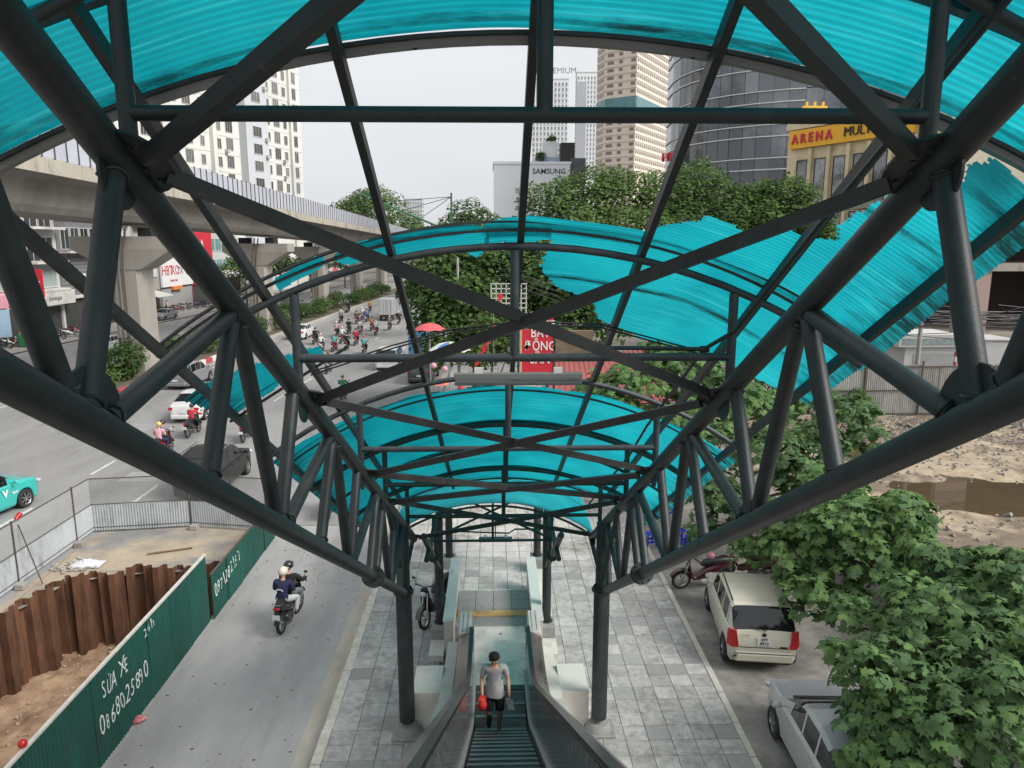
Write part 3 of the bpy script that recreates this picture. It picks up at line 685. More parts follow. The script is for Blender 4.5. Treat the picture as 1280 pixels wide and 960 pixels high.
# steps: grooved treads, built once and copied
def step_mesh(nm, m):
    b = MB(); n = 30; w = .98/n
    for i in range(n): b.box(-.49+i*w, 0, -.018, -.49+i*w+w*.55, .39, 0)
    b.box(-.49, 0, -.05, .49, .392, -.018)
    b.box(-.49, 0, -.24, .49, .01, -.05)
    b.box(-.49, .392, -.02, .49, .405, .002)
    for i in range(0, n): b.box(-.49+i*w, -.008, -.24, -.49+i*w+w*.55, 0, -.05)
    return b.mesh(nm, m, smooth=False)
NOS = MB().box(-.49, -.012, -.012, .49, .022, .003).box(-.49, .350, .0005, .49, .3915, .004).mesh('nosing', mat('step_nosing', (.36, .34, .33), .6, .1, .2, 8), smooth=False)
sm_, smw = step_mesh('step', STEPM), step_mesh('step', STEPR)
nst = 0
Y = YB+1.2
while Y > 3.0:
    if Y > YB: z = LZ+.0+0.0*(YB+1.2-Y)
    else: z = LZ+ (YB-Y)*SL
    o = link('step', smw if Y > YB-.5 else sm_, esc, (EX, Y-.4, z-.01)); link('nosing', NOS, o); nst += 1
    Y -= .4
MB().box(EX-.5, 13.72, LZ-.04, EX+.5, 13.90, LZ+.006).build('comb_plate', COMB, esc, smooth=False)
for i in range(26): pass
LANDM = mat('landing_steel', (.88, .74, .67), .4, .35, .14, 2.2, bump=.12, bs=60, coord='World', col2=(.38, .36, .32), c2s=1.4, c2t=(.5, .72))
lan = thing('landing_plates', 'pale worn steel floor plates at the foot of the escalator', 'floor plates')
for k, (y0, y1) in enumerate(((13.905, 14.42), (14.425, 14.95), (14.955, 15.62), (15.625, 16.30))):
    MB().cbox((EX, (y0+y1)/2, LZ-.02), (1.22, y1-y0, .05), bev=.004).build('floor_plate', LANDM, lan, smooth=False)
MB().ell((EX+.03, 15.95, LZ+.008), (.03, .03, .006), 10, 4).build('plate_bolt', DARK, lan)
RIMT = mat('trim_pale', (.50, .46, .44), .45, .2, .1)
SKIRT = mat('skirt_panel', (.15, .15, .14), .35, .8, .1, 4, coord='World')
PANEL = mat('balustrade_panel', (.13, .12, .115), .16, .15, .3, 3, spec=.9, coord='World', col2=(.42, .42, .40), c2s=11, c2t=(.50, .72), stretch=(1, 1, .7), bump=.15, bs=10)  # pale speckle in the colour stands for reflections in the panels
DECK = mat('deck_steel', (.24, .225, .21), .28, .7, .15, 5, coord='World', stretch=(4, .4, 1), col2=(.09, .09, .085), c2s=2)
RAILM = mat('handrail_rubber', (.02, .019, .018), .3, 0, .1, 4)
def prof(h, y_end, n=8):      # line parallel to the floor at height h: incline, smooth knee, flat end
    pts = []; Yk = YB; r = 1.0
    pts.append(Vector((0, -.6, inc(-.6)+h))); pts.append(Vector((0, 3, inc(3)+h))); pts.append(Vector((0, 7, inc(7)+h)))
    for i in range(n+1):
        t = i/n; Yq = Yk-r+2*r*t; z = LZ+h + SL*r*(1-t)**2
        pts.append(Vector((0, Yq, z)))
    pts.append(Vector((0, y_end, LZ+h))); return pts
def strip(name, pa, pb, m, mi=0, thick=None, parent=None):
    b = MB(); n = min(len(pa), len(pb)); vs = list(pa[:n])+list(pb[:n]); b.add(vs, [(i, i+1, n+i+1, n+i) for i in range(n-1)])
    if thick:
        o = len(b.v); t = Vector(thick); vs2 = [v+t for v in vs]; b.add(vs2, [(n+i, n+i+1, i+1, i) for i in range(n-1)])
        b.f += [(i, o+i, o+i+1, i+1) for i in range(n-1)]+[(n+i, n+i+1, o+n+i+1, o+n+i) for i in range(n-1)]+[(0, n, o+n, o), (n-1, o+n-1, o+2*n-1, 2*n-1)]
        b.m += [0]*(2*(n-1)+2)
    return b.build(name, m, parent or esc, smooth=False)
sh = lambda pts, x, dz=0: [p+Vector((x, 0, dz)) for p in pts]
for s in (-1, 1):
    base = prof(0, 15.3); 
    # skirt with light top trim
    strip('skirt', sh(prof(-.12, 14.2), EX+s*.505), sh(prof(.14, 14.2), EX+s*.505), SKIRT, thick=(s*.02, 0, 0))
    b = MB(); b.sweep(sh(prof(.15, 14.2), EX+s*.52), .05, .03, 0, Vector((1, 0, 0))); b.build('skirt_trim', RIMT, esc, smooth=False)
    # balustrade panels (glass over steel liner), split by joints
    lo = prof(.16, 14.35, 8); hi = prof(.88, 14.35, 8)
    def cut(pts, ya, yb):
        def at(y):
            for a, c in zip(pts, pts[1:]):
                if a.y <= y <= c.y: t = (y-a.y)/(c.y-a.y); return a.lerp(c, t)
            return pts[-1].copy() if y > pts[-1].y else pts[0].copy()
        return [at(ya)]+[p for p in pts if ya < p.y < yb]+[at(yb)]
    js = [1.5, 3.0, 4.5, 6.0, 7.5, 9.0, 10.5, 11.9, 13.2, 14.35]
    for a, c in zip(js, js[1:]):
        A = cut(lo, a+.006, c-.006); B = cut(hi, a+.006, c-.006)
        strip('glass_panel', sh(A, EX+s*.545), sh(B, EX+s*.575), PANEL, thick=(s*.012, 0, 0))
    # rounded glass end of the newel
    b = MB(); cyl = [(14.35, LZ+.16)]+[(14.35+.42*math.cos(t), LZ+.52+.36*math.sin(t)) for t in [(-PI/2+PI*k/12) for k in range(13)]]+[(14.35, LZ+.88)]
    M = Matrix(((0, 0, 1, 0), (1, 0, 0, 0), (0, 1, 0, 0), (0, 0, 0, 1)))
    b.prism(cyl, EX+s*.56-.006, EX+s*.56+.006, 0, M); b.build('glass_panel', PANEL, esc, smooth=False)
    # handrail
    hp = prof(.95, 14.45); end = [Vector((0, 14.45+.45*math.cos(t), LZ+.53+.42*math.sin(t))) for t in [PI/2-PI*k/10 for k in range(1, 11)]]
    pts = sh(hp+end, EX+s*.60); b = MB()
    b.sweep(pts, .085, .034, 0, Vector((1, 0, 0))); b.build('handrail', RAILM, esc, smooth=False)
    b = MB(); b.sweep(sh(prof(.915, 14.45)+[Vector((0, 14.45+.41*math.cos(t), LZ+.53+.385*math.sin(t))) for t in [PI/2-PI*k/10 for k in range(1, 11)]], EX+s*.60), .05, .03, 0, Vector((1, 0, 0))); b.build('handrail_guide', ALU, esc, smooth=False)
    # outer steel decking sloping off outside the handrail
    strip('outer_deck', sh(prof(.86, 14.55), EX+s*.63), sh(prof(.74, 14.55), EX+s*.88), DECK, thick=(0, 0, -.03))
    strip('outer_deck', sh(prof(.70, 14.55), EX+s*.885), sh(prof(.10, 14.55), EX+s*.90), DECK, thick=(s*.01, 0, 0))
    strip('inner_deck', sh(prof(.885, 14.4), EX+s*.59), sh(prof(.885, 14.4), EX+s*.635), ALU, thick=(0, 0, -.02))
    MB().cbox((EX+s*.755, 15.02, LZ+.42), (.26, .95, .84), bev=.02).build('newel_casing', mat('newel_steel', (.62, .56, .52), .5, .1, .12, 4, coord='World'), esc)
    for k in (.70, .80): MB().box(EX+s*k-.004, 14.58, LZ+.838, EX+s*k+.004, 15.48, LZ+.846).build('casing_seam', DARK, esc, smooth=False)
# concrete truss soffit box below the incline
b = MB(); pr = [(-.5, inc(-.5)-.25), (12.6, LZ-.3), (12.6, LZ-.6), (-.5, inc(-.5)-1.2)]
b.prism([(y, z) for y, z in pr][::-1], EX-.86, EX+.86, 0, Matrix(((0, 0, 1, 0), (1, 0, 0, 0), (0, 1, 0, 0), (0, 0, 0, 1)))); b.build('truss_casing', mat('casing_grey', (.22, .22, .21), .5, .3, .1, 3), esc, smooth=False)
# ---------------- flank walls and plinths (pale greenish painted concrete)
PGR = mat('pale_green_paint', (.56, .54, .49), .75, 0, .09, 1.5, bump=.15, bs=30, col2=(.42, .41, .38), c2s=1.2, c2t=(.5, .75), coord='World')
PGY = mat('grey_granite', (.27, .27, .255), .6, 0, .12, 8, coord='World', col2=(.2, .2, .19), c2s=5)
MX = Matrix(((0, 0, 1, 0), (1, 0, 0, 0), (0, 1, 0, 0), (0, 0, 0, 1)))
def sideprism(poly, x0, x1, name, m, par): return MB().prism([(y, z) for y, z in poly], x0, x1, 0, MX).build(name, m, par, smooth=False)
for s, cx0 in ((-1, LC-.02), (1, LC+.02)):
    side = 'left' if s < 0 else 'right'
    w = thing('parapet_wall', 'low pale parapet wall on the %s of the landing between escalator and pavement' % side, 'wall', (LC+s*1.0, 17.5, 0))
    def place(o): o.matrix_parent_inverse = Matrix.Translation((-w.location.x, -w.location.y, 0)); return o
    xi, xo = LC+s*.92, LC+s*1.13
    lo, hi = min(xi, xo), max(xi, xo)
    place(MB().box(lo, 15.55, 0, hi, 18.95, .84).build('wall', PGR, w, smooth=False))
    place(MB().box(lo-.02, 15.53, .84, hi+.02, 18.98, .875).build('coping', mat('coping', (.5, .52, .49), .7, 0, .08, 3, coord='World'), w, smooth=False))
    X = LC+s*LW; l2, h2 = sorted((xo+s*.004, X+s*.20))
    place(MB().box(l2, 15.3, 0, h2, 20.3, .16).build('ledge', PGR, w, smooth=False))
    for Y in (16.3, 20.1): place(MB().cbox((X, Y-.05, .22), (.38, .55, .44), bev=.012).build('plinth', PGY, w))
    # wedge flank by the big column
    f = thing('flank_wall', 'pale green chamfered flank wall on the %s side of the escalator foot' % side, 'wall', (EX+s*1.3, 13.4, 0))
    def place2(o): o.matrix_parent_inverse = Matrix.Translation((-f.location.x, -f.location.y, 0)); return o
    x0, x1 = sorted((EX+s*.93, EX+s*1.16)); place2(sideprism([(8.0, 0), (15.3, 0), (15.3, .5), (14.2, .62), (12.5, .92), (8.0, inc(8.0)+.1)], x0, x1, 'wall', PGR, f))
    x0, x1 = sorted((EX+s*1.165, EX+s*1.72)); place2(sideprism([(12.95, 0), (14.35, 0), (14.35, .30), (13.95, .74), (13.0, .74)], x0, x1, 'wedge', PGR, f))
    x = s*WX-.02; place2(MB().cbox((x, 12.82, -.03+.03), (.56, .56, .14), bev=.015).build('plinth', PGY, f))
# step area between the parapets
stp = thing('landing_step', 'granite step with a yellow tactile strip between the parapets', 'step')
GRA = mat('speckled_granite', (.30, .275, .26), .7, 0, .3, 22, col2=(.15, .15, .15), c2s=60, coord='World')
MB().box(LC-.915, 16.31, -.01, LC+.915, 16.72, LZ-.012).build('tread', GRA, stp, smooth=False)
for i in range(4):
    for j in range(3): MB().cbox((LC-.915+.2288+i*.4575, 16.98+j*.509, .125+random.Random(i*7+j).uniform(-.003, .003)), (.448, .50, .27), bev=.006).build('tread', GRA, stp, smooth=False)
MB().box(LC-.915, 18.25, -.01, LC+.915, 18.29, LZ-.028).build('nosing', mat('nosing', (.55, .53, .48), .6, 0, .1), stp, smooth=False)
TAC = mat('tactile_yellow', (.62, .36, .14), .75, 0, .2, 6, coord='World', col2=(.36, .24, .13), c2s=4)
b = MB(); b.box(LC-.88, 16.86, LZ-.04, LC+.88, 17.13, LZ-.02)
for i in range(48): b.box(LC-.87+i*.0365, 16.88, LZ-.02, LC-.87+i*.0365+.018, 17.11, LZ-.012)
b.build('tactile_strip', TAC, stp, smooth=False)
# ================================================================ people (one continuous skinned body each)
def skin_mesh(name, nodes, edges, root, m, sub=1, smooth=True):
    names = list(nodes); me = bpy.data.meshes.new('tmp')
    me.from_pydata([nodes[k][0] for k in names], [(names.index(a), names.index(b)) for a, b in edges], [])
    ob = bpy.data.objects.new('tmp', me); COL.objects.link(ob)
    sk = ob.modifiers.new('s', 'SKIN'); sk.branch_smoothing = .6
    ss = ob.modifiers.new('u', 'SUBSURF'); ss.levels = sub; ss.render_levels = sub
    for i, k in enumerate(names):
        r = nodes[k][1]; sv = me.skin_vertices[0].data[i]; sv.radius = (r, r) if not isinstance(r, tuple) else r
        sv.use_root = (k == root)
    out = bpy.data.meshes.new_from_object(ob.evaluated_get(bpy.context.evaluated_depsgraph_get()))
    bpy.data.objects.remove(ob); bpy.data.meshes.remove(me); out.name = name
    out.materials.clear(); out.materials.append(m)
    out.polygons.foreach_set('use_smooth', [True]*len(out.polygons))
    return out
SKINM = mat('skin', (.50, .30, .20), .55, 0, .06, 8)
HAIR = mat('black_hair', (.008, .007, .006), .85, 0, .2, 30)
def V(*a): return Vector(a)
def body_nodes(J, k=1.0):
    """J: joint positions. Returns nodes/edges of a whole figure with tapering limbs."""
    N = {}; E = []
    def n(a, p, r): N[a] = (Vector(p), r)
    def e(*c):
        for a, b in zip(c, c[1:]): E.append((a, b))
    n('pelvis', J['pelvis'], (.135*k, .10*k)); n('waist', J['pelvis'].lerp(J['chest'], .45), (.125*k, .09*k)); n('chest', J['chest'], (.15*k, .105*k))
    n('neck', J['neck'], .052*k); e('pelvis', 'waist', 'chest', 'neck')
    hd = J['head']-J['neck']; n('jaw', J['neck']+hd*.45, (.062, .068)); n('skull', J['neck']+hd*.95, (.078, .092)); n('crown', J['neck']+hd*1.35, (.055, .066)); e('neck', 'jaw', 'skull', 'crown')
    for s in 'LR':
        sh, el, wr, ha = J['sh'+s], J['el'+s], J['wr'+s], J['ha'+s]
        n('sh'+s, sh, .058*k); n('ua'+s, sh.lerp(el, .5), .046*k); n('el'+s, el, .038); n('fa'+s, el.lerp(wr, .4), .037); n('wr'+s, wr, .025); e('chest', 'sh'+s, 'ua'+s, 'el'+s, 'fa'+s, 'wr'+s)
        d = (ha-wr).normalized(); n('pa'+s, wr+d*.055, (.036, .018)); e('wr'+s, 'pa'+s)
        hp, kn, an, to = J['hp'+s], J['kn'+s], J['an'+s], J['to'+s]
        n('hp'+s, hp, .088*k); n('th'+s, hp.lerp(kn, .5), .074*k); n('kn'+s, kn, .052); n('ca'+s, kn.lerp(an, .35), .052); n('an'+s, an, .034); n('to'+s, to, .026)
        e('pelvis', 'hp'+s, 'th'+s, 'kn'+s, 'ca'+s, 'an'+s, 'to'+s)
    return N, E
def hand(b, wr, ha, side, curl=.5):
    """five fingers and thumb as short tapered chains rooted in the palm"""
    d = (ha-wr).normalized(); sdv = Vector(side).normalized(); nrm = d.cross(sdv).normalized()
    c = wr+d*.03
    for i, (o, L) in enumerate(((-.026, .058), (-.009, .068), (.009, .064), (.025, .050))):
        p = c+sdv*o+d*.05; q = p+d*L*.45+nrm*L*.2*curl; r_ = q+d*L*.25*(1-curl*.6)+nrm*L*.35*curl
        b.pipe([p, q, r_], [.0085, .008, .0065], 6)
    p = c+sdv*.03+d*.015; b.pipe([p, p+sdv*.022+d*.022, p+sdv*.018+d*.045+nrm*.012], [.010, .009, .007], 6)
def head_details(parent, J, fwd, skin, eyes=True):
    hd = (J['head']-J['neck']).normalized(); f = (fwd-hd*fwd.dot(hd)).normalized(); r = f.cross(hd); c = J['neck']+(J['head']-J['neck'])*.95
    b = MB(); p = c-hd*.012+f*.088
    b.add([p+hd*.03-f*.01, p-hd*.018+r*.016-f*.006, p-hd*.018-r*.016-f*.006, p-hd*.012+f*.022], [(0, 2, 3), (0, 3, 1), (1, 3, 2)])
    for s in (-1, 1): b.ell(c+r*(s*.078)-hd*.012-f*.005, (.012, .018, .028), 8, 5)
    b.build('nose_and_ears', skin, parent)
    if eyes:
        b = MB()
        for s in (-1, 1): b.ell(c+r*(s*.032)+hd*.012+f*.083, (.013, .008, .006), 8, 4)
        b.build('eyes', mat('eye', (.03, .02, .02), .2), parent)
        b = MB(); b.ell(c-hd*.048+f*.082, (.024, .008, .006), 8, 4); b.build('mouth', mat('lips', (.30, .11, .09), .5), parent)
        b = MB()
        for s in (-1, 1): b.beam(c+r*(s*.018)+hd*.03+f*.086, c+r*(s*.050)+hd*.032+f*.078, .008, .006)
        b.build('eyebrows', HAIR, parent)
BONES = dict(torso=('pelvis', 'chest'), neck=('chest', 'neck'), head=('neck', 'head'), **{k+s_: (a+s_, b_+s_) for s_ in 'LR' for k, a, b_ in (('ua', 'sh', 'el'), ('fa', 'el', 'wr'), ('hd', 'wr', 'ha'), ('th', 'hp', 'kn'), ('sh', 'kn', 'an'), ('ft', 'an', 'to'))})
def garment(name, body, J, want, off, m, flare=0.0):
    """cloth cut from the body surface itself and pushed outwards, with a turned-in hem"""
    def seg(p, a, b_):
        d = b_-a; t = max(0, min(1, (p-a).dot(d)/max(d.dot(d), 1e-9))); return (p-(a+d*t)).length, t
    keep = []
    for f in body.polygons:
        c = f.center; best = min(((seg(c, J[a], J[b_]), k) for k, (a, b_) in BONES.items()), key=lambda q: q[0][0]-(.05 if q[1] == 'torso' else 0))
        if want(best[1].rstrip('LR'), best[0][1], c): keep.append(f)
    used = sorted({i for f in keep for i in f.vertices}); mp_ = {u: i for i, u in enumerate(used)}; b = MB()
    for u in used:
        v = body.vertices[u]; o = off
        if flare:
            zc = (J['chest'].z-v.co.z)/max(.01, (J['chest'].z-J['pelvis'].z)); o = off+flare*max(0, min(1.3, zc))
        b.v.append(tuple(v.co+v.normal*o))
    b.f = [tuple(mp_[i] for i in f.vertices) for f in keep]; b.m = [0]*len(b.f)
    cnt = {}
    for f in b.f:
        for i in range(len(f)): e = (f[i], f[(i+1) % len(f)]); cnt[e] = 1
    rim = [e for e in cnt if (e[1], e[0]) not in cnt]; inn = {}
    for e in rim:
        for i in e:
            if i not in inn: inn[i] = len(b.v); v = body.vertices[used[i]]; b.v.append(tuple(v.co+v.normal*.001))
    for a, c in rim: b.f.append((c, a, inn[a], inn[c])); b.m.append(0)
    me = b.mesh(name, m, ang=60); return me
# ---------------- the man walking up
MJ = dict(pelvis=V(0, 0, .90), chest=V(0, -.03, 1.24), neck=V(0, -.05, 1.42), head=V(0, -.11, 1.52),
          shL=V(.165, -.03, 1.345), elL=V(.235, .0, 1.09), wrL=V(.255, -.10, .86), haL=V(.262, -.13, .77),
          shR=V(-.165, -.03, 1.345), elR=V(-.225, .0, 1.09), wrR=V(-.215, -.15, .88), haR=V(-.20, -.20, .80),
          hpL=V(.085, 0, .84), knL=V(.095, -.07, .47), anL=V(.075, .0, .085), toL=V(.085, -.15, .035),
          hpR=V(-.085, 0, .84), knR=V(-.105, -.12, .50), anR=V(-.095, .20, .26), toR=V(-.10, .10, .13))
man = thing('person', 'person in grey t-shirt and black shorts walking up the escalator with red cap in hand', 'person', (EX-.12, 12.35, LZ+.0))
man.scale = (1.05, 1.05, 1.05)
N, E = body_nodes(MJ, 1.0)
link('body', skin_mesh('body', N, E, 'pelvis', SKINM, 2), man)
b = MB(); hand(b, MJ['wrL'], MJ['haL'], (0, -1, 0), .7); hand(b, MJ['wrR'], MJ['haR'], (0, -1, 0), .8); b.build('fingers', SKINM, man)
head_details(man, MJ, V(0, -1, -.25), SKINM)
GREYT = mat('grey_cotton', (.34, .34, .345), .9, 0, .08, 12, bump=.3, bs=14); BLKS = mat('black_cotton', (.012, .012, .014), .85, 0, .1, 10, bump=.2, bs=12)
mb_ = [c for c in man.children if c.name.startswith('body')][0].data
link('t_shirt', garment('t_shirt', mb_, MJ, lambda k, t, c: (k == 'torso' and c.z > .93) or (k == 'neck' and t < .62) or (k == 'ua' and t < .62), .014, GREYT, .020), man)
b = MB(); pr_ = [(.150, .108, 1.10), (.156, .114, 1.02), (.166, .124, .94), (.178, .134, .86), (.186, .142, .795), (.182, .138, .795)]; n_ = 28; vs = []
for a_, c_, z_ in pr_:
    for k in range(n_): t_ = 2*PI*k/n_; w_ = 1+.025*math.sin(5*t_+z_*9)+.02*math.sin(3*t_); vs.append(V(a_*w_*math.cos(t_), -.012+c_*w_*math.sin(t_), z_+(.012*math.sin(2*t_) if z_ < .8 else 0)))
b.add(vs, [(j*n_+i, j*n_+(i+1) % n_, (j+1)*n_+(i+1) % n_, (j+1)*n_+i) for j in range(len(pr_)-1) for i in range(n_)]); b.build('shirt_hem', GREYT, [c for c in man.children if c.name.startswith('t_shirt')][0])
link('shorts', garment('shorts', mb_, MJ, lambda k, t, c: (k == 'torso' and c.z < .96) or (k == 'th' and t < .86), .022, BLKS), man)
b = MB(); hc = MJ['neck']+(MJ['head']-MJ['neck'])*1.08; rr_ = random.Random(3)
b.ell(hc+V(0, .012, .045), (.094, .108, .078), 16, 8, z0=-.45)
for i in range(70):
    t = rr_.uniform(0, 2*PI); e_ = rr_.uniform(-.2, .75); c0 = hc+V(0, .012, .045)+V(.088*math.cos(t)*math.cos(e_), .102*math.sin(t)*math.cos(e_), .074*math.sin(e_))
    b.tube(c0, c0+V(.012*math.cos(t), .016*math.sin(t)-.008, -.03), .010, .003, 5)
b.build('hair', HAIR, man)
SHOE = mat('shoe_black', (.02, .02, .02), .5); SOLE = mat('shoe_sole', (.6, .58, .55), .7)
for s in 'LR':
    a, t = MJ['an'+s], MJ['to'+s]; d = (t-a); d2 = Vector((0, d.y, d.z)).normalized(); b = MB()
    b.pipe([a+V(0, .035, -.03), a+V(0, 0, -.025), a.lerp(t, .55)+V(0, 0, -.01), t+d2*.03+V(0, 0, 0), t+d2*.07], [.034, .046, .044, .036, .016], 10)
    o = b.build('shoe', SHOE, man)
    b = MB(); b.pipe([a+V(0, .03, -.062), a.lerp(t, .6)+V(0, 0, -.035), t+d2*.06+V(0, 0, -.02)], [.026, .034, .02], 8); b.build('sole', SOLE, o)
cp = thing('baseball_hat', 'red baseball cap held in the hand of the person on the escalator', 'cap', man.location+MJ['haR']+V(-.02, -.05, -.03))
b = MB(); M = Matrix.Rotation(math.radians(75), 4, 'X') @ Matrix.Rotation(.3, 4, 'Y'); b.ell((0, 0, 0), (.085, .105, .085), 14, 7, z0=0, M=M); REDC = mat('red_cloth', (.62, .025, .02), .8, 0, .1, 10)
b.build('crown', REDC, cp); b = MB(); b.prism([(-.07, .07), (-.075, .12), (-.045, .17), (0, .185), (.045, .17), (.075, .12), (.07, .07)], -.004, .006, 0, M); b.build('peak', REDC, cp)
pp = thing('paper_sheets', 'white folded paper sheets held in the other hand of the person on the escalator', 'papers', man.location+MJ['haL']+V(.02, -.02, -.06))
b = MB()
for i in range(4): b.cbox((0, 0, 0), (.015, .14, .22), 0, Matrix.Translation((.004*i, 0, 0)) @ Matrix.Rotation(.25+.02*i, 4, 'Y') @ Matrix.Rotation(.2, 4, 'X') @ Matrix.Diagonal((.1, 1, 1, 1)))
PAPER = mat('paper', (.75, .75, .75), .8, 0, .02)
for i in range(3):
    MB().cbox((0, 0, 0), (.0015, .15, .21), 0, Matrix.Translation((.005*i, 0, 0)) @ Matrix.Rotation(.9, 4, 'Z') @ Matrix.Rotation(-.3+.03*i, 4, 'X')).build('sheet', PAPER, pp, smooth=False)

# ---------------- rider meshes (shared); local +Y is ahead, origin on the road below the seat
def rider_pose(dy=0.0, passenger=False):
    J = dict(pelvis=V(0, -.12+dy, .86), chest=V(0, -.02+dy, 1.16), neck=V(0, .02+dy, 1.34), head=V(0, .06+dy, 1.46))
    for s, sx in (('L', -1), ('R', 1)):
        J['sh'+s] = V(sx*.17, .0+dy, 1.27)
        if passenger:
            J['el'+s] = V(sx*.24, .05+dy, 1.04); J['wr'+s] = V(sx*.17, .24+dy, .98); J['ha'+s] = V(sx*.12, .32+dy, .97)
            J['kn'+s] = V(sx*.25, .28+dy, .74); J['an'+s] = V(sx*.23, .16+dy, .38); J['to'+s] = V(sx*.24, .30+dy, .34)
        else:
            J['el'+s] = V(sx*.27, .20+dy, 1.05); J['wr'+s] = V(sx*.30, .42+dy, 1.03); J['ha'+s] = V(sx*.31, .50+dy, 1.02)
            J['kn'+s] = V(sx*.20, .30+dy, .74); J['an'+s] = V(sx*.16, .22+dy, .34); J['to'+s] = V(sx*.17, .36+dy, .30)
        J['hp'+s] = V(sx*.095, -.08+dy, .83)
    return J
def rider_kit(J, sub=1):
    N, E = body_nodes(J); bd_ = skin_mesh('body', N, E, 'pelvis', SKINM, sub)
    K = dict(body=bd_, jacket=garment('jacket', bd_, J, lambda k, t, c: k == 'torso' or k == 'ua' or (k == 'neck' and t < .7) or (k == 'fa' and t < .8), .020, GREYT), trousers=garment('trousers', bd_, J, lambda k, t, c: (k == 'torso' and c.z < .90) or k == 'th' or (k == 'sh' and t < .8), .016, BLKS))
    c = J['neck']+(J['head']-J['neck'])*1.15
    b = MB(); b.ell(c+V(0, -.01, .02), (.118, .138, .125), 14, 8, z0=-.35); b.prism([(-.09, .10), (-.07, .175), (0, .195), (.07, .175), (.09, .10)], 0, .012, 0, Matrix.Translation(c+V(0, 0, .035))); K['helmet'] = b.mesh('helmet', BLACKP)
    b = MB()
    for s in 'LR':
        a, t = J['an'+s], J['to'+s]; b.pipe([a+V(0, -.06, -.02), a+V(0, 0, -.02), t, t+V(0, .07, -.01)], [.03, .045, .038, .018], 8)
    K['shoes'] = b.mesh('shoes', SHOE)
    b = MB(); hand(b, J['wrL'], J['haL'], (1, 0, 0), .8); hand(b, J['wrR'], J['haR'], (-1, 0, 0), .8); K['fingers'] = b.mesh('fingers', SKINM)
    return K
KD, KP = rider_kit(rider_pose(0)), rider_kit(rider_pose(-.36, True))
def cloth(name, c): return mat('cloth_'+name, c, .9, 0, .12, 9, bump=.25, bs=12)
CL = dict(black=(.015, .015, .018), navy=(.02, .025, .07), pink=(.62, .33, .38), white=(.62, .62, .62), teal=(.10, .36, .34), red=(.45, .03, .04), grey=(.2, .2, .21), yellow=(.6, .45, .12), cream=(.62, .55, .42), green=(.04, .22, .10), brown=(.14, .08, .05), blue=(.08, .16, .40), orange=(.55, .2, .06))
CM = {k: cloth(k, v) for k, v in CL.items()}
HM = {k: mat('helmet_'+k, v, .25, 0, .03, coat=.4) for k, v in CL.items()}
def rider(loc, rz, shirt, helmet, label, group, passenger=False, legs='black', sc_=1.0):
    K = KP if passenger else KD
    t = thing('person', label, 'person', loc, rz, group)
    link('body', K['body'], t); link('fingers', K['fingers'], t)
    setmat(link('jacket', K['jacket'], t), CM[shirt]); setmat(link('trousers', K['trousers'], t), CM[legs]); setmat(link('helmet', K['helmet'], t), HM[helmet]); link('shoes', K['shoes'], t)
    return t
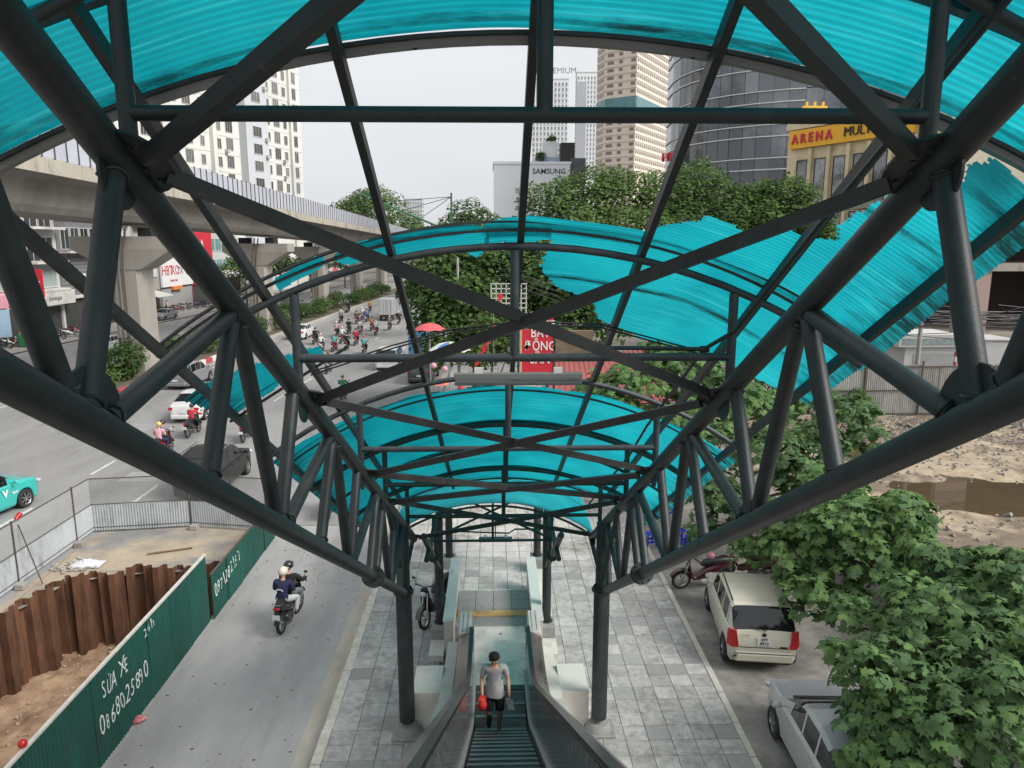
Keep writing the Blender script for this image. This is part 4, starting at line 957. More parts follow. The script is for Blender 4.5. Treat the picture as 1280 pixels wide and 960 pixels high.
# ---------------- motorbike (local +Y ahead)
PAINTS = {k: mat('bike_paint_'+k, v, .25, 0, .04, coat=.6) for k, v in dict(black=(.015, .015, .017), red=(.30, .012, .02), white=(.62, .62, .60), blue=(.03, .06, .22), silver=(.35, .35, .36), maroon=(.055, .005, .010), teal=(.04, .3, .3)).items()}
PLATEM = mat('licence_plate', (.68, .68, .66), .5, 0, .04)
BM = {}
def make_bike_meshes():
    def wheel(y, r, w):
        b = MB(); M = Matrix.Translation((0, y, r)) @ Matrix.Rotation(PI/2, 4, 'Y')
        b.lathe([(r-.07, -w*.35), (r-.03, -w*.5), (r-.006, -w*.3), (r, 0), (r-.006, w*.3), (r-.03, w*.5), (r-.07, w*.35), (r-.07, -w*.35)], 24, 0, M); return b, M, r, w
    for nm, y in (('front', .62), ('rear', -.60)):
        b, M, r, w = wheel(y, .275, .095 if nm == 'rear' else .08); BM['tyre_'+nm] = b.mesh('tyre', DARK)
        b = MB(); b.lathe([(r-.068, -w*.3), (r-.09, -w*.2), (r-.09, w*.2), (r-.068, w*.3)], 24, 0, M); b.lathe([(0, -.05), (.04, -.05), (.04, .05), (0, .05)], 12, 0, M)
        for k in range(5):
            a = k*2*PI/5; d = Vector((0, math.cos(a), math.sin(a))); c = Vector((0, y, .275)); b.beam(c+d*.03, c+d*(r-.08), .02, .03, 0, Vector((1, 0, 0)))
        BM['rim_'+nm] = b.mesh('rim', ALU)
    # bodywork: tail, under-seat shell, leg shield, nose
    b = MB()
    ring = lambda y, z, w, h: [Vector((w*math.cos(t)*(1 if abs(math.cos(t)) < .9 else 1), y, z+h*math.sin(t))) for t in [2*PI*k/12 for k in range(12)]]
    sec = [(-.86, .80, .03, .03), (-.80, .76, .09, .07), (-.6, .70, .13, .12), (-.3, .60, .15, .15), (-.05, .50, .13, .16), (.12, .38, .12, .12), (.28, .34, .14, .07), (.36, .42, .17, .10), (.42, .60, .17, .14), (.46, .78, .14, .12), (.45, .92, .12, .08), (.42, .99, .05, .03)]
    vs = []
    for s in sec: vs += ring(*s)
    fs = [(j*12+i, j*12+(i+1) % 12, (j+1)*12+(i+1) % 12, (j+1)*12+i) for j in range(len(sec)-1) for i in range(12)]+[tuple(range(11, -1, -1)), tuple((len(sec)-1)*12+i for i in range(12))]
    b.add(vs, fs); BM['fairing'] = b.mesh('fairing', PAINTS['black'], ang=50)
    b = MB(); pts = [V(0, .34+.0, .275)]; a = [(.62+.33*math.cos(t), .275+.33*math.sin(t)) for t in [math.radians(d) for d in range(20, 151, 13)]]
    b.sweep([V(0, y, z) for y, z in a], .13, .02, 0, V(1, 0, 0)); BM['front_mudguard'] = b.mesh('front_mudguard', PAINTS['black'], False)
    b = MB(); b.pipe([V(0, -.80, .83), V(0, -.55, .82), V(0, -.25, .80), V(0, .0, .77), V(0, .10, .70)], [.06, .11, .12, .09, .04], 12); BM['seat'] = b.mesh('seat', BLACKP)
    b = MB(); b.pipe([V(-.34, .30, 1.0), V(-.22, .36, 1.02), V(0, .42, 1.0), V(.22, .36, 1.02), V(.34, .30, 1.0)], .016, 8)
    for s in (-1, 1): b.tube((s*.36, .28, .995), (s*.24, .35, 1.02), .02, n=8); b.tube((s*.24, .37, 1.02), (s*.30, .36, 1.17), .006, n=5)
    BM['handlebar'] = b.mesh('handlebar', BLACKP)
    for s, nm in ((-1, 'L'), (1, 'R')):
        b = MB(); b.ell((s*.32, .36, 1.20), (.055, .014, .035), 10, 6); BM['mirror'+nm] = b.mesh('mirror', BLACKP)
    b = MB()
    for s in (-1, 1): b.tube((s*.07, .62, .275), (s*.06, .44, .85), .022, n=8)
    b.tube((0, .44, .8), (0, .40, 1.0), .03, n=8); BM['fork'] = b.mesh('fork', ALU)
    b = MB(); b.ell((0, .55, .86), (.09, .06, .07), 12, 6); BM['headlight'] = b.mesh('headlight', mat('headlight_glass', (.5, .5, .5), .08, .2))
    b = MB(); b.cbox((0, -.86, .77), (.16, .05, .06), bev=.012); BM['tail_lamp'] = b.mesh('tail_lamp', REDL)
    b = MB(); b.cbox((0, -.90, .56), (.19, .008, .14)); b.mesh
    BM['licence_plate'] = b.mesh('licence_plate', PLATEM, False)
    b = MB(); b.beam((0, -.84, .72), (0, -.90, .50), .10, .015); b.sweep([V(0, -.60+.31*math.cos(t), .275+.31*math.sin(t)) for t in [math.radians(d) for d in range(60, 171, 15)]], .13, .015, 0, V(1, 0, 0)); BM['rear_mudguard'] = b.mesh('rear_mudguard', BLACKP, False)
    b = MB(); b.cbox((0, -.22, .30), (.20, .42, .20), bev=.04); b.beam((-.06, -.1, .32), (-.07, -.6, .28), .05, .06); BM['engine'] = b.mesh('engine', mat('engine_alloy', (.12, .12, .12), .45, .6, .2, 12))
    b = MB(); b.pipe([V(.10, -.1, .22), V(.15, -.35, .22), V(.16, -.45, .26), V(.17, -.80, .36)], [.02, .022, .05, .045], 10); BM['exhaust'] = b.mesh('exhaust', mat('exhaust_metal', (.16, .16, .16), .3, .9, .2))
    b = MB(); b.pipe([V(-.12, -.72, .86), V(-.10, -.88, .88), V(.10, -.88, .88), V(.12, -.72, .86)], .012, 6); BM['grab_rail'] = b.mesh('grab_rail', ALU)
make_bike_meshes()
def bike(loc, rz, paint, label, group=None, lean=0.0, full=True):
    t = thing('motorbike', label, 'motorbike', loc, rz, group); t.rotation_euler = (0, lean, rz)
    for nm in ('fairing', 'front_mudguard'): setmat(link(nm, BM[nm], t), PAINTS[paint])
    for w in ('front', 'rear'):
        o = link('wheel', BM['tyre_'+w], t); link('rim', BM['rim_'+w], o)
    for nm in ('seat', 'handlebar', 'mirrorL', 'mirrorR', 'fork', 'headlight', 'tail_lamp', 'licence_plate', 'rear_mudguard', 'engine', 'exhaust', 'grab_rail'):
        link(nm.rstrip('LR') if nm.startswith('mirror') else nm, BM[nm], t)
    return t
# ================================================================ cars (local +Y ahead, origin on the ground at the middle)
def lerpt(tab, t):
    if t <= tab[0][0]: return tab[0][1]
    for (a, x), (b_, y) in zip(tab, tab[1:]):
        if t <= b_: return x+(y-x)*(t-a)/(b_-a)
    return tab[-1][1]
RUBB = mat('tyre_rubber', (.022, .022, .023), .75, 0, .1, 10)
BLKCOAT = None
RIMM = mat('alloy_rim', (.38, .38, .38), .3, .85, .05)
CGLASS = mat('car_glass', (.012, .014, .016), .04, 0, .05, spec=.7)
HLM = mat('headlamp', (.55, .56, .58), .08, .3)
TRIM = mat('black_trim', (.02, .02, .02), .5)
def car_shape(kind):
    if kind == 'hatch':
        return dict(L=3.52, W=.80, wb=(-1.20, 1.17), r=.285, top=[(-.5, .55), (-.497, .78), (-.478, .97), (-.455, 1.10), (-.40, 1.38), (-.36, 1.455), (-.1, 1.485), (.06, 1.45), (.13, 1.36), (.275, 1.00), (.30, .965), (.42, .88), (.47, .78), (.495, .62), (.5, .45)],
                    belt=[(-.5, .53), (-.497, .76), (-.478, .93), (-.1, .955), (.28, .90), (.42, .84), (.47, .74), (.495, .58), (.5, .42)], hwb=[(-.5, .60), (-.49, .68), (-.46, .75), (-.3, .795), (.3, .79), (.42, .74), (.48, .62), (.5, .5)], hwt=.655,
                    ws=(.10, .27), rw=(-.474, -.385), pillars=[(-.36, -.335), (-.20, -.185), (-.01, .01)], gl=(-.37, .17))
    if kind == 'sedan':
        return dict(L=4.35, W=.86, wb=(-1.30, 1.33), r=.30, top=[(-.5, .5), (-.496, .80), (-.485, .98), (-.37, 1.06), (-.22, 1.38), (-.10, 1.455), (.02, 1.45), (.09, 1.38), (.235, 1.02), (.26, .98), (.40, .90), (.47, .78), (.496, .60), (.5, .42)],
                    belt=[(-.5, .48), (-.496, .76), (-.485, .92), (-.3, .98), (.22, .94), (.40, .86), (.47, .74), (.496, .56), (.5, .4)], hwb=[(-.5, .60), (-.485, .74), (-.42, .83), (.30, .85), (.42, .79), (.48, .64), (.5, .5)], hwt=.70,
                    ws=(.07, .232), rw=(-.36, -.20), pillars=[(-.13, -.115), (.005, .02)], gl=(-.26, .14))
    return dict(L=4.35, W=.90, wb=(-1.28, 1.30), r=.34, top=[(-.5, .6), (-.497, .90), (-.48, 1.10), (-.43, 1.46), (-.39, 1.60), (-.1, 1.665), (.04, 1.62), (.10, 1.52), (.235, 1.14), (.26, 1.10), (.42, 1.0), (.475, .86), (.497, .66), (.5, .5)],
                belt=[(-.5, .58), (-.497, .86), (-.48, 1.02), (-.1, 1.06), (.24, 1.03), (.42, .95), (.475, .80), (.497, .62), (.5, .47)], hwb=[(-.5, .66), (-.485, .78), (-.44, .87), (.32, .88), (.43, .82), (.48, .68), (.5, .56)], hwt=.74,
                ws=(.07, .232), rw=(-.475, -.405), pillars=[(-.33, -.31), (-.16, -.145), (.0, .015)], gl=(-.38, .15))
CARM = {}
def car_meshes(kind):
    if kind in CARM: return CARM[kind]
    S = car_shape(kind); L = S['L']; n = 84; hw = S['W']; zb0 = .20
    ts = sorted(set([round(-.5+i/n, 5) for i in range(n+1)]+[-.497, -.49, .49, .497]+list(S['ws'])+list(S['rw'])+[x for p in S['pillars'] for x in p]+list(S['gl'])))
    rings = []; ra = S['r']+.055
    for t in ts:
        y = t*L; top = lerpt(S['top'], t); belt = min(lerpt(S['belt'], t), top-.012); hb = lerpt(S['hwb'], t)
        zb = zb0+(.10 if abs(t) > .46 else 0); arch = 0
        for wy in S['wb']:
            d = abs(y-wy)
            if d < ra: arch = max(arch, S['r']+math.sqrt(ra*ra-d*d)*.98)
        cab = min(1, max(0, (top-belt-.03)/.30)); ht = hb*.90*(1-cab)+(S['hwt']+.02*(1-abs(t)*2))*cab
        zm = (zb+belt)/2; z1 = max(zb, arch); z2 = max(zb+.10, arch+.004); z3 = max(zm, arch+.03)
        g0 = belt+.012*cab+.002; g1 = top-.07*cab-.006
        pts = [(0, zb), (hb*.90, z1), (hb*.975, z2), (hb*1.0, z3), (hb*.985, max(belt-.05, z3+.02) if belt-.05 > z3 else z3+.01), (hb*.955, belt), (hb*.955*(1-cab)+(hb*.93)*cab, g0), ((hb*.93+ht)/2*cab+(hb*.94)*(1-cab), g0+(g1-g0)*.5), (ht, g1), (ht*.90, top-.018), (ht*.5, top-.003), (0, top)]
        rings.append([V(x, y, z) for x, z in pts])
    R = len(rings[0]); body, win = MB(), {}
    gl = S['gl']; fsb = []; vs = []
    for r in rings: vs += r+[V(-p.x, p.y, p.z) for p in r]
    def cat(j, i):
        t0, t1 = ts[j], ts[j+1]; tm = (t0+t1)/2
        if S['ws'][0] <= tm <= S['ws'][1] and i in (8, 9, 10): return 'windscreen'
        if S['rw'][0] <= tm <= S['rw'][1] and i in (8, 9, 10): return 'rear_window'
        if i in (6, 7) and gl[0] <= tm <= gl[1] and lerpt(S['top'], tm)-lerpt(S['belt'], tm) > .16:
            for k, (a, b_) in enumerate(S['pillars']):
                if a <= tm <= b_: return None
            k = sum(1 for a, b_ in S['pillars'] if tm > b_); return 'window%d' % k
        return None
    for j in range(len(ts)-1):
        for side in (0, 1):
            for i in range(R-1):
                a, b_ = j*2*R+side*R+i, (j+1)*2*R+side*R+i
                f = (a, b_, b_+1, a+1) if side == 0 else (a, a+1, b_+1, b_)
                c = cat(j, i)
                if c:
                    key = c+('' if c in ('windscreen', 'rear_window') else 'RL'[side]); win.setdefault(key, []).append(f)
                else: fsb.append(f)
    last = (len(ts)-1)*2*R; body.v = [tuple(p) for p in vs]; body.f = fsb+[tuple(list(range(R))+[R+i for i in range(R-2, 0, -1)]), tuple([last+i for i in range(R-1, -1, -1)]+[last+R+i for i in range(1, R-1)])]
    body.m = [0]*len(body.f)
    out = dict(S=S, body=body.mesh('body', PAINTS['white'], ang=24)); wins = []
    for k, fl in win.items():
        used = sorted({i for f in fl for i in f}); mp_ = {u: q for q, u in enumerate(used)}; b = MB(); b.v = [tuple(vs[u]) for u in used]; b.f = [tuple(mp_[i] for i in f) for f in fl]; b.m = [0]*len(fl)
        nm = 'window' if k.startswith('window') else k; wins.append((nm, b.mesh(nm, CGLASS)))
    out['wins'] = wins
    r = S['r']; w = .19; MY = Matrix.Rotation(PI/2, 4, 'Y')
    b = MB(); b.lathe([(r*.66, -w/2), (r*.93, -w/2), (r, -w*.35), (r, w*.35), (r*.93, w/2), (r*.66, w/2)], 28, 0, MY); out['tyre'] = b.mesh('wheel', RUBB)
    b = MB(); b.lathe([(r*.67, -w*.42), (r*.60, -w*.30), (r*.60, w*.30), (r*.67, w*.42)], 28, 0, MY); b.lathe([(0, -w*.36), (.06, -w*.36), (.06, w*.36), (0, w*.36)], 12, 0, MY)
    for k in range(7):
        for sgn in (-1, 1):
            a = k*2*PI/7; d = V(0, math.cos(a), math.sin(a)); b.beam(V(sgn*w*.34, 0, 0)+d*.04, V(sgn*w*.37, 0, 0)+d*r*.63, .05, .02, 0, V(1, 0, 0))
    b.lathe([(0, -.02), (r*.6, -.02), (r*.6, .02), (0, .02)], 20, 1, MY); out['rim'] = b.mesh('rim', [RIMM, TRIM])
    CARM[kind] = out; return out
CPAINT = {k: mat('car_paint_'+k, v, r, 0, .05, 2, coat=.5, col2=v2, c2s=2.5, c2t=(.55, .8)) for k, v, v2, r in (('cream', (.56, .54, .44), (.47, .44, .33), .35), ('silver', (.40, .41, .42), (.36, .37, .38), .3), ('white', (.66, .66, .65), (.6, .6, .6), .3), ('black', (.010, .010, .011), (.018, .018, .018), .35), ('teal', (.04, .42, .38), (.04, .38, .35), .3), ('dark', (.05, .055, .06), (.07, .07, .07), .3), ('grey', (.20, .20, .21), (.22, .22, .22), .3))}
MATS['car_paint_black'].node_tree.nodes['Principled BSDF'].inputs['Coat Weight'].default_value = .12
MATS['car_paint_black'].node_tree.nodes['Principled BSDF'].inputs['Specular IOR Level'].default_value = .3
def car(kind, paint, loc, rz, label, group=None, plate=None, detail=False):
    D = car_meshes(kind); S = D['S']; L = S['L']; hw = S['W']
    t = thing('parked_car' if detail else 'car', label, 'car', loc, rz, group)
    bd = setmat(link('body', D['body'], t), CPAINT[paint])
    for nm, me in D['wins']: link(nm, me, t)
    for wy in S['wb']:
        for s in (-1, 1):
            o = link('wheel', D['tyre'], t, (s*(hw-.10), wy, S['r'])); link('rim', D['rim'], o)
        MB().cbox((0, wy, S['r']+.08), (hw*1.55, S['r']*2+.12, .40)).build('wheel_well', TRIM, t, smooth=False)
    zt = lerpt(S['belt'], -.478)
    for s in (-1, 1):
        if kind == 'hatch':
            b = MB(); xo = lambda z: .735 if z < .9 else .70
            b.add([V(s*.54, -L*.497-.03, .62), V(s*.69, -L*.487-.035, .60), V(s*.785, -L*.462-.01, .62), V(s*.765, -L*.450, .96), V(s*.69, -L*.478-.03, .99), V(s*.60, -L*.487-.025, .98),
                   V(s*.53, -L*.48, .60), V(s*.70, -L*.46, .60), V(s*.70, -L*.44, .62), V(s*.70, -L*.44, .94), V(s*.66, -L*.45, .97), V(s*.58, -L*.46, .97)],
                  [(0, 1, 4, 5), (1, 2, 3, 4), (0, 5, 11, 6), (5, 4, 10, 11), (4, 3, 9, 10), (3, 2, 8, 9), (2, 1, 7, 8), (1, 0, 6, 7)]); b.build('tail_lamp', REDL, t, ang=50)
        else:
            b = MB(); b.cbox((s*(hw*.80), -L*.488, zt-.13), (.24, .10, .15), bev=.025); b.build('tail_lamp', REDL, t)
        b = MB(); b.cbox((s*(hw*.78), L*.468, .68 if kind != 'suv' else .80), (.26, .20, .12), bev=.04); b.build('headlight', HLM, t)
        b = MB(); yw = lerpt([(0, .20), (1, .20)], 0)*L; zz = lerpt(S['belt'], .2)+.10; b.ell((s*(hw+.13), yw-.10, zz), (.10, .05, .065), 12, 8); b.tube((s*(hw-.06), yw-.08, zz-.04), (s*(hw+.06), yw-.10, zz-.03), .02, n=6)
        setmat(b.build('wing_mirror', PAINTS['black'], t), CPAINT[paint])
        for yy in (-.07, .10) if kind == 'hatch' else (-.10, .08):
            b = MB(); b.cbox((s*(hw*.985), yy*L, lerpt(S['belt'], yy)-.12), (.03, .16, .03), bev=.008); setmat(b.build('door_handle', PAINTS['black'], t), CPAINT[paint])
    b = MB(); b.cbox((0, L*.497, .50), (hw*1.1, .03, .14)); b.build('grille', TRIM, t)
    b = MB(); b.cbox((0, -L/2-.012, .36 if kind != 'hatch' else .40), (hw*1.60, .12, .24), bev=.055); setmat(b.build('rear_bumper', PAINTS['black'], t), CPAINT[paint])
    zp = .80 if kind == 'hatch' else .62
    pl = MB().cbox((0, -L/2-.03 if zp < .7 else -L*.497-.012, zp-(.04 if zp > .7 else 0)), (.30 if zp > .7 else .36, .012, .20 if zp > .7 else .13)).build('licence_plate', PLATEM, t, smooth=False)
    return t
white = car('hatch', 'cream', (5.95, 16.45, -.03), math.radians(-7.5), 'cream white small hatchback parked tail first beside the trees', detail=True)
S = car_shape('hatch'); L = S['L']
pl = [c for c in white.children if c.name.startswith('licence_plate')][0]
INK = mat('plate_ink', (.03, .03, .05), .5)
text('29Y', .095, INK, pl, plane_M((0, -L*.497-.022, .81), (1, 0, 0), (0, 0, 1)), ext=.001, bold=.002)
text('0912', .095, INK, pl, plane_M((0, -L*.497-.022, .715), (1, 0, 0), (0, 0, 1)), ext=.001, bold=.002)
b = MB(); b.tube((.05, -L*.487, .99), (-.30, -L*.470, 1.06), .010, n=6); b.build('rear_wiper', TRIM, white)
b = MB(); b.lathe([(0, 0), (.045, 0), (.045, .01), (0, .012)], 16, 0, Matrix.Translation((0, -L*.488, .90)) @ Matrix.Rotation(PI/2, 4, 'X')); b.build('badge', TRIM, white)
text('MORNING', .045, TRIM, white, plane_M((-.42, -L*.496-.008, .885), (1, 0, 0), (0, 0, 1)), ext=.001)
MB().cbox((.42, -L*.497-.008, .64), (.16, .008, .035)).build('badge', TRIM, white)
for s in (-1, 1):
    b = MB(); b.beam((s*.615, -1.22, 1.452), (s*.60, .15, 1.47), .03, .015); b.build('roof_rail', TRIM, white)
    b = MB(); 
    for yy in (-.62, .06, .66): b.beam((s*.788, yy, .30), (s*.775, yy-.03, .93), .006, .008)
    b.build('door_seam', TRIM, white)
b = MB(); b.cbox((0, -L*.50-.055, .50), (1.30, .012, .012)); b.cbox((0, -L*.497-.008, .615), (1.05, .012, .012)); b.build('bumper_seam', TRIM, white)
b = MB(); rs = random.Random(4)
for i in range(9): b.beam((-.72+rs.uniform(0, .16), -L*.5-.066+rs.uniform(0, .004), .40+rs.uniform(-.05, .07)), (-.70+rs.uniform(0, .16), -L*.5-.066, .42+rs.uniform(-.05, .07)), .012, .006)
b.build('bumper_scuffs', TRIM, white)
silver = car('sedan', 'silver', (5.92, 11.25, -.03), math.radians(-3), 'silver sedan parked behind the cream hatchback, half under the leafy tree', detail=True)
b = MB(); b.beam((-.58, 1.06, 1.00), (.58, 1.06, 1.00), .09, .03); b.beam((-.5, 1.0, 1.04), (.05, .94, 1.06), .02, .015); b.build('wiper_cowl', TRIM, silver)
# moving cars (photo positions put on the road)
def at_road(px, py): p = G(px, py, -.146); return (p.x, p.y, -.146)
def rd(Y): return -math.atan(.05) if Y > 45 else 0.0
for kind, paint, px, py, lab in (
        ('suv', 'grey', 238, 480, 'grey suv driving away beside the red and white median kerb'),
        ('sedan', 'white', 250, 518, 'white car driving away just ahead of the motorbikes, behind the torn teal strip'),
        ('suv', 'black', 270, 605, 'black suv with roof rails standing behind the mesh fence'),
        ('sedan', 'white', 378, 422, 'white car driving away beside the grey median kerb'),
        ('suv', 'white', 489, 458, 'white car driving away in the middle of the far carriageway'),
        ('suv', 'dark', 530, 474, 'dark grey car driving away beside the red umbrellas')):
    x, y, z = at_road(px, py); car(kind, paint, (x, y, z), rd(y) if px != 270 else 0, lab, 'cars on the carriageway')
tx = G(14, 640, -.146)
taxi = car('suv', 'teal', (tx.x-.85, tx.y-.6, -.146), math.radians(-12), 'turquoise taxi with white marks on its door at the left edge')
for c in (1,): 
    text('V', .34, WHITEP, taxi, plane_M((.898, .45, .78), (0, 1, 0), (0, 0, 1)), ext=.004, bold=.015); text('taxi', .16, WHITEP, taxi, plane_M((.898, .85, .74), (0, 1, 0), (0, 0, 1)), ext=.004, bold=.004)
for (px, py, pt, lab) in ((398, 372, 'white', 'white car on the far carriageway, seen between the second and third piers'), (206, 400, 'grey', 'grey car on the far carriageway just right of the first pier'), (362, 384, 'dark', 'dark car on the far carriageway left of the third pier'), (130, 440, 'silver', 'silver car parked near the shops left of the first pier')):
    x, y, z = at_road(px, py); x2 = min(x, cx(y, -30.5)); car('sedan', pt, (x2, y, -.146), PI+rd(y), lab, 'cars on the far side of the viaduct')
# ---------------- box truck
x, y, z = at_road(484, 401); tr = thing('box_truck', 'small silver box truck driving away among the motorbikes', 'truck', (x, y+1.5, -.146), rd(y))
BOXM = mat('truck_box', (.42, .43, .44), .45, .3, .08, 3, stretch=(6, 1, 1))
MB().cbox((0, -.2, 1.75), (1.85, 3.6, 2.0), bev=.03).build('cargo_box', BOXM, tr)
for s in (-1, 1):
    d = MB().cbox((s*.46, -2.02, 1.75), (.86, .04, 1.86), bev=.01).build('door', mat('truck_door', (.52, .53, .53), .45, .2, .08, 4), tr)
    for k in (-.22, .22): MB().tube((s*.46+k, -2.05, .95), (s*.46+k, -2.05, 2.6), .02, n=6).build('lock_bar', ALU, d)
    MB().cbox((s*.75, -2.0, .60), (.22, .06, .12)).build('tail_lamp', REDL, tr)
    for yy in (-1.3, 2.1):
        o = link('wheel', CARM['suv']['tyre'], tr, (s*.75, yy, .34)); link('rim', CARM['suv']['rim'], o)
b = MB(); b.box(-.75, -2.0, .50, .75, 2.6, .72); b.build('chassis', TRIM, tr)
b = MB(); b.cbox((0, 2.35, 1.25), (1.6, 1.3, 1.25), bev=.1); b.build('cab', CPAINT['white'], tr)
b = MB()
for i in range(14): b.box(-.8+i*.12, 1.0, 2.76, -.77+i*.12, 1.05, 3.35)
b.box(-.82, .98, 3.35, .82, 1.06, 3.41); b.build('roof_grille', ALU, tr)
# ---------------- motorbike traffic
B_ = lambda x, y: (350+x/7.11, 340+y/7.11)
flow = [
 ((357, 789), 'black', 'black', 'black', ('navy', 'cream'), 'in the near lane beside the green hoarding', 0),
 ((237, 547), 'black', 'red', 'black', None, 'behind the white car, with a red sleeve', 0),
 ((200, 572), 'red', 'grey', 'black', ('pink', 'yellow'), 'nearest the mesh fence in the wide carriageway', 0),
 ((305, 553), 'black', 'black', 'grey', None, 'half hidden behind the near lattice tubes', 0),
 ((427, 503), 'teal', 'green', 'green', None, 'alone in the carriageway ahead of the black suv', 0),
 ((411, 648), 'black', 'grey', 'black', None, 'under the edge of the lower teal roof', 0),
 (B_(420, 905), 'silver', 'brown', 'brown', None, 'just under the second cross tie', 0),
 (B_(355, 712), 'white', 'white', 'pink', None, 'behind the white car at the median side', 0),
 (B_(305, 645), 'black', 'black', 'black', None, 'right beside the white car at the median', 0),
 (B_(475, 710), 'red', 'teal', 'grey', None, 'with a turquoise shirt at the front of the pack', 0),
 (B_(585, 700), 'black', 'black', 'black', None, 'dark one centred at the front of the pack', 0),
 (B_(742, 732), 'black', 'teal', 'red', None, 'behind the white suv in the pack', 0),
 (B_(545, 635), 'red', 'white', 'pink', None, 'white shirt second row of the pack', 0),
 (B_(668, 655), 'red', 'red', 'black', None, 'red and dark in the second row of the pack', 0),
 (B_(497, 580), 'black', 'pink', 'white', None, 'pink shirt left of the pack', 0),
 (B_(605, 552), 'black', 'black', 'black', None, 'all black in the third row of the pack', 0),
 (B_(708, 555), 'white', 'white', 'black', ('white', 'red'), 'two up in the third row of the pack', 0),
 (B_(535, 455), 'black', 'grey', 'white', None, 'grey jacket at the left back of the pack', 0),
 (B_(680, 462), 'red', 'black', 'black', ('brown', 'black'), 'two up at the back of the pack', 0),
 (B_(728, 425), 'white', 'white', 'white', None, 'white shirt at the back of the pack', 0),
 (B_(768, 445), 'blue', 'blue', 'black', None, 'blue jacket at the back of the pack', 0),
 (B_(795, 357), 'black', 'orange', 'black', None, 'ahead of the pack near the median kerb', 0),
 (B_(812, 525), 'red', 'orange', 'black', None, 'orange jacket behind the box truck to the left', 0),
 (B_(846, 565), 'red', 'white', 'white', None, 'white helmet behind the box truck', 0),
 (B_(970, 520), 'black', 'grey', 'yellow', None, 'yellow helmet directly behind the box truck', 0),
 (B_(1050, 470), 'black', 'black', 'white', None, 'tucked at the right rear corner of the box truck', 0),
 (B_(600, 362), 'black', 'black', 'grey', None, 'riding close to the hedge of the median', 0),
 (B_(1135, 392), 'white', 'white', 'green', None, 'right of the box truck near the trees', 0),
 (B_(1066, 290), 'silver', 'white', 'grey', None, 'ahead of the box truck in white', 0),
 (B_(1035, 258), 'black', 'brown', 'brown', None, 'ahead of the box truck in brown', 0),
 (B_(1110, 250), 'red', 'navy', 'black', None, 'farthest one before the road bends', 0),
]
for k, ((px, py), paint, sh_, he, pas, where, _) in enumerate(flow):
    p = G(px, py, -.146); rz = rd(p.y)+rnd.uniform(-.06, .06); loc = (p.x, p.y+.5, -.146)
    if k == 0: rz = -.10
    bike(loc, rz, paint, '%s motorbike %s' % (paint, where), 'motorbikes in the traffic')
    rider(loc, rz, sh_, he, 'person in %s top riding, %s' % (sh_, where), 'riders in the traffic', legs='black' if k % 3 else 'grey')
    if pas: 
        t = rider(loc, rz, pas[0], pas[1], 'passenger in %s top and %s helmet, %s' % (pas[0], pas[1], where), 'riders in the traffic', True, legs='white' if k == 0 else 'navy')
        if k == 0:
            cb = MB(); J = rider_pose(-.36, True)
            for i in range(9):
                a = math.radians(20+i*17.5); cb.cbox((.085*math.cos(a), -.605+.0*abs(math.cos(a)), 1.10+.06*math.sin(a)), (.020, .012, .024))
            cb.build('back_print', WHITEP, t, smooth=False)
# white scooter coming the other way, left
p = G(66, 476, -.146); bike((p.x, p.y, -.146), PI-.9, 'white', 'white scooter coming towards us on the far left carriageway'); rider((p.x, p.y, -.146), PI-.9, 'white', 'grey', 'person in white top riding the white scooter on the far left', None, legs='black')
# parked ones near us
p = G(535, 787, 0); bike((p.x+.20, p.y+.60, .0), PI-.42, 'black', 'black motorbike parked on the pavement beside the left column', lean=.12)
bike((5.55, 18.9, -.03), math.radians(96), 'maroon', 'maroon motorbike parked crosswise ahead of the cream hatchback', lean=-.12)
p = (6.6, 19.0); 
t = thing('helmet', 'pink helmet resting on the seat of the maroon motorbike', 'helmet', (5.75, 18.9, .86)); b = MB(); b.ell((0, 0, .03), (.12, .13, .12), 14, 8, z0=-.4); b.build('shell', mat('helmet_rose', (.45, .18, .20), .3, coat=.4), t); MB().prism([(-.09, .09), (-.07, .16), (0, .18), (.07, .16), (.09, .09)], .02, .035).build('peak', BLACKP, t)
bike((6.95, 19.3, -.03), math.radians(60), 'maroon', 'maroon motorbike nose partly hidden by leaves ahead of the hatchback', lean=-.1)
# parked bikes before the shops
spots = [(4, 436), (14, 434), (24, 433), (33, 432), (44, 431), (72, 424), (88, 421), (98, 418), (205, 392), (214, 391), (222, 389), (231, 387), (240, 386), (250, 384), (258, 383)]
pc = ['black', 'white', 'red', 'black', 'silver', 'black', 'white', 'red', 'black', 'black', 'red', 'silver', 'black', 'blue', 'black']
for i, (px, py) in enumerate(spots):
    p = G(px, py, -.06)
    pl_ = ['in front of the football poster', 'beside the green bin by the football poster', 'in front of the pink shophouse', 'in front of the grey shop', 'under the white sign with red letters'][0 if i < 2 else 1 if i < 5 else 2 if i < 8 else 3 if i < 9 else 4]
    ordn = ['first', 'second', 'third', 'fourth', 'fifth', 'sixth', 'seventh', 'eighth', 'ninth', 'tenth', 'eleventh', 'twelfth', 'thirteenth', 'fourteenth', 'last'][i]
    bike((p.x, p.y, -.06), math.radians(-75+rnd.uniform(-12, 12)), pc[i], '%s parked motorbike, %s from the left in the row by the shops' % (pc[i], ordn), 'motorbikes parked by the shops', lean=.1)

suv_b = [o for o in bpy.data.objects if o.get('label', '').startswith('black suv')][0]
for s in (-1, 1): MB().beam((s*.70, -1.75, 1.66), (s*.70, .25, 1.69), .04, .03).build('roof_rail', ALU, suv_b)
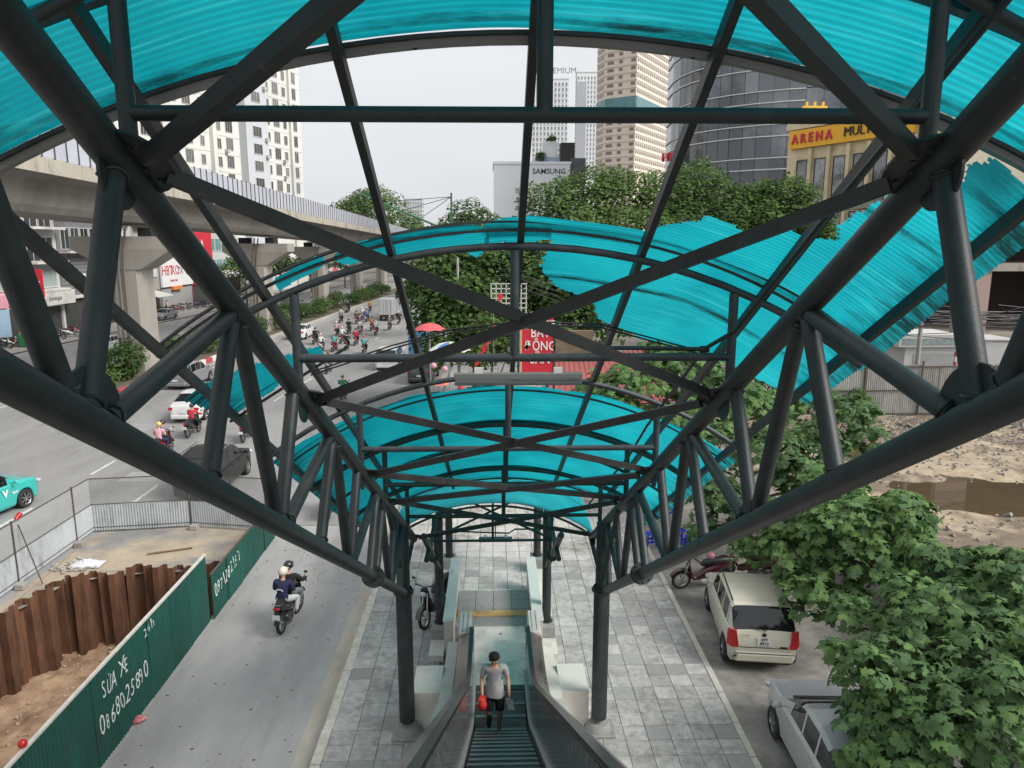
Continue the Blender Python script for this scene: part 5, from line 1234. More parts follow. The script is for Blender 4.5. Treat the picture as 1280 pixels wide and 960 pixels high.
# ================================================================ roadworks pit, hoardings, fences
SAND = mat('site_sand', (.36, .30, .22), .95, 0, .2, 1.5, bump=.4, bs=14, col2=(.21, .205, .20), c2s=.35, c2t=(.46, .60), coord='World')
sheet('site_floor', [(-13.32, 20.6), (-13.3, 24.05), (-7.5, 24.05), (-7.5, 20.6)], -.140, SAND)
pile_line = [(-13.25, 10.0), (-13.2, 15.6), (-12.95, 17.6), (-12.5, 18.7), (-12.3, 19.75), (-11.45, 20.15), (-10.3, 20.40), (-9.2, 20.5), (-7.5, 20.56)]
sheet('site_floor', [(-13.34, 10.0)]+[(x-.03, y+.03) for x, y in pile_line]+[(-7.5, 20.6), (-13.34, 20.6)], -.148, SAND)
def pit_h(x, y):
    d = max(0, min(1, (y-9)/11)); return -2.25+nz2(x, y, .9)*.10+nz2(x, y, 3.1, 5)*.05+1.35*max(0, 1-((x+11.5)/2.6)**2)*max(0, min(1, (15.5-y)/4.5))+.5*max(0, min(1, (y-18.6)/2))*max(0, (x+10.5)/3)
PITM = mat('pit_soil', (.40, .27, .17), .95, 0, .25, 2.2, bump=1.0, bs=9, col2=(.20, .115, .07), c2s=.8, c2t=(.42, .62), coord='World')
terrain('pit_floor', -13.4, -7.4, 4, 20.7, 90, 230, pit_h, PITM)
b = MB(); b.box(PX0-.02, PY0, -3.15, PX0+.02, PY1, -.17); b.box(PX1-.02, PY0, -3.15, PX1+.04, PY1, -.17); b.box(PX0, PY1+.02, -3.15, PX1, PY1+.1, -.17); b.build('pit_side', PITM, None, smooth=False, kind='structure')
cl = MB()
for i in range(700):
    x, y = rnd.uniform(-13.1, -7.6), rnd.uniform(9, 20.3); s = rnd.uniform(.02, .07)*(1.8 if rnd.random() < .06 else 1)
    cl.cbox((0, 0, 0), (s*rnd.uniform(1, 1.8), s*rnd.uniform(.8, 1.3), s*.7), 0, Matrix.Translation((x, y, pit_h(x, y)+s*.2)) @ Matrix.Rotation(rnd.uniform(0, 6), 4, Vector((rnd.random(), rnd.random(), rnd.random())).normalized()))
cl.build('soil_clods', mat('clod', (.40, .26, .17), .95, 0, .35, 3, coord='World', col2=(.5, .4, .3), c2s=2), None, smooth=False, kind='stuff')
# steel sheet piles, one by one
RUST = mat('rusty_pile', (.135, .062, .033), .8, .2, .35, 2.2, bump=.5, bs=22, rndv=.30, stretch=(1.4, 1.4, .35), col2=(.06, .03, .018), c2s=1.6, c2t=(.42, .62))
spw = thing('sheet_pile_wall', 'rusty brown sheet pile wall holding the edge of the dug pit', 'wall')
def pile_mesh(w, d, h):
    o = [(0, 0), (w*.22, 0), (w*.36, d), (w*.64, d), (w*.78, 0), (w, 0)]; t = .018; i_ = [(x, y-t*1.4) for x, y in o][::-1]
    b = MB(); b.prism(o+i_, 0, h); b.box(-.012, -.03, 0, .012, .012, h-.02)
    return b.mesh('sheet_pile', RUST, smooth=False)
pm = [pile_mesh(.50, .20, 2.9), pile_mesh(.50, -.20, 2.9)]; k = 0
for (x0, y0), (x1, y1) in zip(pile_line, pile_line[1:]):
    Ls = math.hypot(x1-x0, y1-y0); n = max(1, round(Ls/.50)); ang = math.atan2(y1-y0, x1-x0)
    for i in range(n):
        o = link('sheet_pile', pm[k % 2], spw, (x0+(x1-x0)*i/n, y0+(y1-y0)*i/n, -2.85+rnd.uniform(-.05, .10)+(.0)), (rnd.uniform(-.02, .02), rnd.uniform(-.015, .015), ang), (Ls/n/.50, 1, 1)); k += 1
tag(MB().cbox((0, 0, 0), (.5, .32, .10), 0, Matrix.Translation((-10.05, 16.1, pit_h(-10.05, 16.1)+.10)) @ Matrix.Rotation(.4, 4, 'Z'), bev=.04).build('plastic_sheet', mat('green_plastic', (.03, .42, .16), .4, 0, .2, 6, bump=.5, bs=12)), 'bright green plastic sheet lying in the dug pit', 'plastic sheet')
# draped bright green plastic
b = MB(); nx_, ny_ = 14, 7; c = G(108, 832, -2.3); vs = [V(c.x+(i/nx_-.5)*.95, c.y+(j/ny_-.5)*.5+.1*math.sin(i), -2.22+.06*math.sin(i*1.3+j)+.05*math.cos(j*2.1+i*.6)) for j in range(ny_+1) for i in range(nx_+1)]
def corr_panel(name, w, h, m, pitch=.075, amp=.012, mats=None, th=.003):
    n = int(w/pitch)*4; prof_ = [(i*w/n, amp*(1 if (i % 4) in (1, 2) else -1)) for i in range(n+1)]
    b = MB(); vs = []
    for x, y in prof_: vs += [V(x, y, 0), V(x, y, h)]
    b.add(vs, [(2*i, 2*i+2, 2*i+3, 2*i+1) for i in range(n)])
    return b.mesh(name, m, smooth=False)
HOARD = mat('hoarding_green', (.010, .085, .065), .45, .1, .18, 2.5, bump=.1, bs=20, rndv=.12, col2=(.02, .07, .055), c2s=1.5, stretch=(1, 1, .5), coord='World')
GALV = mat('galvanised_sheet', (.46, .49, .51), .5, .2, .12, 2.5, rndv=.08, col2=(.27, .29, .30), c2s=2.2, c2t=(.5, .7), stretch=(1, 1, .4), coord='World')
FRAMEM = mat('fence_frame_steel', (.09, .085, .08), .6, .4, .25, 6, col2=(.16, .08, .04), c2s=6)
hf = thing('green_hoarding', 'tall dark green corrugated hoarding with a white painted phone number along the lane', 'fence', (-7.42, 0, 0))
hp_ = corr_panel('sheet_panel', 1.08, 1.80, HOARD, .09, .014)
for i in range(12):
    y = 4.60+i*1.075; link('sheet_panel', hp_, hf, (0+rnd.uniform(-.008, .008), y, -.13+rnd.uniform(-.02, .02)), (rnd.uniform(-.012, .012), 0, PI/2+rnd.uniform(-.006, .006)))
b = MB(); b.box(-.035, 4.6, 1.66, .03, 17.52, 1.70); b.build('top_rail', mat('rail_pale', (.55, .53, .48), .6, .1, .2, 6), hf, smooth=False)
for i in range(8): b = MB(); b.box(-.09, 4.7+i*1.8, -.14, -.04, 4.75+i*1.8, 1.64); b.build('post', FRAMEM, hf, smooth=False)
hf2 = thing('green_hoarding', 'lower green hoarding section farther up the lane with a scrawled number', 'fence', (-7.36, 17.6, 0))
hp2 = corr_panel('sheet_panel', 1.08, 1.22, HOARD, .09, .014)
for i in range(5): link('sheet_panel', hp2, hf2, (rnd.uniform(-.01, .01), i*1.075, -.13), (0, 0, PI/2+rnd.uniform(-.02, .02)))
MB().box(-.03, 0, 1.08, .02, 5.4, 1.11).build('top_rail', FRAMEM, hf2, smooth=False)
PAINTW = mat('spray_white', (.62, .66, .64), .8, 0, .3, 12)
def scrawl(body, y, z, size, par, sx=.8, tilt=0.0, x=.022):
    M = plane_M((x, y, z), (0, math.cos(tilt), math.sin(tilt)), (0, -math.sin(tilt), math.cos(tilt)))
    rj = random.Random(len(body)+int(y*7)); yy = 0.0
    for ch in body:
        if ch != ' ':
            Mj = M @ Matrix.Translation((yy, rj.uniform(-.06, .06)*size*1.6, 0)) @ Matrix.Rotation(rj.uniform(-.22, .16), 4, 'Z') @ Matrix.Shear('XZ', 4, (0, 0))
            text(ch, size*rj.uniform(.85, 1.2), PAINTW, par, Mj, ext=.003, align='LEFT', sx=sx*rj.uniform(.8, 1.25), bold=-.004)
        yy += size*sx*(.62 if ch != ' ' else .35)*rj.uniform(.9, 1.15)
scrawl('SỬA XE', 12.45, 1.18, .46, hf, .62, .06); scrawl('24h', 14.15, 1.42, .30, hf, .8, .10); scrawl('0868025890', 12.25, .58, .50, hf, .62, .05)
scrawl('0971282183', .15, .55, .48, hf2, .62, .10)
# pipe rail rising from the hoarding corner
# grey hoarding with mesh on top round the far side of the works
gf_pts = [(-13.62, 8.0), (-13.50, 23.55), (-10.45, 23.95), (-7.75, 23.45)]
gf = thing('mesh_fence', 'grey corrugated hoarding topped with wire mesh round the roadworks', 'fence')
WIRE = mat('wire_mesh', (.30, .30, .30), .5, .3, .1)
for (x0, y0), (x1, y1) in zip(gf_pts, gf_pts[1:]):
    Ls = math.hypot(x1-x0, y1-y0); n = max(1, round(Ls/1.0)); ang = math.atan2(y1-y0, x1-x0); pw = Ls/n
    pmh = corr_panel('sheet_panel', pw, .88, GALV, .08, .010)
    for i in range(n): link('sheet_panel', pmh, gf, (x0+(x1-x0)*i/n, y0+(y1-y0)*i/n, -.06+rnd.uniform(-.01, .01)), (0, rnd.uniform(-.004, .004), ang))
    u = V(x1-x0, y1-y0, 0).normalized(); b = MB(); z0, z1 = .84, 1.72; st = .085; H_ = z1-z0; nn = int((Ls+H_)/st)
    for i in range(nn):
        for sg in (1, -1):
            s0 = i*st-(H_ if sg > 0 else 0); a = s0 if sg > 0 else s0; e_ = s0+H_*sg if sg < 0 else s0+H_
            if sg < 0: a, e_ = i*st, i*st-H_
            za, ze = z0, z1
            if a < 0: za = z0+(0-a)/(e_-a)*H_; a = 0
            if a > Ls: za = z0+(Ls-a)/(e_-a)*H_; a = Ls
            if e_ < 0: ze = z0+(0-i*st)/(-H_)*H_; e_ = 0
            if e_ > Ls: ze = z0+(Ls-s0)/(H_)*H_; e_ = Ls
            if ze-za < .02: continue
            p = V(x0, y0, 0)+u*a; q = V(x0, y0, 0)+u*e_; b.tube((p.x, p.y, za), (q.x, q.y, ze), .0055, n=3, caps=False)
    b.build('wire_mesh', WIRE, gf, smooth=False)
    MB().tube((x0, y0, 1.73), (x1, y1, 1.73), .018, n=6).build('top_rail', FRAMEM, gf)
    MB().tube((x0, y0, .85), (x1, y1, .85), .016, n=6).build('mid_rail', FRAMEM, gf); MB().tube((x0, y0, .05), (x1, y1, .05), .016, n=6).build('mid_rail', FRAMEM, gf)
    for i in range(0 if y0 < 10 else 3, n+1, 3):
        x, y = x0+(x1-x0)*i/n, y0+(y1-y0)*i/n; MB().tube((x, y, -.15), (x, y, 1.78), .03, n=8).build('post', FRAMEM, gf); MB().cbox((x+.17, y-.16, -.055), (.26, .26, .18), bev=.02).build('foot_block', CONC, gf)
MB().tube((-13.5, 19.9, 1.6), (-12.9, 19.7, -.1), .018, n=6).build('stay', FRAMEM, gf)
p = GX(53, 622, -13.6); 
tag(MB().tube((-13.58, 19.95, 1.72), (-13.52, 20.1, 1.86), .07, n=10).build('warning_lamp', REDL), 'small red lamp on the top rail of the mesh fence', 'lamp')
# bits lying about
tag(MB().tube((-10.9, 21.7, -.10), (-9.7, 22.15, -.10), .03, n=6).build('timber', mat('old_wood', (.18, .11, .08), .9, 0, .3, 5)), 'dark timber length lying on the sandy site floor', 'timber')
b = MB(); c = V(-12.35, 21.0, -.13)
n_ = 12; vs = [c+V((i/n_-.5)*.9, (j/6-.5)*.5, .03+.10*abs(math.sin(i*1.1+j*1.7))*math.sin(PI*i/n_)*math.sin(PI*j/6)*2) for j in range(7) for i in range(n_+1)]
b.add(vs, [(j*(n_+1)+i, j*(n_+1)+i+1, (j+1)*(n_+1)+i+1, (j+1)*(n_+1)+i) for j in range(6) for i in range(n_)]); tag(b.build('cement_sack', mat('white_sack', (.62, .64, .66), .7, 0, .1, 8)), 'crumpled white sack on the debris by the sheet piles', 'sack')
tag(MB().tube((-13.1, 17.0, -.3), (-12.3, 21.2, .65), .012, n=5).build('rope', mat('rope', (.28, .17, .10), .9)), 'thin brown rope slung across the sheet piles', 'rope')
b = MB()
for i in range(60):
    s = rnd.uniform(.03, .10); b.cbox((0, 0, 0), (s*1.6, s, s*.5), 0, Matrix.Translation((-12.7+rnd.gauss(0, .3), 20.9+rnd.gauss(0, .25), -.12+s*.2)) @ Matrix.Rotation(rnd.uniform(0, 6), 4, 'Z'))
b.build('debris', RUB, None, smooth=False, kind='stuff')
for (px, py, z, lab) in ((30, 925, 1.72, 'small red lamp on the top edge of the green hoarding'),):
    o = GX(px, py, -7.42); tag(MB().ell((-7.45, o.y, 1.76), (.07, .07, .07), 12, 8, z0=-.8).build('warning_lamp', REDL), lab, 'lamp')
p = G(171, 902, -.146); b = MB(); b.ell((p.x, p.y, -.10), (.14, .12, .07), 10, 6); b.ell((p.x+.10, p.y+.05, -.11), (.09, .07, .05), 8, 5); b.build('carton', mat('red_carton', (.5, .12, .12), .6, 0, .2, 8, col2=(.6, .6, .6), c2s=6)); tag(bpy.context.scene.objects[-1] if False else bpy.data.objects['carton'], 'crumpled red and white litter on the lane by the green hoarding', 'litter')
b = MB()
for i in range(90):
    x, y = rnd.uniform(-7.2, -3.7), rnd.uniform(9, 24); s = rnd.uniform(.01, .03); b.ell((x, y, -.145), (s*1.5, s, .008), 5, 3, z0=0)
b.build('road_litter', mat('dry_leaf', (.12, .10, .07), .9), None, kind='stuff')
# bent white handlebars / frame glimpsed behind the mesh fence
# right: green hoarding between the parking strip and the waste ground
gr = thing('green_hoarding', 'dark green corrugated hoarding behind the leafy trees on the right', 'fence', (10.5, 0, 0))
hp3 = corr_panel('sheet_panel', 1.3, 2.3, HOARD, .09, .014)
for i in range(15): link('sheet_panel', hp3, gr, (rnd.uniform(-.01, .01), 4+i*1.29, -.05), (0, 0, PI/2))
# pale corrugated fence with frames across the waste ground
pf = thing('site_fence', 'pale rusty corrugated fence with timber frames across the waste ground', 'fence')
PALES = mat('weathered_sheet', (.40, .40, .38), .65, .25, .15, 1.5, rndv=.12, stretch=(1, 1, .4), coord='World', col2=(.24, .23, .21), c2s=1.2, c2t=(.48, .68))
fy = 38.9; x = 8.0; wp = corr_panel('sheet_panel', 1.02, 2.95, PALES, .11, .016)
i = 0
while x < 36:
    link('sheet_panel', wp, pf, (x, fy+rnd.uniform(-.02, .02), -.1+rnd.uniform(-.12, .06)), (rnd.uniform(-.02, .02), rnd.uniform(-.015, .015), rnd.uniform(-.01, .01)))
    if i % 3 == 0: MB().beam((x, fy-.06, -.1), (x+rnd.uniform(-.1, .1), fy-.06, 3.1), .09, .07).build('post', FRAMEM, pf, smooth=False)
    if i % 4 == 1: MB().beam((x, fy-.07, 2.3), (x+.6, fy-.07, 2.85), .05, .05).build('brace', FRAMEM, pf, smooth=False)
    x += 1.0; i += 1
for z in (.15, 1.45, 2.75): MB().beam((8, fy-.05, z), (36, fy-.05, z+.05), .05, .07).build('rail', FRAMEM, pf, smooth=False)
# blue plastic stools on the parking strip
BLUEP = mat('blue_plastic', (.015, .05, .55), .35)
def stool(x, y, rz, lab):
    t = thing('plastic_stool', lab, 'stool', (x, y, -.03), rz, 'blue plastic stools under the canopy'); MB().cbox((0, 0, .41), (.30, .30, .04), bev=.02).build('seat', BLUEP, t)
    for sx in (-1, 1):
        for sy in (-1, 1): MB().beam((sx*.12, sy*.12, .39), (sx*.16, sy*.16, 0), .05, .035).build('leg', BLUEP, t, smooth=False)
    for s in (-1, 1): MB().box(-.14, s*.14-.01, .14, .14, s*.14+.01, .20).build('stretcher', BLUEP, t, smooth=False)
for px, py, rz, lab in ((812, 682, .2, 'blue plastic stool nearest the pavement edge line'), (852, 678, .5, 'blue plastic stool at the edge of the leaves, right of the first one'), (863, 686, .1, 'blue plastic stool lowest, touching the leafy tree'), (838, 645, .3, 'blue plastic stool farthest up, between the truss tubes')):
    p = G(px, py, -.03); stool(p.x, p.y, rz, lab)
# ================================================================ trees and shrubs
def leafmat(name, col, col2, rough=.55, tr=.35):
    m = mat(name, col, .8, 0, .25, .8, spec=.22, col2=col2, c2s=2.2, c2t=(.42, .62), coord='World')
    nt = m.node_tree; b = nt.nodes['Principled BSDF']; out = nt.nodes['Material Output']
    tl = nt.nodes.new('ShaderNodeBsdfTranslucent'); mx = nt.nodes.new('ShaderNodeMixShader'); mx.inputs[0].default_value = tr
    src = b.inputs['Base Color'].links[0].from_socket; nt.links.new(src, tl.inputs[0])
    nt.links.new(b.outputs[0], mx.inputs[1]); nt.links.new(tl.outputs[0], mx.inputs[2]); nt.links.new(mx.outputs[0], out.inputs[0]); return m
LF_FIG = leafmat('leaf_fig', (.095, .17, .078), (.13, .22, .088)); LF_FIGY = leafmat('leaf_fig_light', (.125, .225, .078), (.17, .285, .09))
LF_DARK = leafmat('leaf_dark', (.05, .095, .03), (.085, .15, .04)); LF_MID = leafmat('leaf_mid', (.085, .155, .045), (.14, .22, .06)); LF_FAR = leafmat('leaf_far', (.10, .17, .06), (.17, .25, .09))
BARK = mat('bark', (.14, .11, .085), .95, 0, .3, 4, bump=.6, bs=12, stretch=(1, 1, .3))
def basis(n, rs):
    n = n/np.linalg.norm(n, axis=1, keepdims=True); a = rs.normal(size=n.shape); u = np.cross(n, a); u /= np.linalg.norm(u, axis=1, keepdims=True)+1e-9
    return n, u, np.cross(n, u)
LOBE = [(0, 0), (.18, .10), (.46, -.06), (.27, .22), (.60, .46), (.22, .50), (.27, .84), (0, 1.12), (-.27, .84), (-.22, .50), (-.60, .46), (-.27, .22), (-.46, -.06), (-.18, .10)]
SIMP = [(0, 0), (.32, .35), (.22, .78), (0, 1.0), (-.22, .78), (-.32, .35)]
def leaf_field(P, N, S, rs, shape, droop=.42):
    n, u, w = basis(N, rs); k = len(shape); P = np.asarray(P); out = np.zeros((len(P), k+1, 3))
    xs = np.array([s[0] for s in shape]); ys = np.array([s[1] for s in shape])-.45
    for i in range(k):
        z = -droop*(abs(xs[i])**1.5)-droop*.6*max(0, ys[i])**2
        out[:, i] = P+(u*xs[i]+w*ys[i]+n*z)*S[:, None]
    out[:, k] = P+n*(.02*S[:, None])
    v = out.reshape(-1, 3); base = np.arange(len(P))*(k+1)
    tri = np.concatenate([np.stack([base+k, base+i, base+(i+1) % k], 1) for i in range(k)])
    return v, tri
def blob_points(blobs, n, rs, shell=.55, up=.55):
    vol = np.array([b[1][0]*b[1][1]*b[1][2] for b in blobs])**(2/3.); pr = vol/vol.sum(); idx = rs.choice(len(blobs), n, p=pr)
    C_ = np.array([b[0] for b in blobs])[idx]; R_ = np.array([b[1] for b in blobs])[idx]
    d = rs.normal(size=(n, 3)); d /= np.linalg.norm(d, axis=1, keepdims=True); d[:, 2] = np.abs(d[:, 2])*np.where(rs.random(n) < .78, 1, -1)
    r = (shell+(1-shell)*rs.random(n)**.5)*(1+.10*np.sin(d[:, 0]*7+idx)+.08*np.sin(d[:, 1]*9+idx*2))
    P = C_+d*R_*r[:, None]; N = d*(1-up)+np.array([0, 0, 1.])*up+rs.normal(size=(n, 3))*.28
    return P, N
def tree(label, base, top, blobs, nleaf, size, m, group=None, seed=1, shape=SIMP, single=0, trunk=.16, name='tree', cat='tree', m2=None, clump=0):
    rs = np.random.RandomState(seed); t = thing(name, label, cat, base, 0, group); o = Vector(base)
    b = MB(); fork = o.lerp(Vector(top), .55); b.pipe([V(0, 0, 0)-V(0, 0, .05), V(.05, 0, (fork-o).z*.5), fork-o], [trunk, trunk*.8, trunk*.62], 9); b.build('trunk', BARK, t)
    b = MB()
    for c, r in blobs:
        c = Vector(c)-o; f = fork-o; mid = f.lerp(c, .5)+V(0, 0, -.15*r[2]); b.pipe([f, mid, c], [trunk*.45, trunk*.28, trunk*.12], 6)
        for q in range(4):
            d = Vector(rs.normal(size=3)); d.normalize(); b.pipe([c-V(0, 0, r[2]*.2), c+Vector((d.x*r[0]*.6, d.y*r[1]*.6, abs(d.z)*r[2]*.5))], [trunk*.12, trunk*.04], 4)
    b.build('branches', BARK, t)
    P, N = blob_points(blobs, nleaf, rs)
    if clump:   # leaves in rosettes
        nc = nleaf//clump; P0, N0 = blob_points(blobs, nc, rs); P = np.repeat(P0, clump, 0); n0 = N0/np.linalg.norm(N0, axis=1, keepdims=True)
        off = rs.normal(size=P.shape); n0r = np.repeat(n0, clump, 0); off -= n0r*(off*n0r).sum(1, keepdims=True); off /= np.linalg.norm(off, axis=1, keepdims=True)+1e-9
        P = P+off*size*rs.uniform(.3, .95, (len(P), 1))-n0r*size*.12; N = n0r*1.0+off*.45+rs.normal(size=P.shape)*.12
    P = P-np.array(o)[None]; S = size*rs.uniform(.42, 1.2, len(P))
    if single:
        W_ = P+np.array(o); z = (W_-np.array(CAM))@np.array(FW); px = 640+CAM_F*((W_-np.array(CAM))@np.array(RT))/z; py = 480-CAM_F*((W_-np.array(CAM))@np.array(UP))/z
        d = np.linalg.norm(W_-np.array(CAM), axis=1); vis = (px > 0) & (px < 1280) & (py > 0) & (py < 960); sc_ = np.where(vis, d-1.2*(N/np.linalg.norm(N, axis=1, keepdims=True))[:, 2], 1e9); order = np.argsort(sc_); pick = order[:single]; rest = order[single:]
        lm_ = leaf_field(np.zeros((1, 3)), np.array([[0, 0, 1.]]), np.ones(1), np.random.RandomState(0), shape); lme = [np_mesh('leaf', lm_[0], lm_[1], mm) for mm in (m, m2 or m)]
        for i in pick:
            nv = Vector(N[i]).normalized(); q = nv.to_track_quat('Z', 'Y') @ Matrix.Rotation(rs.uniform(0, 6.28), 3, 'Z').to_quaternion()
            ob = bpy.data.objects.new('leaf', lme[int(rs.rand() < .3)]); COL.objects.link(ob); ob.parent = t; ob.location = P[i]; ob.rotation_mode = 'QUATERNION'; ob.rotation_quaternion = q; ob.scale = (S[i],)*3
        P, N, S = P[rest], N[rest], S[rest]
    v, tri = leaf_field(P, N, S, rs, shape); me = np_mesh('crown', v, tri, [m, m2 or m])
    if m2: mi = np.tile((rs.random(len(P)) < .3).astype(np.int32), len(shape)); me.polygons.foreach_set('material_index', mi)
    link('crown', me, t, kind='stuff' if single else None); return t
def bl(px, py, Y, r, rz=None): p = GY(px, py, Y); return ((p.x, p.y, p.z), (r, r, rz or r*.8))
# the big-leaved trees close on the right
tree('big-leaved tree nearest us in the lower right corner over the silver car', (9.0, 10.4, -.03), (8.4, 10.4, 3.4),
     [bl(1120, 850, 10.6, .95), bl(1200, 800, 11.0, 1.2), bl(1230, 900, 9.6, 1.2), bl(1130, 930, 10.0, 1.0), bl(1270, 740, 11.4, .9), bl(1160, 760, 11.8, .75), bl(1105, 905, 10.4, .62), bl(1090, 835, 11.2, .5), bl(1210, 715, 12.2, .6), bl(1290, 840, 10.2, 1.2), bl(1095, 785, 12.0, .5), bl(1040, 812, 11.4, .24), bl(1060, 765, 12.2, .3), bl(1165, 700, 12.4, .35), bl(1085, 945, 10.2, .25)],
     8600, .20, LF_FIG, 'big-leaved trees beside the parking strip', 3, LOBE, single=260, trunk=.13, m2=LF_FIGY, clump=6)
tree('big-leaved tree overhanging the cream hatchback', (9.3, 15.6, -.03), (8.4, 15.6, 3.6),
     [bl(1000, 690, 16.0, .9), bl(1060, 660, 15.6, 1.1), bl(1120, 650, 15.2, .85), bl(1090, 700, 15.0, .9), bl(1015, 740, 15.0, .7), bl(975, 655, 17.0, .8), bl(1040, 610, 17.0, .8), bl(940, 690, 17.2, .55), bl(1060, 750, 14.6, .55), bl(1145, 690, 14.4, .5)],
     5600, .215, LF_FIGY, 'big-leaved trees beside the parking strip', 4, LOBE, single=110, trunk=.12, m2=LF_FIG, clump=6)
tree('leafy tree standing between the truss and the waste ground', (9.4, 20.6, -.03), (8.2, 20.6, 4.0),
     [bl(905, 625, 20.0, .9), bl(960, 570, 20.5, 1.1), bl(1020, 560, 21.0, 1.0), bl(1000, 600, 20.0, 1.0), bl(1060, 520, 22.0, .9), bl(940, 640, 19.2, .7), bl(880, 665, 19.5, .5), bl(1085, 545, 21, .6)],
     4200, .22, LF_FIG, 'big-leaved trees beside the parking strip', 5, LOBE, trunk=.12, m2=LF_DARK, clump=6)
tree('pale leafy tree right of the red roof beyond frame two', (7.6, 27.0, -.03), (7.0, 27.0, 4.8),
     [bl(800, 485, 26.5, 1.3), bl(855, 470, 27.0, 1.5), bl(900, 500, 26.0, 1.4), bl(770, 515, 26.0, .9), bl(950, 520, 26.5, 1.5), bl(850, 535, 24.5, 1.2), bl(1010, 510, 27, 1.3), bl(745, 490, 27, .9), bl(900, 555, 23, 1.0), bl(960, 480, 28, 1.3), bl(830, 440, 29, 1.0)],
     6000, .30, LF_FIGY, 'big-leaved trees beside the parking strip', 6, LOBE, trunk=.14, m2=LF_FIG, clump=6)
# street trees beyond the pavement
st = 'street trees beyond the pavement'
tree('dark street tree left of the central post, behind the lamp standard', (-1.2, 42, 0), (-1.2, 42, 6), [bl(560, 350, 42, 2.4), bl(600, 330, 43, 2.3), bl(610, 390, 41, 2.2), bl(555, 410, 40, 1.9), bl(530, 370, 43, 1.6), bl(600, 430, 39, 1.6), bl(640, 350, 43, 2.0), bl(575, 380, 41, 2.6), bl(545, 440, 38, 1.2)], 13000, .34, LF_DARK, st, 11, trunk=.3, m2=LF_MID)
tree('street tree just right of the centre under the torn roof sheet', (3.2, 44, 0), (3.2, 44, 7), [bl(670, 330, 44, 2.2), bl(720, 350, 44, 2.4), bl(700, 390, 42, 2.2), bl(750, 400, 42, 2.0), bl(660, 400, 43, 1.5), bl(770, 360, 44, 2.2), bl(700, 360, 42, 2.4)], 11000, .34, LF_DARK, st, 12, trunk=.3, m2=LF_MID)
tree('tall full street tree in front of the white advertising wall', (5.0, 52, 0), (5.0, 52, 9), [bl(690, 262, 52, 2.6), bl(740, 245, 53, 2.6), bl(720, 290, 52, 3.0), bl(780, 250, 54, 2.8), bl(790, 300, 52, 3.2), bl(660, 300, 51, 1.9), bl(640, 290, 51, 1.2), bl(610, 300, 52, .9)], 15000, .30, LF_MID, st, 13, trunk=.35, m2=LF_FAR)
tree('street tree with spreading crown left of the glass tower', (13.0, 56, 0), (13.0, 56, 9), [bl(840, 245, 56, 2.6), bl(870, 232, 57, 2.4), bl(900, 260, 56, 2.6), bl(850, 290, 55, 3.2), bl(925, 290, 54, 3.0), bl(820, 270, 56, 2.2)], 13000, .30, LF_MID, st, 14, trunk=.35, m2=LF_DARK)
tree('street tree in front of the beige building', (20.0, 54, 0), (20.0, 54, 8), [bl(945, 255, 55, 2.2), bl(985, 250, 54, 2.2), bl(1000, 280, 53, 2.4), bl(960, 290, 53, 2.8), bl(1020, 295, 52, 1.5), bl(1040, 305, 51, 1.4)], 11000, .30, LF_MID, st, 15, trunk=.3, m2=LF_DARK)
tree('small round tree behind the green crane pole', (-4.0, 95, 0), (-4.0, 95, 11), [bl(585, 270, 95, 2.8), bl(605, 278, 96, 2.2), bl(570, 282, 94, 2.2), bl(590, 300, 95, 4.0)], 3500, .42, LF_DARK, st, 16, trunk=.3, m2=LF_MID)
tree('low bushy tree round the foot of the green pole', (-6.5, 74, 0), (-6.5, 74, 7), [bl(550, 300, 74, 2.0), bl(570, 310, 75, 2.4), bl(540, 320, 74, 2.2), bl(590, 305, 76, 2.0)], 3500, .38, LF_MID, st, 17, trunk=.25)
tree('large pale tree beyond the viaduct on the left', (-36, 190, -.1), (-36, 190, 14), [bl(440, 275, 190, 6.5), bl(470, 262, 192, 7.5), bl(455, 262, 195, 6), bl(500, 285, 188, 6), bl(425, 285, 190, 4.5), bl(515, 290, 186, 4)], 8000, .8, LF_FAR, 'trees beyond the viaduct', 18, trunk=.5, m2=LF_MID)
tree('shrubby tree below the lamp behind the umbrellas', (-.5, 36, 0), (-.5, 36, 3), [bl(640, 430, 36, 1.3), bl(600, 440, 36, 1.0), bl(620, 415, 37, 1.3)], 2500, .28, LF_MID, st, 19, trunk=.12)
for i, (Y, lab) in enumerate(((112, 'yellow-green street tree left of the second pier'), (126, 'street tree seen between the second and third piers'), (142, 'street tree right of the third pier'), (165, 'street tree seen past the fourth pier'))):
    X = cx(Y, -40.5); h = 8.5
    tree(lab, (X, Y, -.1), (X, Y, 6), [((X, Y, 6.2), (2.6, 2.6, 2)), ((X+1.2, Y+1.5, 5.0), (2, 2, 1.6)), ((X-1, Y-1.6, 5.6), (2.2, 2, 1.6))], 2600, .42, LF_MID, 'trees along the shop pavement', 30+i, trunk=.18, m2=LF_FAR)
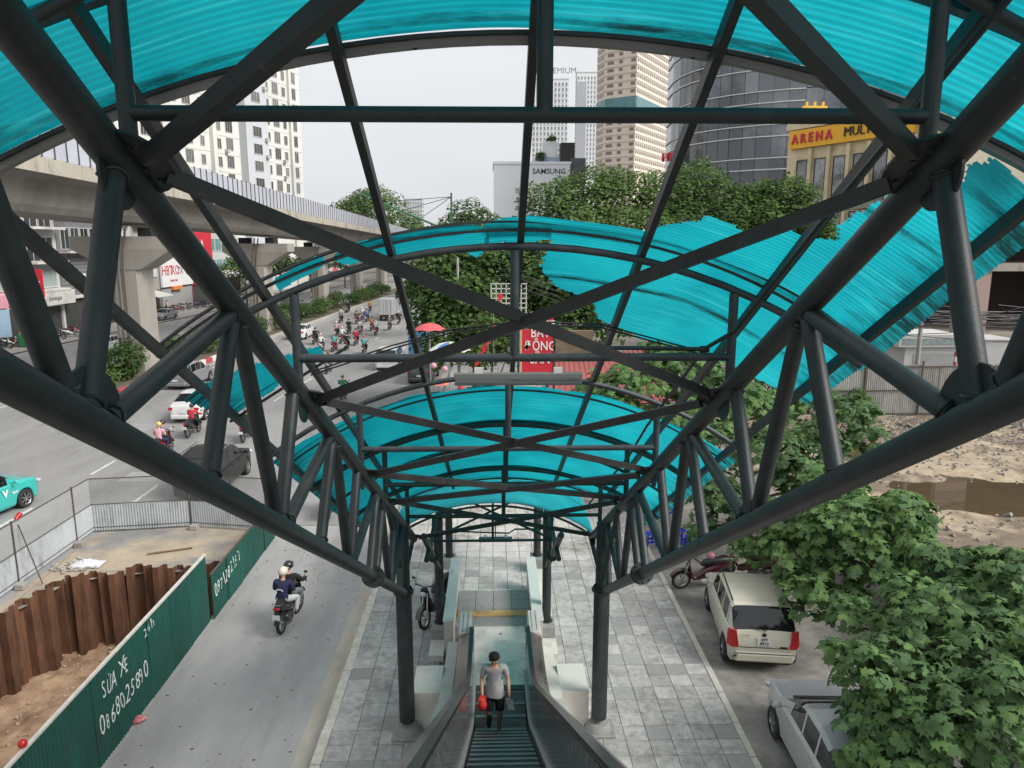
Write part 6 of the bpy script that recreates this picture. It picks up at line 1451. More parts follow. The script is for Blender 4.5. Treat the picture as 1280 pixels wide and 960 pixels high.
# clipped and wild planting in the median
def shrub(label, X, Y, r, h, n, m, seed, size=.24, group='median shrubs under the viaduct'):
    rs = np.random.RandomState(seed); t = thing('shrub', label, 'shrub', (X, Y, .05), 0, group)
    blobs = [((rs.uniform(-.5, .5)*r, rs.uniform(-1, 1)*r*1.6, h*rs.uniform(.35, .65)), (r*.8, r*.9, h*.5)) for _ in range(5)]
    P, N = blob_points(blobs, n, rs); v, tri = leaf_field(P, N, size*rs.uniform(.6, 1.2, n), rs, SIMP); link('foliage', np_mesh('foliage', v, tri, m), t)
    b = MB()
    for c, r_ in blobs: b.tube((c[0]*.3, c[1]*.8, -.05), c, .03, .012, 5)
    b.build('stems', BARK, t)
names_ = ['low clipped shrub at the foot of the first pier', 'shrub between the first pier and the silver suv', 'tall spreading shrub right of the first pier', 'broad shrub behind the red and white kerb', 'wild shrub halfway to the second pier', 'shrub just before the second pier', 'shrub just past the second pier', 'dark shrub between the second and third piers', 'taller shrub before the third pier', 'shrub past the third pier', 'shrub midway to the fourth pier', 'shrub before the fourth pier', 'shrub past the fourth pier', 'distant shrub before the fifth pier', 'most distant shrub of the median']
Y = 49.5
for i, nme in enumerate(names_):
    r = 1.2 if i == 0 else 1.5; h = .9 if i == 0 else 2.2+.5*math.sin(i*2.1)
    shrub(nme, cx(Y, -26.2), Y, r, h, 1500, LF_MID if i % 3 == 0 else LF_DARK, 50+i, .26); Y += 3.2 if i == 0 else 6.0+(2 if i > 8 else 0)
shrub('weedy shrub growing at the foot of the pale site fence', 19.6, 38.2, .8, 1.6, 900, LF_MID, 80, .18, 'shrubs on the waste ground'); shrub('bright shrub behind the white cabin roof', 33, 45.0, 1.6, 3.6, 1400, LF_FIGY, 81, .3, 'shrubs on the waste ground')
# ================================================================ viaduct
via = thing('viaduct', 'grey concrete elevated railway viaduct running beside the road', 'viaduct')
PIERM = mat('pier_concrete', (.36, .335, .295), .85, 0, .10, .6, bump=.2, bs=10, col2=(.27, .25, .22), c2s=.35, c2t=(.45, .75), coord='World', stretch=(1, 1, .25))
GIRD = mat('girder_concrete', (.235, .215, .185), .85, 0, .16, .4, bump=.2, bs=8, col2=(.16, .15, .13), c2s=.3, c2t=(.45, .7), coord='World')
LEDG = mat('ledge_concrete', (.42, .385, .32), .9, 0, .25, 2, col2=(.16, .15, .13), c2s=1.0, c2t=(.5, .68), coord='World', stretch=(1, 1, .4))
vx = lambda Y: -25.6+(0 if Y < 52 else min(Y-52, 110)*.015)+(0 if Y < 200 else -(Y-200)*.06)
zd = lambda Y: -.0165*(min(Y, 230)-42)
secs = [-40, -10, 22, 52.5, 80.5, 108, 136, 164, 200, 240, 290]
ZS, ZL = 10.85, 13.1      # soffit and ledge heights
def vsec(Y):
    x = vx(Y); q = zd(Y); return [V(a, Y, z+q) for a, z in ((x-1.9, ZS), (x+1.9, ZS), (x+2.15, ZS+.35), (x+2.6, ZL-.75), (x+3.5, ZL-.5), (x+3.5, ZL), (x-3.5, ZL), (x-3.5, ZL-.5), (x-2.6, ZL-.75), (x-2.15, ZS+.35))]
for a, c in zip(secs, secs[1:]):
    A, B2 = vsec(a+.04), vsec(c-.04); n = 10; b = MB(); b.add(A+B2, [(i, (i+1) % n, n+(i+1) % n, n+i) for i in range(n)]+[tuple(range(n-1, -1, -1)), tuple(range(n, 2*n))]); b.build('girder', GIRD, via, smooth=False)
    for s in (-1, 1):
        b = MB(); x0, x1 = vx(a)+s*3.52, vx(c)+s*3.52; b.beam((x0, a+.05, ZL-.10+zd(a)), (x1, c-.05, ZL-.10+zd(c)), .22, .75); b.build('edge_beam', LEDG, via, smooth=False)
# parapet glazing: posts and translucent panels
PPAN = mat('parapet_panel', (.46, .48, .54), .4, 0, .08, 2, rndv=.06, coord='World'); 
pmesh = {}
post_m = MB().box(-.05, -.05, 0, .05, .05, 1.75).mesh('post', FRAMEM, smooth=False)
pan_m = MB().box(-.02, -.50, .05, .02, .50, 1.68).mesh('parapet_panel', PPAN, smooth=False)
Y = 34.0; cnt = 0; far_b = MB(); far_p = MB()
while Y < 285:
    x = vx(Y)+3.52; zp_ = ZL+.27+zd(Y)
    if cnt < 128:
        link('parapet_panel', pan_m, via, (x, Y, zp_))
        link('parapet_post', post_m, via, (x, Y-.55, zp_))
    else: far_b.box(x-.02, Y-.5, zp_+.05, x+.02, Y+.5, zp_+1.68); far_p.box(x-.05, Y-.6, zp_, x+.05, Y-.5, zp_+1.75)
    Y += 1.1; cnt += 1
far_b.build('distant_panels', PPAN, via, smooth=False, kind='stuff'); far_p.build('distant_posts', FRAMEM, via, smooth=False, kind='stuff')
b = MB(); b.beam((-29.1, 34, ZL+1.1), (-27.6, 160, ZL-.9), .05, 1.7); b.build('far_parapet', PPAN, via, smooth=False)
DP = mat('drain_pipe', (.20, .18, .16), .6)
for i, Y in enumerate((24, 53.3, 80.8, 106.5, 133, 160, 190, 225)):
    x = vx(Y)-(.0 if i != 1 else .0); q = zd(Y)+.25; b = MB(); b.prism([(-1.0, -.95), (-.75, -1.15), (.75, -1.15), (1.0, -.95), (1.0, .95), (.75, 1.15), (-.75, 1.15), (-1.0, .95)], -.2, 7.7+q, 0, Matrix.Translation((x, Y, 0))); pr = b.build('pier', PIERM, via, smooth=False)
    b = MB(); lo = [(-1.1, -1.2), (1.1, -1.2), (1.1, 1.2), (-1.1, 1.2)]; hi = [(-3.4, -1.4), (3.4, -1.4), (3.4, 1.4), (-3.4, 1.4)]
    vs = [V(x+p, Y+r_, 7.5+q) for p, r_ in lo]+[V(x+p, Y+r_, 8.9+q) for p, r_ in hi]+[V(x+p, Y+r_, 9.75+q) for p, r_ in hi]
    b.add(vs, [(3, 2, 1, 0)]+[(i_, (i_+1) % 4, 4+(i_+1) % 4, 4+i_) for i_ in range(4)]+[(4+i_, 4+(i_+1) % 4, 8+(i_+1) % 4, 8+i_) for i_ in range(4)]+[(8, 9, 10, 11)]); b.build('pier_head', PIERM, via, smooth=False)
    for s in (-1, 1): MB().cbox((x+s*1.4, Y, 10.05+q), (.9, 1.6, .6)).build('bearing', DARK, via, smooth=False)
    for dx in (-.25, .12): b = MB(); b.pipe([V(x+.3+dx, Y-1.42, 10.3+q), V(x+.1+dx, Y-1.45, 8.8+q), V(x-.1+dx, Y-1.25, 7.4+q), V(x-.1+dx, Y-1.25, 0)], .07, 7); b.build('drain_pipe', DP, pr)
# ================================================================ buildings
GL_D = mat('window_glass_dark', (.035, .04, .045), .12, 0, .3, .8, spec=.7, rndv=.4)
FRW = mat('window_frame_pale', (.50, .50, .48), .6, 0, .05)
wcache = {}
def window_mesh(w, h, fm, gm, bars=1, d=.10):
    k = (w, h, fm.name, gm.name, bars)
    if k in wcache: return wcache[k]
    f = .07 if w < 2 else .10; b = MB()   # local: x across, z up, -y outwards
    b.box(-w/2-f, -d, -f, -w/2, .02, h+f); b.box(w/2, -d, -f, w/2+f, .02, h+f); b.box(-w/2, -d, h, w/2, .02, h+f); b.box(-w/2, -d, -f, w/2, .02, 0)
    for i in range(bars): x = -w/2+w*(i+1)/(bars+1); b.box(x-.03, -.06, 0, x+.03, -.02, h)
    me = b.mesh('window', fm, smooth=False); b = MB(); b.box(-w/2, -.035, 0, w/2, -.012, h); pm_ = b.mesh('pane', gm, smooth=False); wcache[k] = (me, pm_); return wcache[k]
def put_window(par, p, rz, w, h, fm=None, gm=None, bars=1, name='window'):
    me, pm_ = window_mesh(w, h, fm or FRW, gm or GL_D, bars); o = link(name, me, par, p, rz); link('pane', pm_, o); return o
def block(name, label, cat, A, B2, depth, h, m, roof=None, z0=-.2, group=None, wallname='wall'):
    """box building whose front runs from A to B (seen from outside, left to right)"""
    A, B2 = Vector((*A, 0)), Vector((*B2, 0)); u = (B2-A).normalized(); n = Vector((u.y, -u.x, 0)); rz = math.atan2(u.y, u.x); Lf = (B2-A).length
    t = thing(name, label, cat, (A.x, A.y, 0), rz, group)    # local: x along the front, -y outwards
    MB().box(0, 0, z0, Lf, depth, h).build(wallname, m, t, smooth=False); MB().box(-.15, -.15, h, Lf+.15, depth+.15, h+.4).build('roof', roof or m, t, smooth=False)
    return t, Lf
STORY = {}
def grid_windows(t, Lf, xs, zs, w, h, side='front', depth=0, skip=.0, rs=None, limit=290, **k):
    c = 0; rs = rs or random.Random(1); rest = MB(); restp = MB()
    for z in zs:
        for x in xs:
            if rs.random() < skip: continue
            p, rz = ((x, 0, z), 0) if side == 'front' else ((Lf, x, z), PI/2) if side == 'right' else ((0, x, z), -PI/2)
            put_window(t, p, rz, w, h, **k); c += 1
    return c
# white apartment tower behind the viaduct
APT = mat('apartment_wall', (.66, .65, .60), .8, 0, .05, .15, col2=(.54, .54, .53), c2s=.05, c2t=(.45, .6), coord='World'); APT2 = mat('apartment_wall_grey', (.50, .52, .54), .8, 0, .05, .2, coord='World')
apt, Lf = block('apartment_tower', 'tall cream apartment tower with grey recesses rising behind the viaduct', 'building', (-61, 108), (-41.5, 168), 22, 84, APT)
APG = mat('apartment_glass', (.11, .11, .105), .3, 0, .5, .4, spec=.5, rndv=.7); rs = random.Random(5); segs = [(2, 10), (12.5, 20), (22.5, 32), (35, 40), (42, 52), (54, 61.5)]; n = 0
# panel joints of each storey
JOINT = mat('facade_joint', (.36, .36, .35), .8)
AC = mat('ac_unit', (.45, .45, .44), .6, 0, .1); rs2 = random.Random(6); b = MB()
for k in range(4, 25):
    for x in (9.0, 19.2, 29.4, 37.0, 47.4, 55.6): 
        if rs2.random() < .45: b.box(x, -.75 if not 41.6 < x < 48.6 else -2.2, k*3.2+.3, x+.8, -.02 if not 41.6 < x < 48.6 else -1.62, k*3.2+.9)
b.build('air_conditioners', AC, apt, smooth=False, kind='stuff')
b = MB()
for k in range(5, 26): b.box(0, -.03, k*3.2-.04, Lf, 0, k*3.2+.04)
b.build('storey_joint', JOINT, apt, smooth=False)
for a, c_, d in ((10.2, 12.3, -1.2), (20.2, 22.2, -1.2), (33, 34, -.8), (48.8, 49.6, -.9), (58.4, 59.2, -.6)): MB().box(a, d, 0, c_, .5, 84).build('pilaster', APT, apt, smooth=False)
MB().box(41.6, -1.6, 0, 48.6, .5, 84).build('recess', APT2, apt, smooth=False)
cols = [(7, 1.8, 2.1), (14.5, 1.1, 1.7), (17.5, 1.8, 2.1), (24.5, 1.0, 1.6), (27.5, 1.9, 2.1), (31, 1.0, 1.6), (35.5, 1.1, 1.7), (38.5, 1.9, 2.1), (45, 2.6, 1.8), (51, 1.1, 1.7), (54, 1.9, 2.1), (57, 1.1, 1.7), (60.5, 1.9, 2.1)]
for k in range(4, 25):
    for x, w, h in cols:
        y = -1.6 if 41.6 < x < 48.6 else 0
        if n < 290: put_window(apt, (x, y, k*3.2+.9), 0, w, h, bars=1 if w < 1.5 else 2, gm=APG); n += 1
# right end face
for k in range(4, 25): put_window(apt, (Lf, 8, k*3.2+.9), PI/2, 1.6, 1.7)
# far right towers
def grid_tower(label, cxy, w, d, h, rz, wall, fl, bw, ww, wh, z0=0, gm=None, name='office_tower'):
    t = thing(name, label, 'building', (*cxy, 0), rz); MB().box(0, 0, -.2, w, d, h).build('wall', wall, t, smooth=False); MB().box(-.4, -.4, h, w+.4, d+.4, h+1).build('roof', wall, t, smooth=False)
    b = MB(); f = MB(); nb = int(w/bw); nf = int(h/fl)
    for k in range(int(z0/fl), nf):
        for i in range(nb):
            x = (i+.5)*w/nb; z = k*fl+(fl-wh)/2; b.box(x-ww/2, -.12, z, x+ww/2, .1, z+wh); f.box(x-ww/2-.15, -.35, z-.18, x+ww/2+.15, -.12, z)
        for i in range(int(d/bw)):
            y = (i+.5)*d/int(d/bw); z = k*fl+(fl-wh)/2; b.box(-.12, y-ww/2, z, .1, y+ww/2, z+wh); b.box(w-.1, y-ww/2, z, w+.12, y+ww/2, z+wh)
    b.build('windows', gm or GL_D, t, smooth=False, kind='stuff'); f.build('sills', wall, t, smooth=False, kind='stuff'); return t
PREM = mat('tower_white', (.82, .83, .84), .7, 0, .03, .05, coord='World'); GLF = mat('window_glass_far', (.26, .28, .30), .4, 0, .2, .3)  # far towers: distance haze mixed into the wall and glass colours
GRYT = mat('tower_grey', (.42, .43, .46), .6, 0, .05, .05, coord='World')
p = GY(666, 200, 520); t1 = grid_tower('white gridded tower with roof letters behind the advertising wall', (p.x-.6, 520), 24, 20, 117, math.radians(-4), PREM, 3.5, 2.3, 1.25, 2.2, 60, GLF)
M = plane_M((13, -.6, 122), (1, 0, 0), (0, 0, 1)); text('THE ZENIMUM'.replace('ZENI', 'PREMI')[:11] if False else 'THE PREMIUM', 5.2, mat('roof_letters', (.22, .22, .23), .6), t1, M, ext=.2)
p = GY(716, 200, 600); t2 = grid_tower('slim grey and white twin tower with notched top', (p.x+2.4, 600), 17.5, 18, 139, math.radians(-3), PREM, 3.5, 2.2, 1.2, 2.2, 60, GLF)
MB().box(-.5, -1.2, 0, 7.2, 2, 132).build('grey_stripe', GRYT, t2, smooth=False)
for a in (0.2, 8.6): b = MB(); b.add([V(a, -.5, 139), V(a+2, -.5, 144), V(a+6, -.5, 144), V(a+8.5, -.5, 139), V(a, 12, 139), V(a+2, 12, 144), V(a+6, 12, 144), V(a+8.5, 12, 139)], [(0, 3, 2, 1), (4, 5, 6, 7), (0, 1, 5, 4), (1, 2, 6, 5), (2, 3, 7, 6)]); b.build('crown', PREM, t2, smooth=False)
# big beige tower, corner towards us
BEI = mat('tower_beige', (.74, .63, .54), .8, 0, .03, .04, col2=(.70, .60, .51), c2s=.03, coord='World'); BEI2 = mat('tower_band', (.50, .44, .37), .8, 0, .04, .1, coord='World')
tb = thing('beige_tower', 'tall beige tower with strip windows and one teal glass band', 'building', (64.8, 350, 0))
FP = [(49.6, 370), (52.5, 359), (64.8, 350), (94.8, 398), (80, 415), (60, 410)]
MB().prism([(x-64.8, y-350) for x, y in FP], -.2, 129).build('wall', BEI, tb, smooth=False)
b = MB(); b2 = MB(); b3 = MB(); BG = mat('beige_tower_glass', (.20, .17, .14), .3, 0, .3, .5); TEALG = mat('teal_glass', (.10, .22, .24), .15, 0, .3, .4)
for fi, (A, B2) in enumerate(((FP[0], FP[1]), (FP[1], FP[2]), (FP[2], FP[3]))):
    A = V(A[0]-64.8, A[1]-350, 0); B2 = V(B2[0]-64.8, B2[1]-350, 0); u = (B2-A).normalized(); Lf = (B2-A).length; M = plane_M(A, u, (0, 0, 1))   # local x along, y up, z out
    spans = [[(1.5+i*1.6, .8) for i in range(int((Lf-2)/1.6))], [(2.0, 3.2), (7.2, 1.9), (Lf-1.8, 2.2)], [(1.6+i*2.65, 1.7) for i in range(int((Lf-2)/2.65))]][fi]
    for k in range(12, 39):
        z = k*3.3
        if 21*3.3 < z < 23*3.3: continue
        for x, w in spans: b.box(x-w/2, z+.8, -.05, x+w/2, z+2.2, .10, 0, M)
        b2.box(0, z+2.65, -.05, Lf, z+2.9, .22, 0, M)
    b3.box(.1, 70.4, -.05, Lf-.1, 75.2, .3, 0, M)
b.build('windows', BG, tb, smooth=False, kind='stuff'); b2.build('bands', BEI2, tb, smooth=False, kind='stuff'); b3.build('glass_band', TEALG, tb, smooth=False)
# faint far slab block on the left of the road
p = GY(506, 300, 640); grid_tower('pale distant apartment block above the treetops left of the road', (p.x, 640), 15.5, 12, 46, 0, mat('far_block', (.60, .61, .62), .8), 3.2, 2.2, 1.0, 1.5, 6, GLF, 'apartment_block')  # distance haze put into the wall colour
# glass office tower with rounded corner
gt = thing('glass_tower', 'dark glass office tower with rounded corner and white ledges', 'building')
GLT = mat('curtain_glass', (.085, .095, .11), .06, .15, .25, .12, spec=.9, rndv=.3, col2=(.16, .17, .19), c2s=.06, c2t=(.48, .56), coord='World'); WL = mat('white_ledge', (.62, .62, .62), .5)
pl0 = [GY(990, 200, 92), GY(945, 200, 96)]; arc = []
A0 = V(39.5, 92, 0); A1 = V(33.6, 99, 0); cC = V(31.6+4, 110, 0)
path = [V(44, 92.6, 0), V(40.0, 93.4, 0), V(36.2, 94.6, 0), V(33.0, 96.4, 0), V(30.3, 98.6, 0), V(28.2, 101.2, 0), V(26.7, 104.2, 0), V(25.9, 107.4, 0), V(25.7, 111, 0), V(26.1, 116, 0)]
pth = []
for a, c_ in zip(path, path[1:]): pth += [a, a.lerp(c_, .5)]
pth.append(path[-1]); nfl = 13
core = MB(); back = [V(60, 116, 0)]; base_ = [(p.x, p.y) for p in pth]+[(60, 118), (60, 96)]; core.prism([(x+.15, y+.15) for x, y in base_][::-1], -.2, 54); core.build('core', mat('core_grey', (.10, .11, .12), .5), gt, smooth=False)
for k in range(3, nfl):
    z = k*4.0
    for i in range(len(pth)-1):
        a, c_ = pth[i], pth[i+1]; d = (c_-a); nrm = V(-d.y, d.x, 0).normalized()*-1
        if nrm.y > 0: nrm = -nrm
        b = MB(); b.add([a+nrm*.05+V(0, 0, z+.06)+d*.02, c_+nrm*.05+V(0, 0, z+.06)-d*.02, c_+nrm*.05+V(0, 0, z+3.94)-d*.02, a+nrm*.05+V(0, 0, z+3.94)+d*.02], [(0, 1, 2, 3)])
        o = V(0, 0, 0)+nrm*-.08; b.add([q+o for q in (a+nrm*.05+V(0, 0, z+.06), c_+nrm*.05+V(0, 0, z+.06), c_+nrm*.05+V(0, 0, z+3.94), a+nrm*.05+V(0, 0, z+3.94))], [(3, 2, 1, 0)]); b.build('glass_panel', GLT, gt, smooth=False)
for k in range(3, nfl):
    for dz in (-.1, -1.5):
        b = MB(); pts = [p+V(-.15, -.22, k*4+dz) for p in pth[3:]]; b.pipe(pts, .09, 5); b.build('ledge', WL, gt, smooth=False)
LETR = mat('red_letters', (.55, .02, .05), .4, 0, .03); p = GY(833, 197, 101); text('HEALTH'[:2], 1.5, LETR, gt, plane_M((p.x+.2, 101, p.z), (.72, -.69, 0), (0, 0, 1)), ext=.15, bold=.03)
MB().box(47, 93.2, -.2, 62, 118, 54).build('wing', GLT, gt, smooth=False)
# ================================================================ beige entertainment building with yellow sign
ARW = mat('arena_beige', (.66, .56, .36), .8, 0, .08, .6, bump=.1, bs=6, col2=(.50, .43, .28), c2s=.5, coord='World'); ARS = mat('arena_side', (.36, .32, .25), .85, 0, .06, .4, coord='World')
ar, Lf = block('arena_building', 'beige building with tall strip windows and a yellow sign board', 'building', (28.9, 75), (36.0, 61.0), 16, 20.6, ARW)
for i in range(6):
    x = 1.9+i*2.1
    for z, h in ((3.0, 4.4), (8.2, 4.0), (13.0, 4.2)): put_window(ar, (x, -.02, z), 0, 1.15, h, bars=0, fm=TRIM, gm=mat('blind_glass', (.30, .32, .33), .2, 0, .5, .35, rndv=.35, col2=(.05, .05, .05), c2s=.5, coord='World'))
    MB().box(x+.85, -.35, 2, x+1.22, 0, 18.2).build('pilaster', ARW, ar, smooth=False)
SGY = mat('sign_yellow', (.80, .42, .02), .5, 0, .05); sg = MB().box(.5, -.5, 18.35, 13.4, -.1, 20.0).build('sign_board', SGY, ar, smooth=False)
text('A R E N A', 1.2, LETR, sg, plane_M((.9, -.56, 19.17), (1, 0, 0), (0, 0, 1)), ext=.06, align='LEFT', bold=.03, sx=.88)
text('MULTI', 1.15, TRIM, sg, plane_M((6.7, -.56, 19.17), (1, 0, 0), (0, 0, 1)), ext=.06, align='LEFT', bold=.0, sx=.95)
MB().box(-.05, -.35, 20.15, Lf+.2, .1, 20.6).build('cornice', ARW, ar, smooth=False)
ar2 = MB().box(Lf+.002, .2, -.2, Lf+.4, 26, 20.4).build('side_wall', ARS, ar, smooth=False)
t = thing('rooftop_sign', 'small yellow character sign frame on the roof edge of the beige building', 'sign', (31.0, 74.4, 21.0)); SY = mat('sign_gold', (.75, .45, .03), .5)
for x in (-.8, 0, .8): MB().box(x-.1, -.1, 0, x+.1, .1, 1.8).build('bar', SY, t, smooth=False)
for z in (.5, 1.2): MB().box(-1.2, -.12, z, 1.2, .12, z+.22).build('bar', SY, t, smooth=False)
# ================================================================ white advertising wall building
SMW = mat('ad_wall', (.78, .80, .82), .7, 0, .03, .2, coord='World'); ad, Lf = block('advertising_building', 'building with a plain white advertising wall above the street trees', 'building', (.0, 120), (12.0, 120), 12, 21.6, SMW)
INKD = mat('dark_lettering', (.06, .07, .09), .5)
text('SAMSUNG', 1.15, INKD, ad, plane_M((8.7, -.04, 20.5), (1, 0, 0), (0, 0, 1)), ext=.02, bold=.015, sx=1.0)
text('Hoàng Yên', .9, INKD, ad, plane_M((5.4, -.03, 17.7), (1, 0, 0), (0, 0, 1)), ext=.02); text('Tân', .9, INKD, ad, plane_M((4.2, -.03, 16.2), (1, 0, 0), (0, 0, 1)), ext=.02)
MB().box(6.6, 2, 21.6, 11.0, 8, 22.9).build('roof_box', mat('roof_box_blue', (.30, .38, .48), .6), ad, smooth=False); MB().box(10.6, 1, 21.9, 12.8, 4, 25.0).build('roof_box', TRIM, ad, smooth=False); MB().box(7.8, 2.5, 22.9, 10.2, 6, 25.4).build('roof_box', SMW, ad, smooth=False); MB().box(12.05, .5, 18, 14.5, 4, 22.6).build('stair_tower', mat('stair_dark', (.09, .095, .10), .6), ad, smooth=False)
b = MB(); b.box(-.5, .3, 2, -.02, 3, 12.0); b.build('side_sign', mat('side_sign', (.5, .48, .48), .6, 0, .3, 1, col2=(.4, .05, .05), c2s=.35, c2t=(.5, .55), coord='World'), ad, smooth=False)
shrub('potted palm on the roof of the advertising building', 7.6, 122, .9, 1.6, 500, LF_DARK, 91, .3, 'roof plants'); bpy.data.objects[[o.name for o in bpy.data.objects if o.get('label', '').startswith('potted palm')][0]].location.z = 22.0
shrub('dark hedge along the roof box of the advertising building', 9.2, 123, .8, 1.0, 500, LF_DARK, 92, .3, 'roof plants'); bpy.data.objects[[o.name for o in bpy.data.objects if o.get('label', '').startswith('dark hedge')][0]].location.z = 25.2
# low infill buildings at the back so that the ground does not run bare to the horizon
INF = [mat('infill%d' % i, c_, .85, 0, .1, .3, coord='World') for i, c_ in enumerate(((.42, .40, .36), (.50, .46, .38), (.34, .34, .34), (.46, .38, .34), (.40, .42, .44)))]
def plain_house(name, label, A, B2, d, h, m, fl=3.3, bw=3.0, ww=1.3, wh=1.5, group=None, gm=None):
    t, Lf = block(name, label, 'building', A, B2, d, h, m, group=group)
    for k in range(int(h/fl)):
        for i in range(int(Lf/bw)): put_window(t, ((i+.5)*Lf/int(Lf/bw), -.01, k*fl+.9), 0, ww, wh, gm=gm)
    return t, Lf
rs = random.Random(9); side_desc = ['beside the beige building', 'behind the street trees', 'beyond the pale site fence', 'far behind the glass tower', 'right of the unfinished frame', 'low and grey', 'with ochre walls', 'with brick tint', 'bluish and plain']
for i, (x, y, w, h) in enumerate(((8, 72, 14, 9), (-2, 150, 16, 13), (22, 85, 10, 10), (62, 66, 18, 14), (66, 90, 20, 17), (18, 180, 22, 12))):
    plain_house('town_house', 'plain rendered building %s' % side_desc[i], (x, y), (x+w, y), 12, h, INF[i % 5])
# ================================================================ unfinished frame building on the right
cf = thing('concrete_frame_building', 'unfinished concrete frame building with dusky pink columns on the right', 'building', (27.2, 44, 0))
PKC = mat('pink_render', (.34, .25, .22), .85, 0, .1, .8, coord='World'); SLC = mat('slab_edge', (.34, .31, .26), .85, 0, .15, 1.2, coord='World', col2=(.2, .18, .15), c2s=1)
for z in (3.5, 7.7, 11.9): MB().box(0, 0, z, 40, 14, z+.45).build('floor_slab', SLC, cf, smooth=False)
for x in (.6, 7.2, 10.4, 17.2, 20.6, 28, 31, 39): 
    MB().box(x, .15, -.2, x+.5, .65, 3.5).build('column', SLC, cf, smooth=False)
    for z0, z1 in ((3.95, 7.7), (8.15, 11.9)): MB().box(x, .1, z0, x+2.0, .5, z1).build('pier_wall', PKC, cf, smooth=False)
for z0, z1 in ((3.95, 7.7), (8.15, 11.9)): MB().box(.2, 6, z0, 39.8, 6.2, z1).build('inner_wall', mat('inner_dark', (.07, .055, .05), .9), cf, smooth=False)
MB().box(.2, 5, -.2, 39.8, 5.2, 3.5).build('inner_wall', mat('inner_block', (.12, .115, .105), .9, 0, .3, 1.5, coord='World'), cf, smooth=False)
for z in (4.5, 5.0): MB().box(0, .05, z, 40, .10, z+.06).build('railing', FRAMEM, cf, smooth=False)
MB().box(7, 4.6, 1.0, 10, 4.95, 3.0).build('blue_board', mat('board_blue', (.03, .07, .25), .6), cf, smooth=False)
# white cabin roofs peeping over the fence
p = GY(1165, 445, 41.5); wc = thing('white_cabin', 'white cabin with flat roof just behind the pale fence', 'cabin', (p.x, 41.5, -.1)); CW = mat('cabin_white', (.58, .58, .56), .6, 0, .08, 1)
MB().box(-1.6, 0, 0, 2.1, 2.6, 3.6).build('wall', CW, wc, smooth=False); MB().box(-2.1, -.2, 3.6, 1.6, 2.9, 4.3).build('roof_parapet', CW, wc, smooth=False); MB().box(-1.9, -.23, 3.75, 1.4, -.2, 4.1).build('sign_strip', mat('strip_grey', (.3, .36, .36), .6, 0, .4, 6), wc, smooth=False); MB().box(-1.1, -.03, 2.2, 1.6, 0, 3.2).build('window', mat('cabin_panel', (.42, .42, .41), .4), wc, smooth=False)
p = GY(1228, 450, 41.5); wc2 = thing('white_cabin', 'plain white box roof right of the first cabin behind the fence', 'cabin', (p.x, 41.5, -.1)); MB().box(-1.0, 0, 0, 1.9, 2.4, 3.9).build('wall', CW, wc2, smooth=False); MB().box(-1.05, -.05, 3.9, 1.95, 2.45, 4.0).build('roof', CW, wc2, smooth=False)
# utility pole with cable tangle
p = GY(1152, 400, 40.2); up_ = thing('utility_pole', 'concrete utility pole with tangled black cables behind the fence', 'pole', (p.x, 40.2, -.1)); MB().tube((0, 0, 0), (0, 0, 6.4), .13, .10, 10).build('pole', CONC, up_)
rs = random.Random(8); b = MB()
for i in range(26):
    a = V(rs.uniform(-4, 6), rs.uniform(-.3, .6), rs.uniform(4.2, 6.2)); c_ = V(rs.uniform(8, 22), rs.uniform(0, 2), rs.uniform(4.6, 7)); 
    if i % 2: a, c_ = V(0, 0, rs.uniform(4.8, 6.3)), V(rs.uniform(-7, -4) if i % 4 == 1 else rs.uniform(12, 22), rs.uniform(0, 1), rs.uniform(3.8, 6.2))
    mid = a.lerp(c_, .5)-V(0, 0, rs.uniform(.3, .9)); b.pipe([a, a.lerp(mid, .5)-V(0, 0, .1), mid, mid.lerp(c_, .5)-V(0, 0, .08), c_], .022, 4)
for i in range(7): q = [V(.4*math.cos(t)*rs.uniform(.6, 1), -.15, 5.2+.35*math.sin(t)*rs.uniform(.6, 1)) for t in [k*.7 for k in range(9)]]; b.pipe(q, .018, 4)
b.build('cables', BLACKP, up_, kind='stuff')
MB().beam((-.9, -.1, 5.6), (.9, -.1, 5.6), .08, .08).build('crossarm', FRAMEM, up_)
rwp = thing('barrier_post', 'red and white banded post standing by the cabin behind the fence', 'post', (p.x+1.75, 39.6, -.1)); 
for k in range(6): MB().tube((0, 0, 2.2+k*.28), (0, 0, 2.48+k*.28), .075, n=8).build('band', (MATS['kerb_red'], MATS['kerb_white'])[k % 2], rwp)
MB().tube((0, 0, 0), (0, 0, 2.2), .07, n=8).build('post', MATS['kerb_white'], rwp)
# ================================================================ shophouses across the road (front faces +X)
def shop(label, Y0, Y1, h, wall, X=-46.0, d=10, group='shophouses across the road'):
    return block('shophouse', label, 'building', (X, Y0), (X, Y1), d, h, wall, group=group)
PINKW = mat('pink_render_pale', (.62, .40, .44), .8, 0, .06, .6, coord='World'); WHW = mat('white_render', (.58, .57, .54), .8, 0, .10, .5, coord='World', col2=(.42, .41, .39), c2s=.4); GRW = mat('grey_cladding', (.16, .165, .17), .6, 0, .15, .8, coord='World'); DKW = mat('shop_dark', (.05, .05, .05), .6, 0, .3, 1.5)
CURT = mat('curtain_glass_pale', (.30, .36, .36), .25, 0, .25, 1.2, stretch=(6, 6, .3), coord='World'); AWN = mat('awning', (.50, .52, .46), .7); PURP = mat('purple_glass', (.10, .09, .16), .3)
SR = mat('sign_red', (.55, .02, .035), .5, 0, .04); SWh = mat('sign_white', (.72, .71, .70), .5, 0, .04); SB = mat('sign_blue', (.05, .12, .35), .5, 0, .1); SO = mat('sign_orange', (.70, .22, .06), .5); SPk = mat('sign_pink', (.62, .30, .36), .5, 0, .05); GRB = mat('bin_green', (.02, .22, .07), .5)
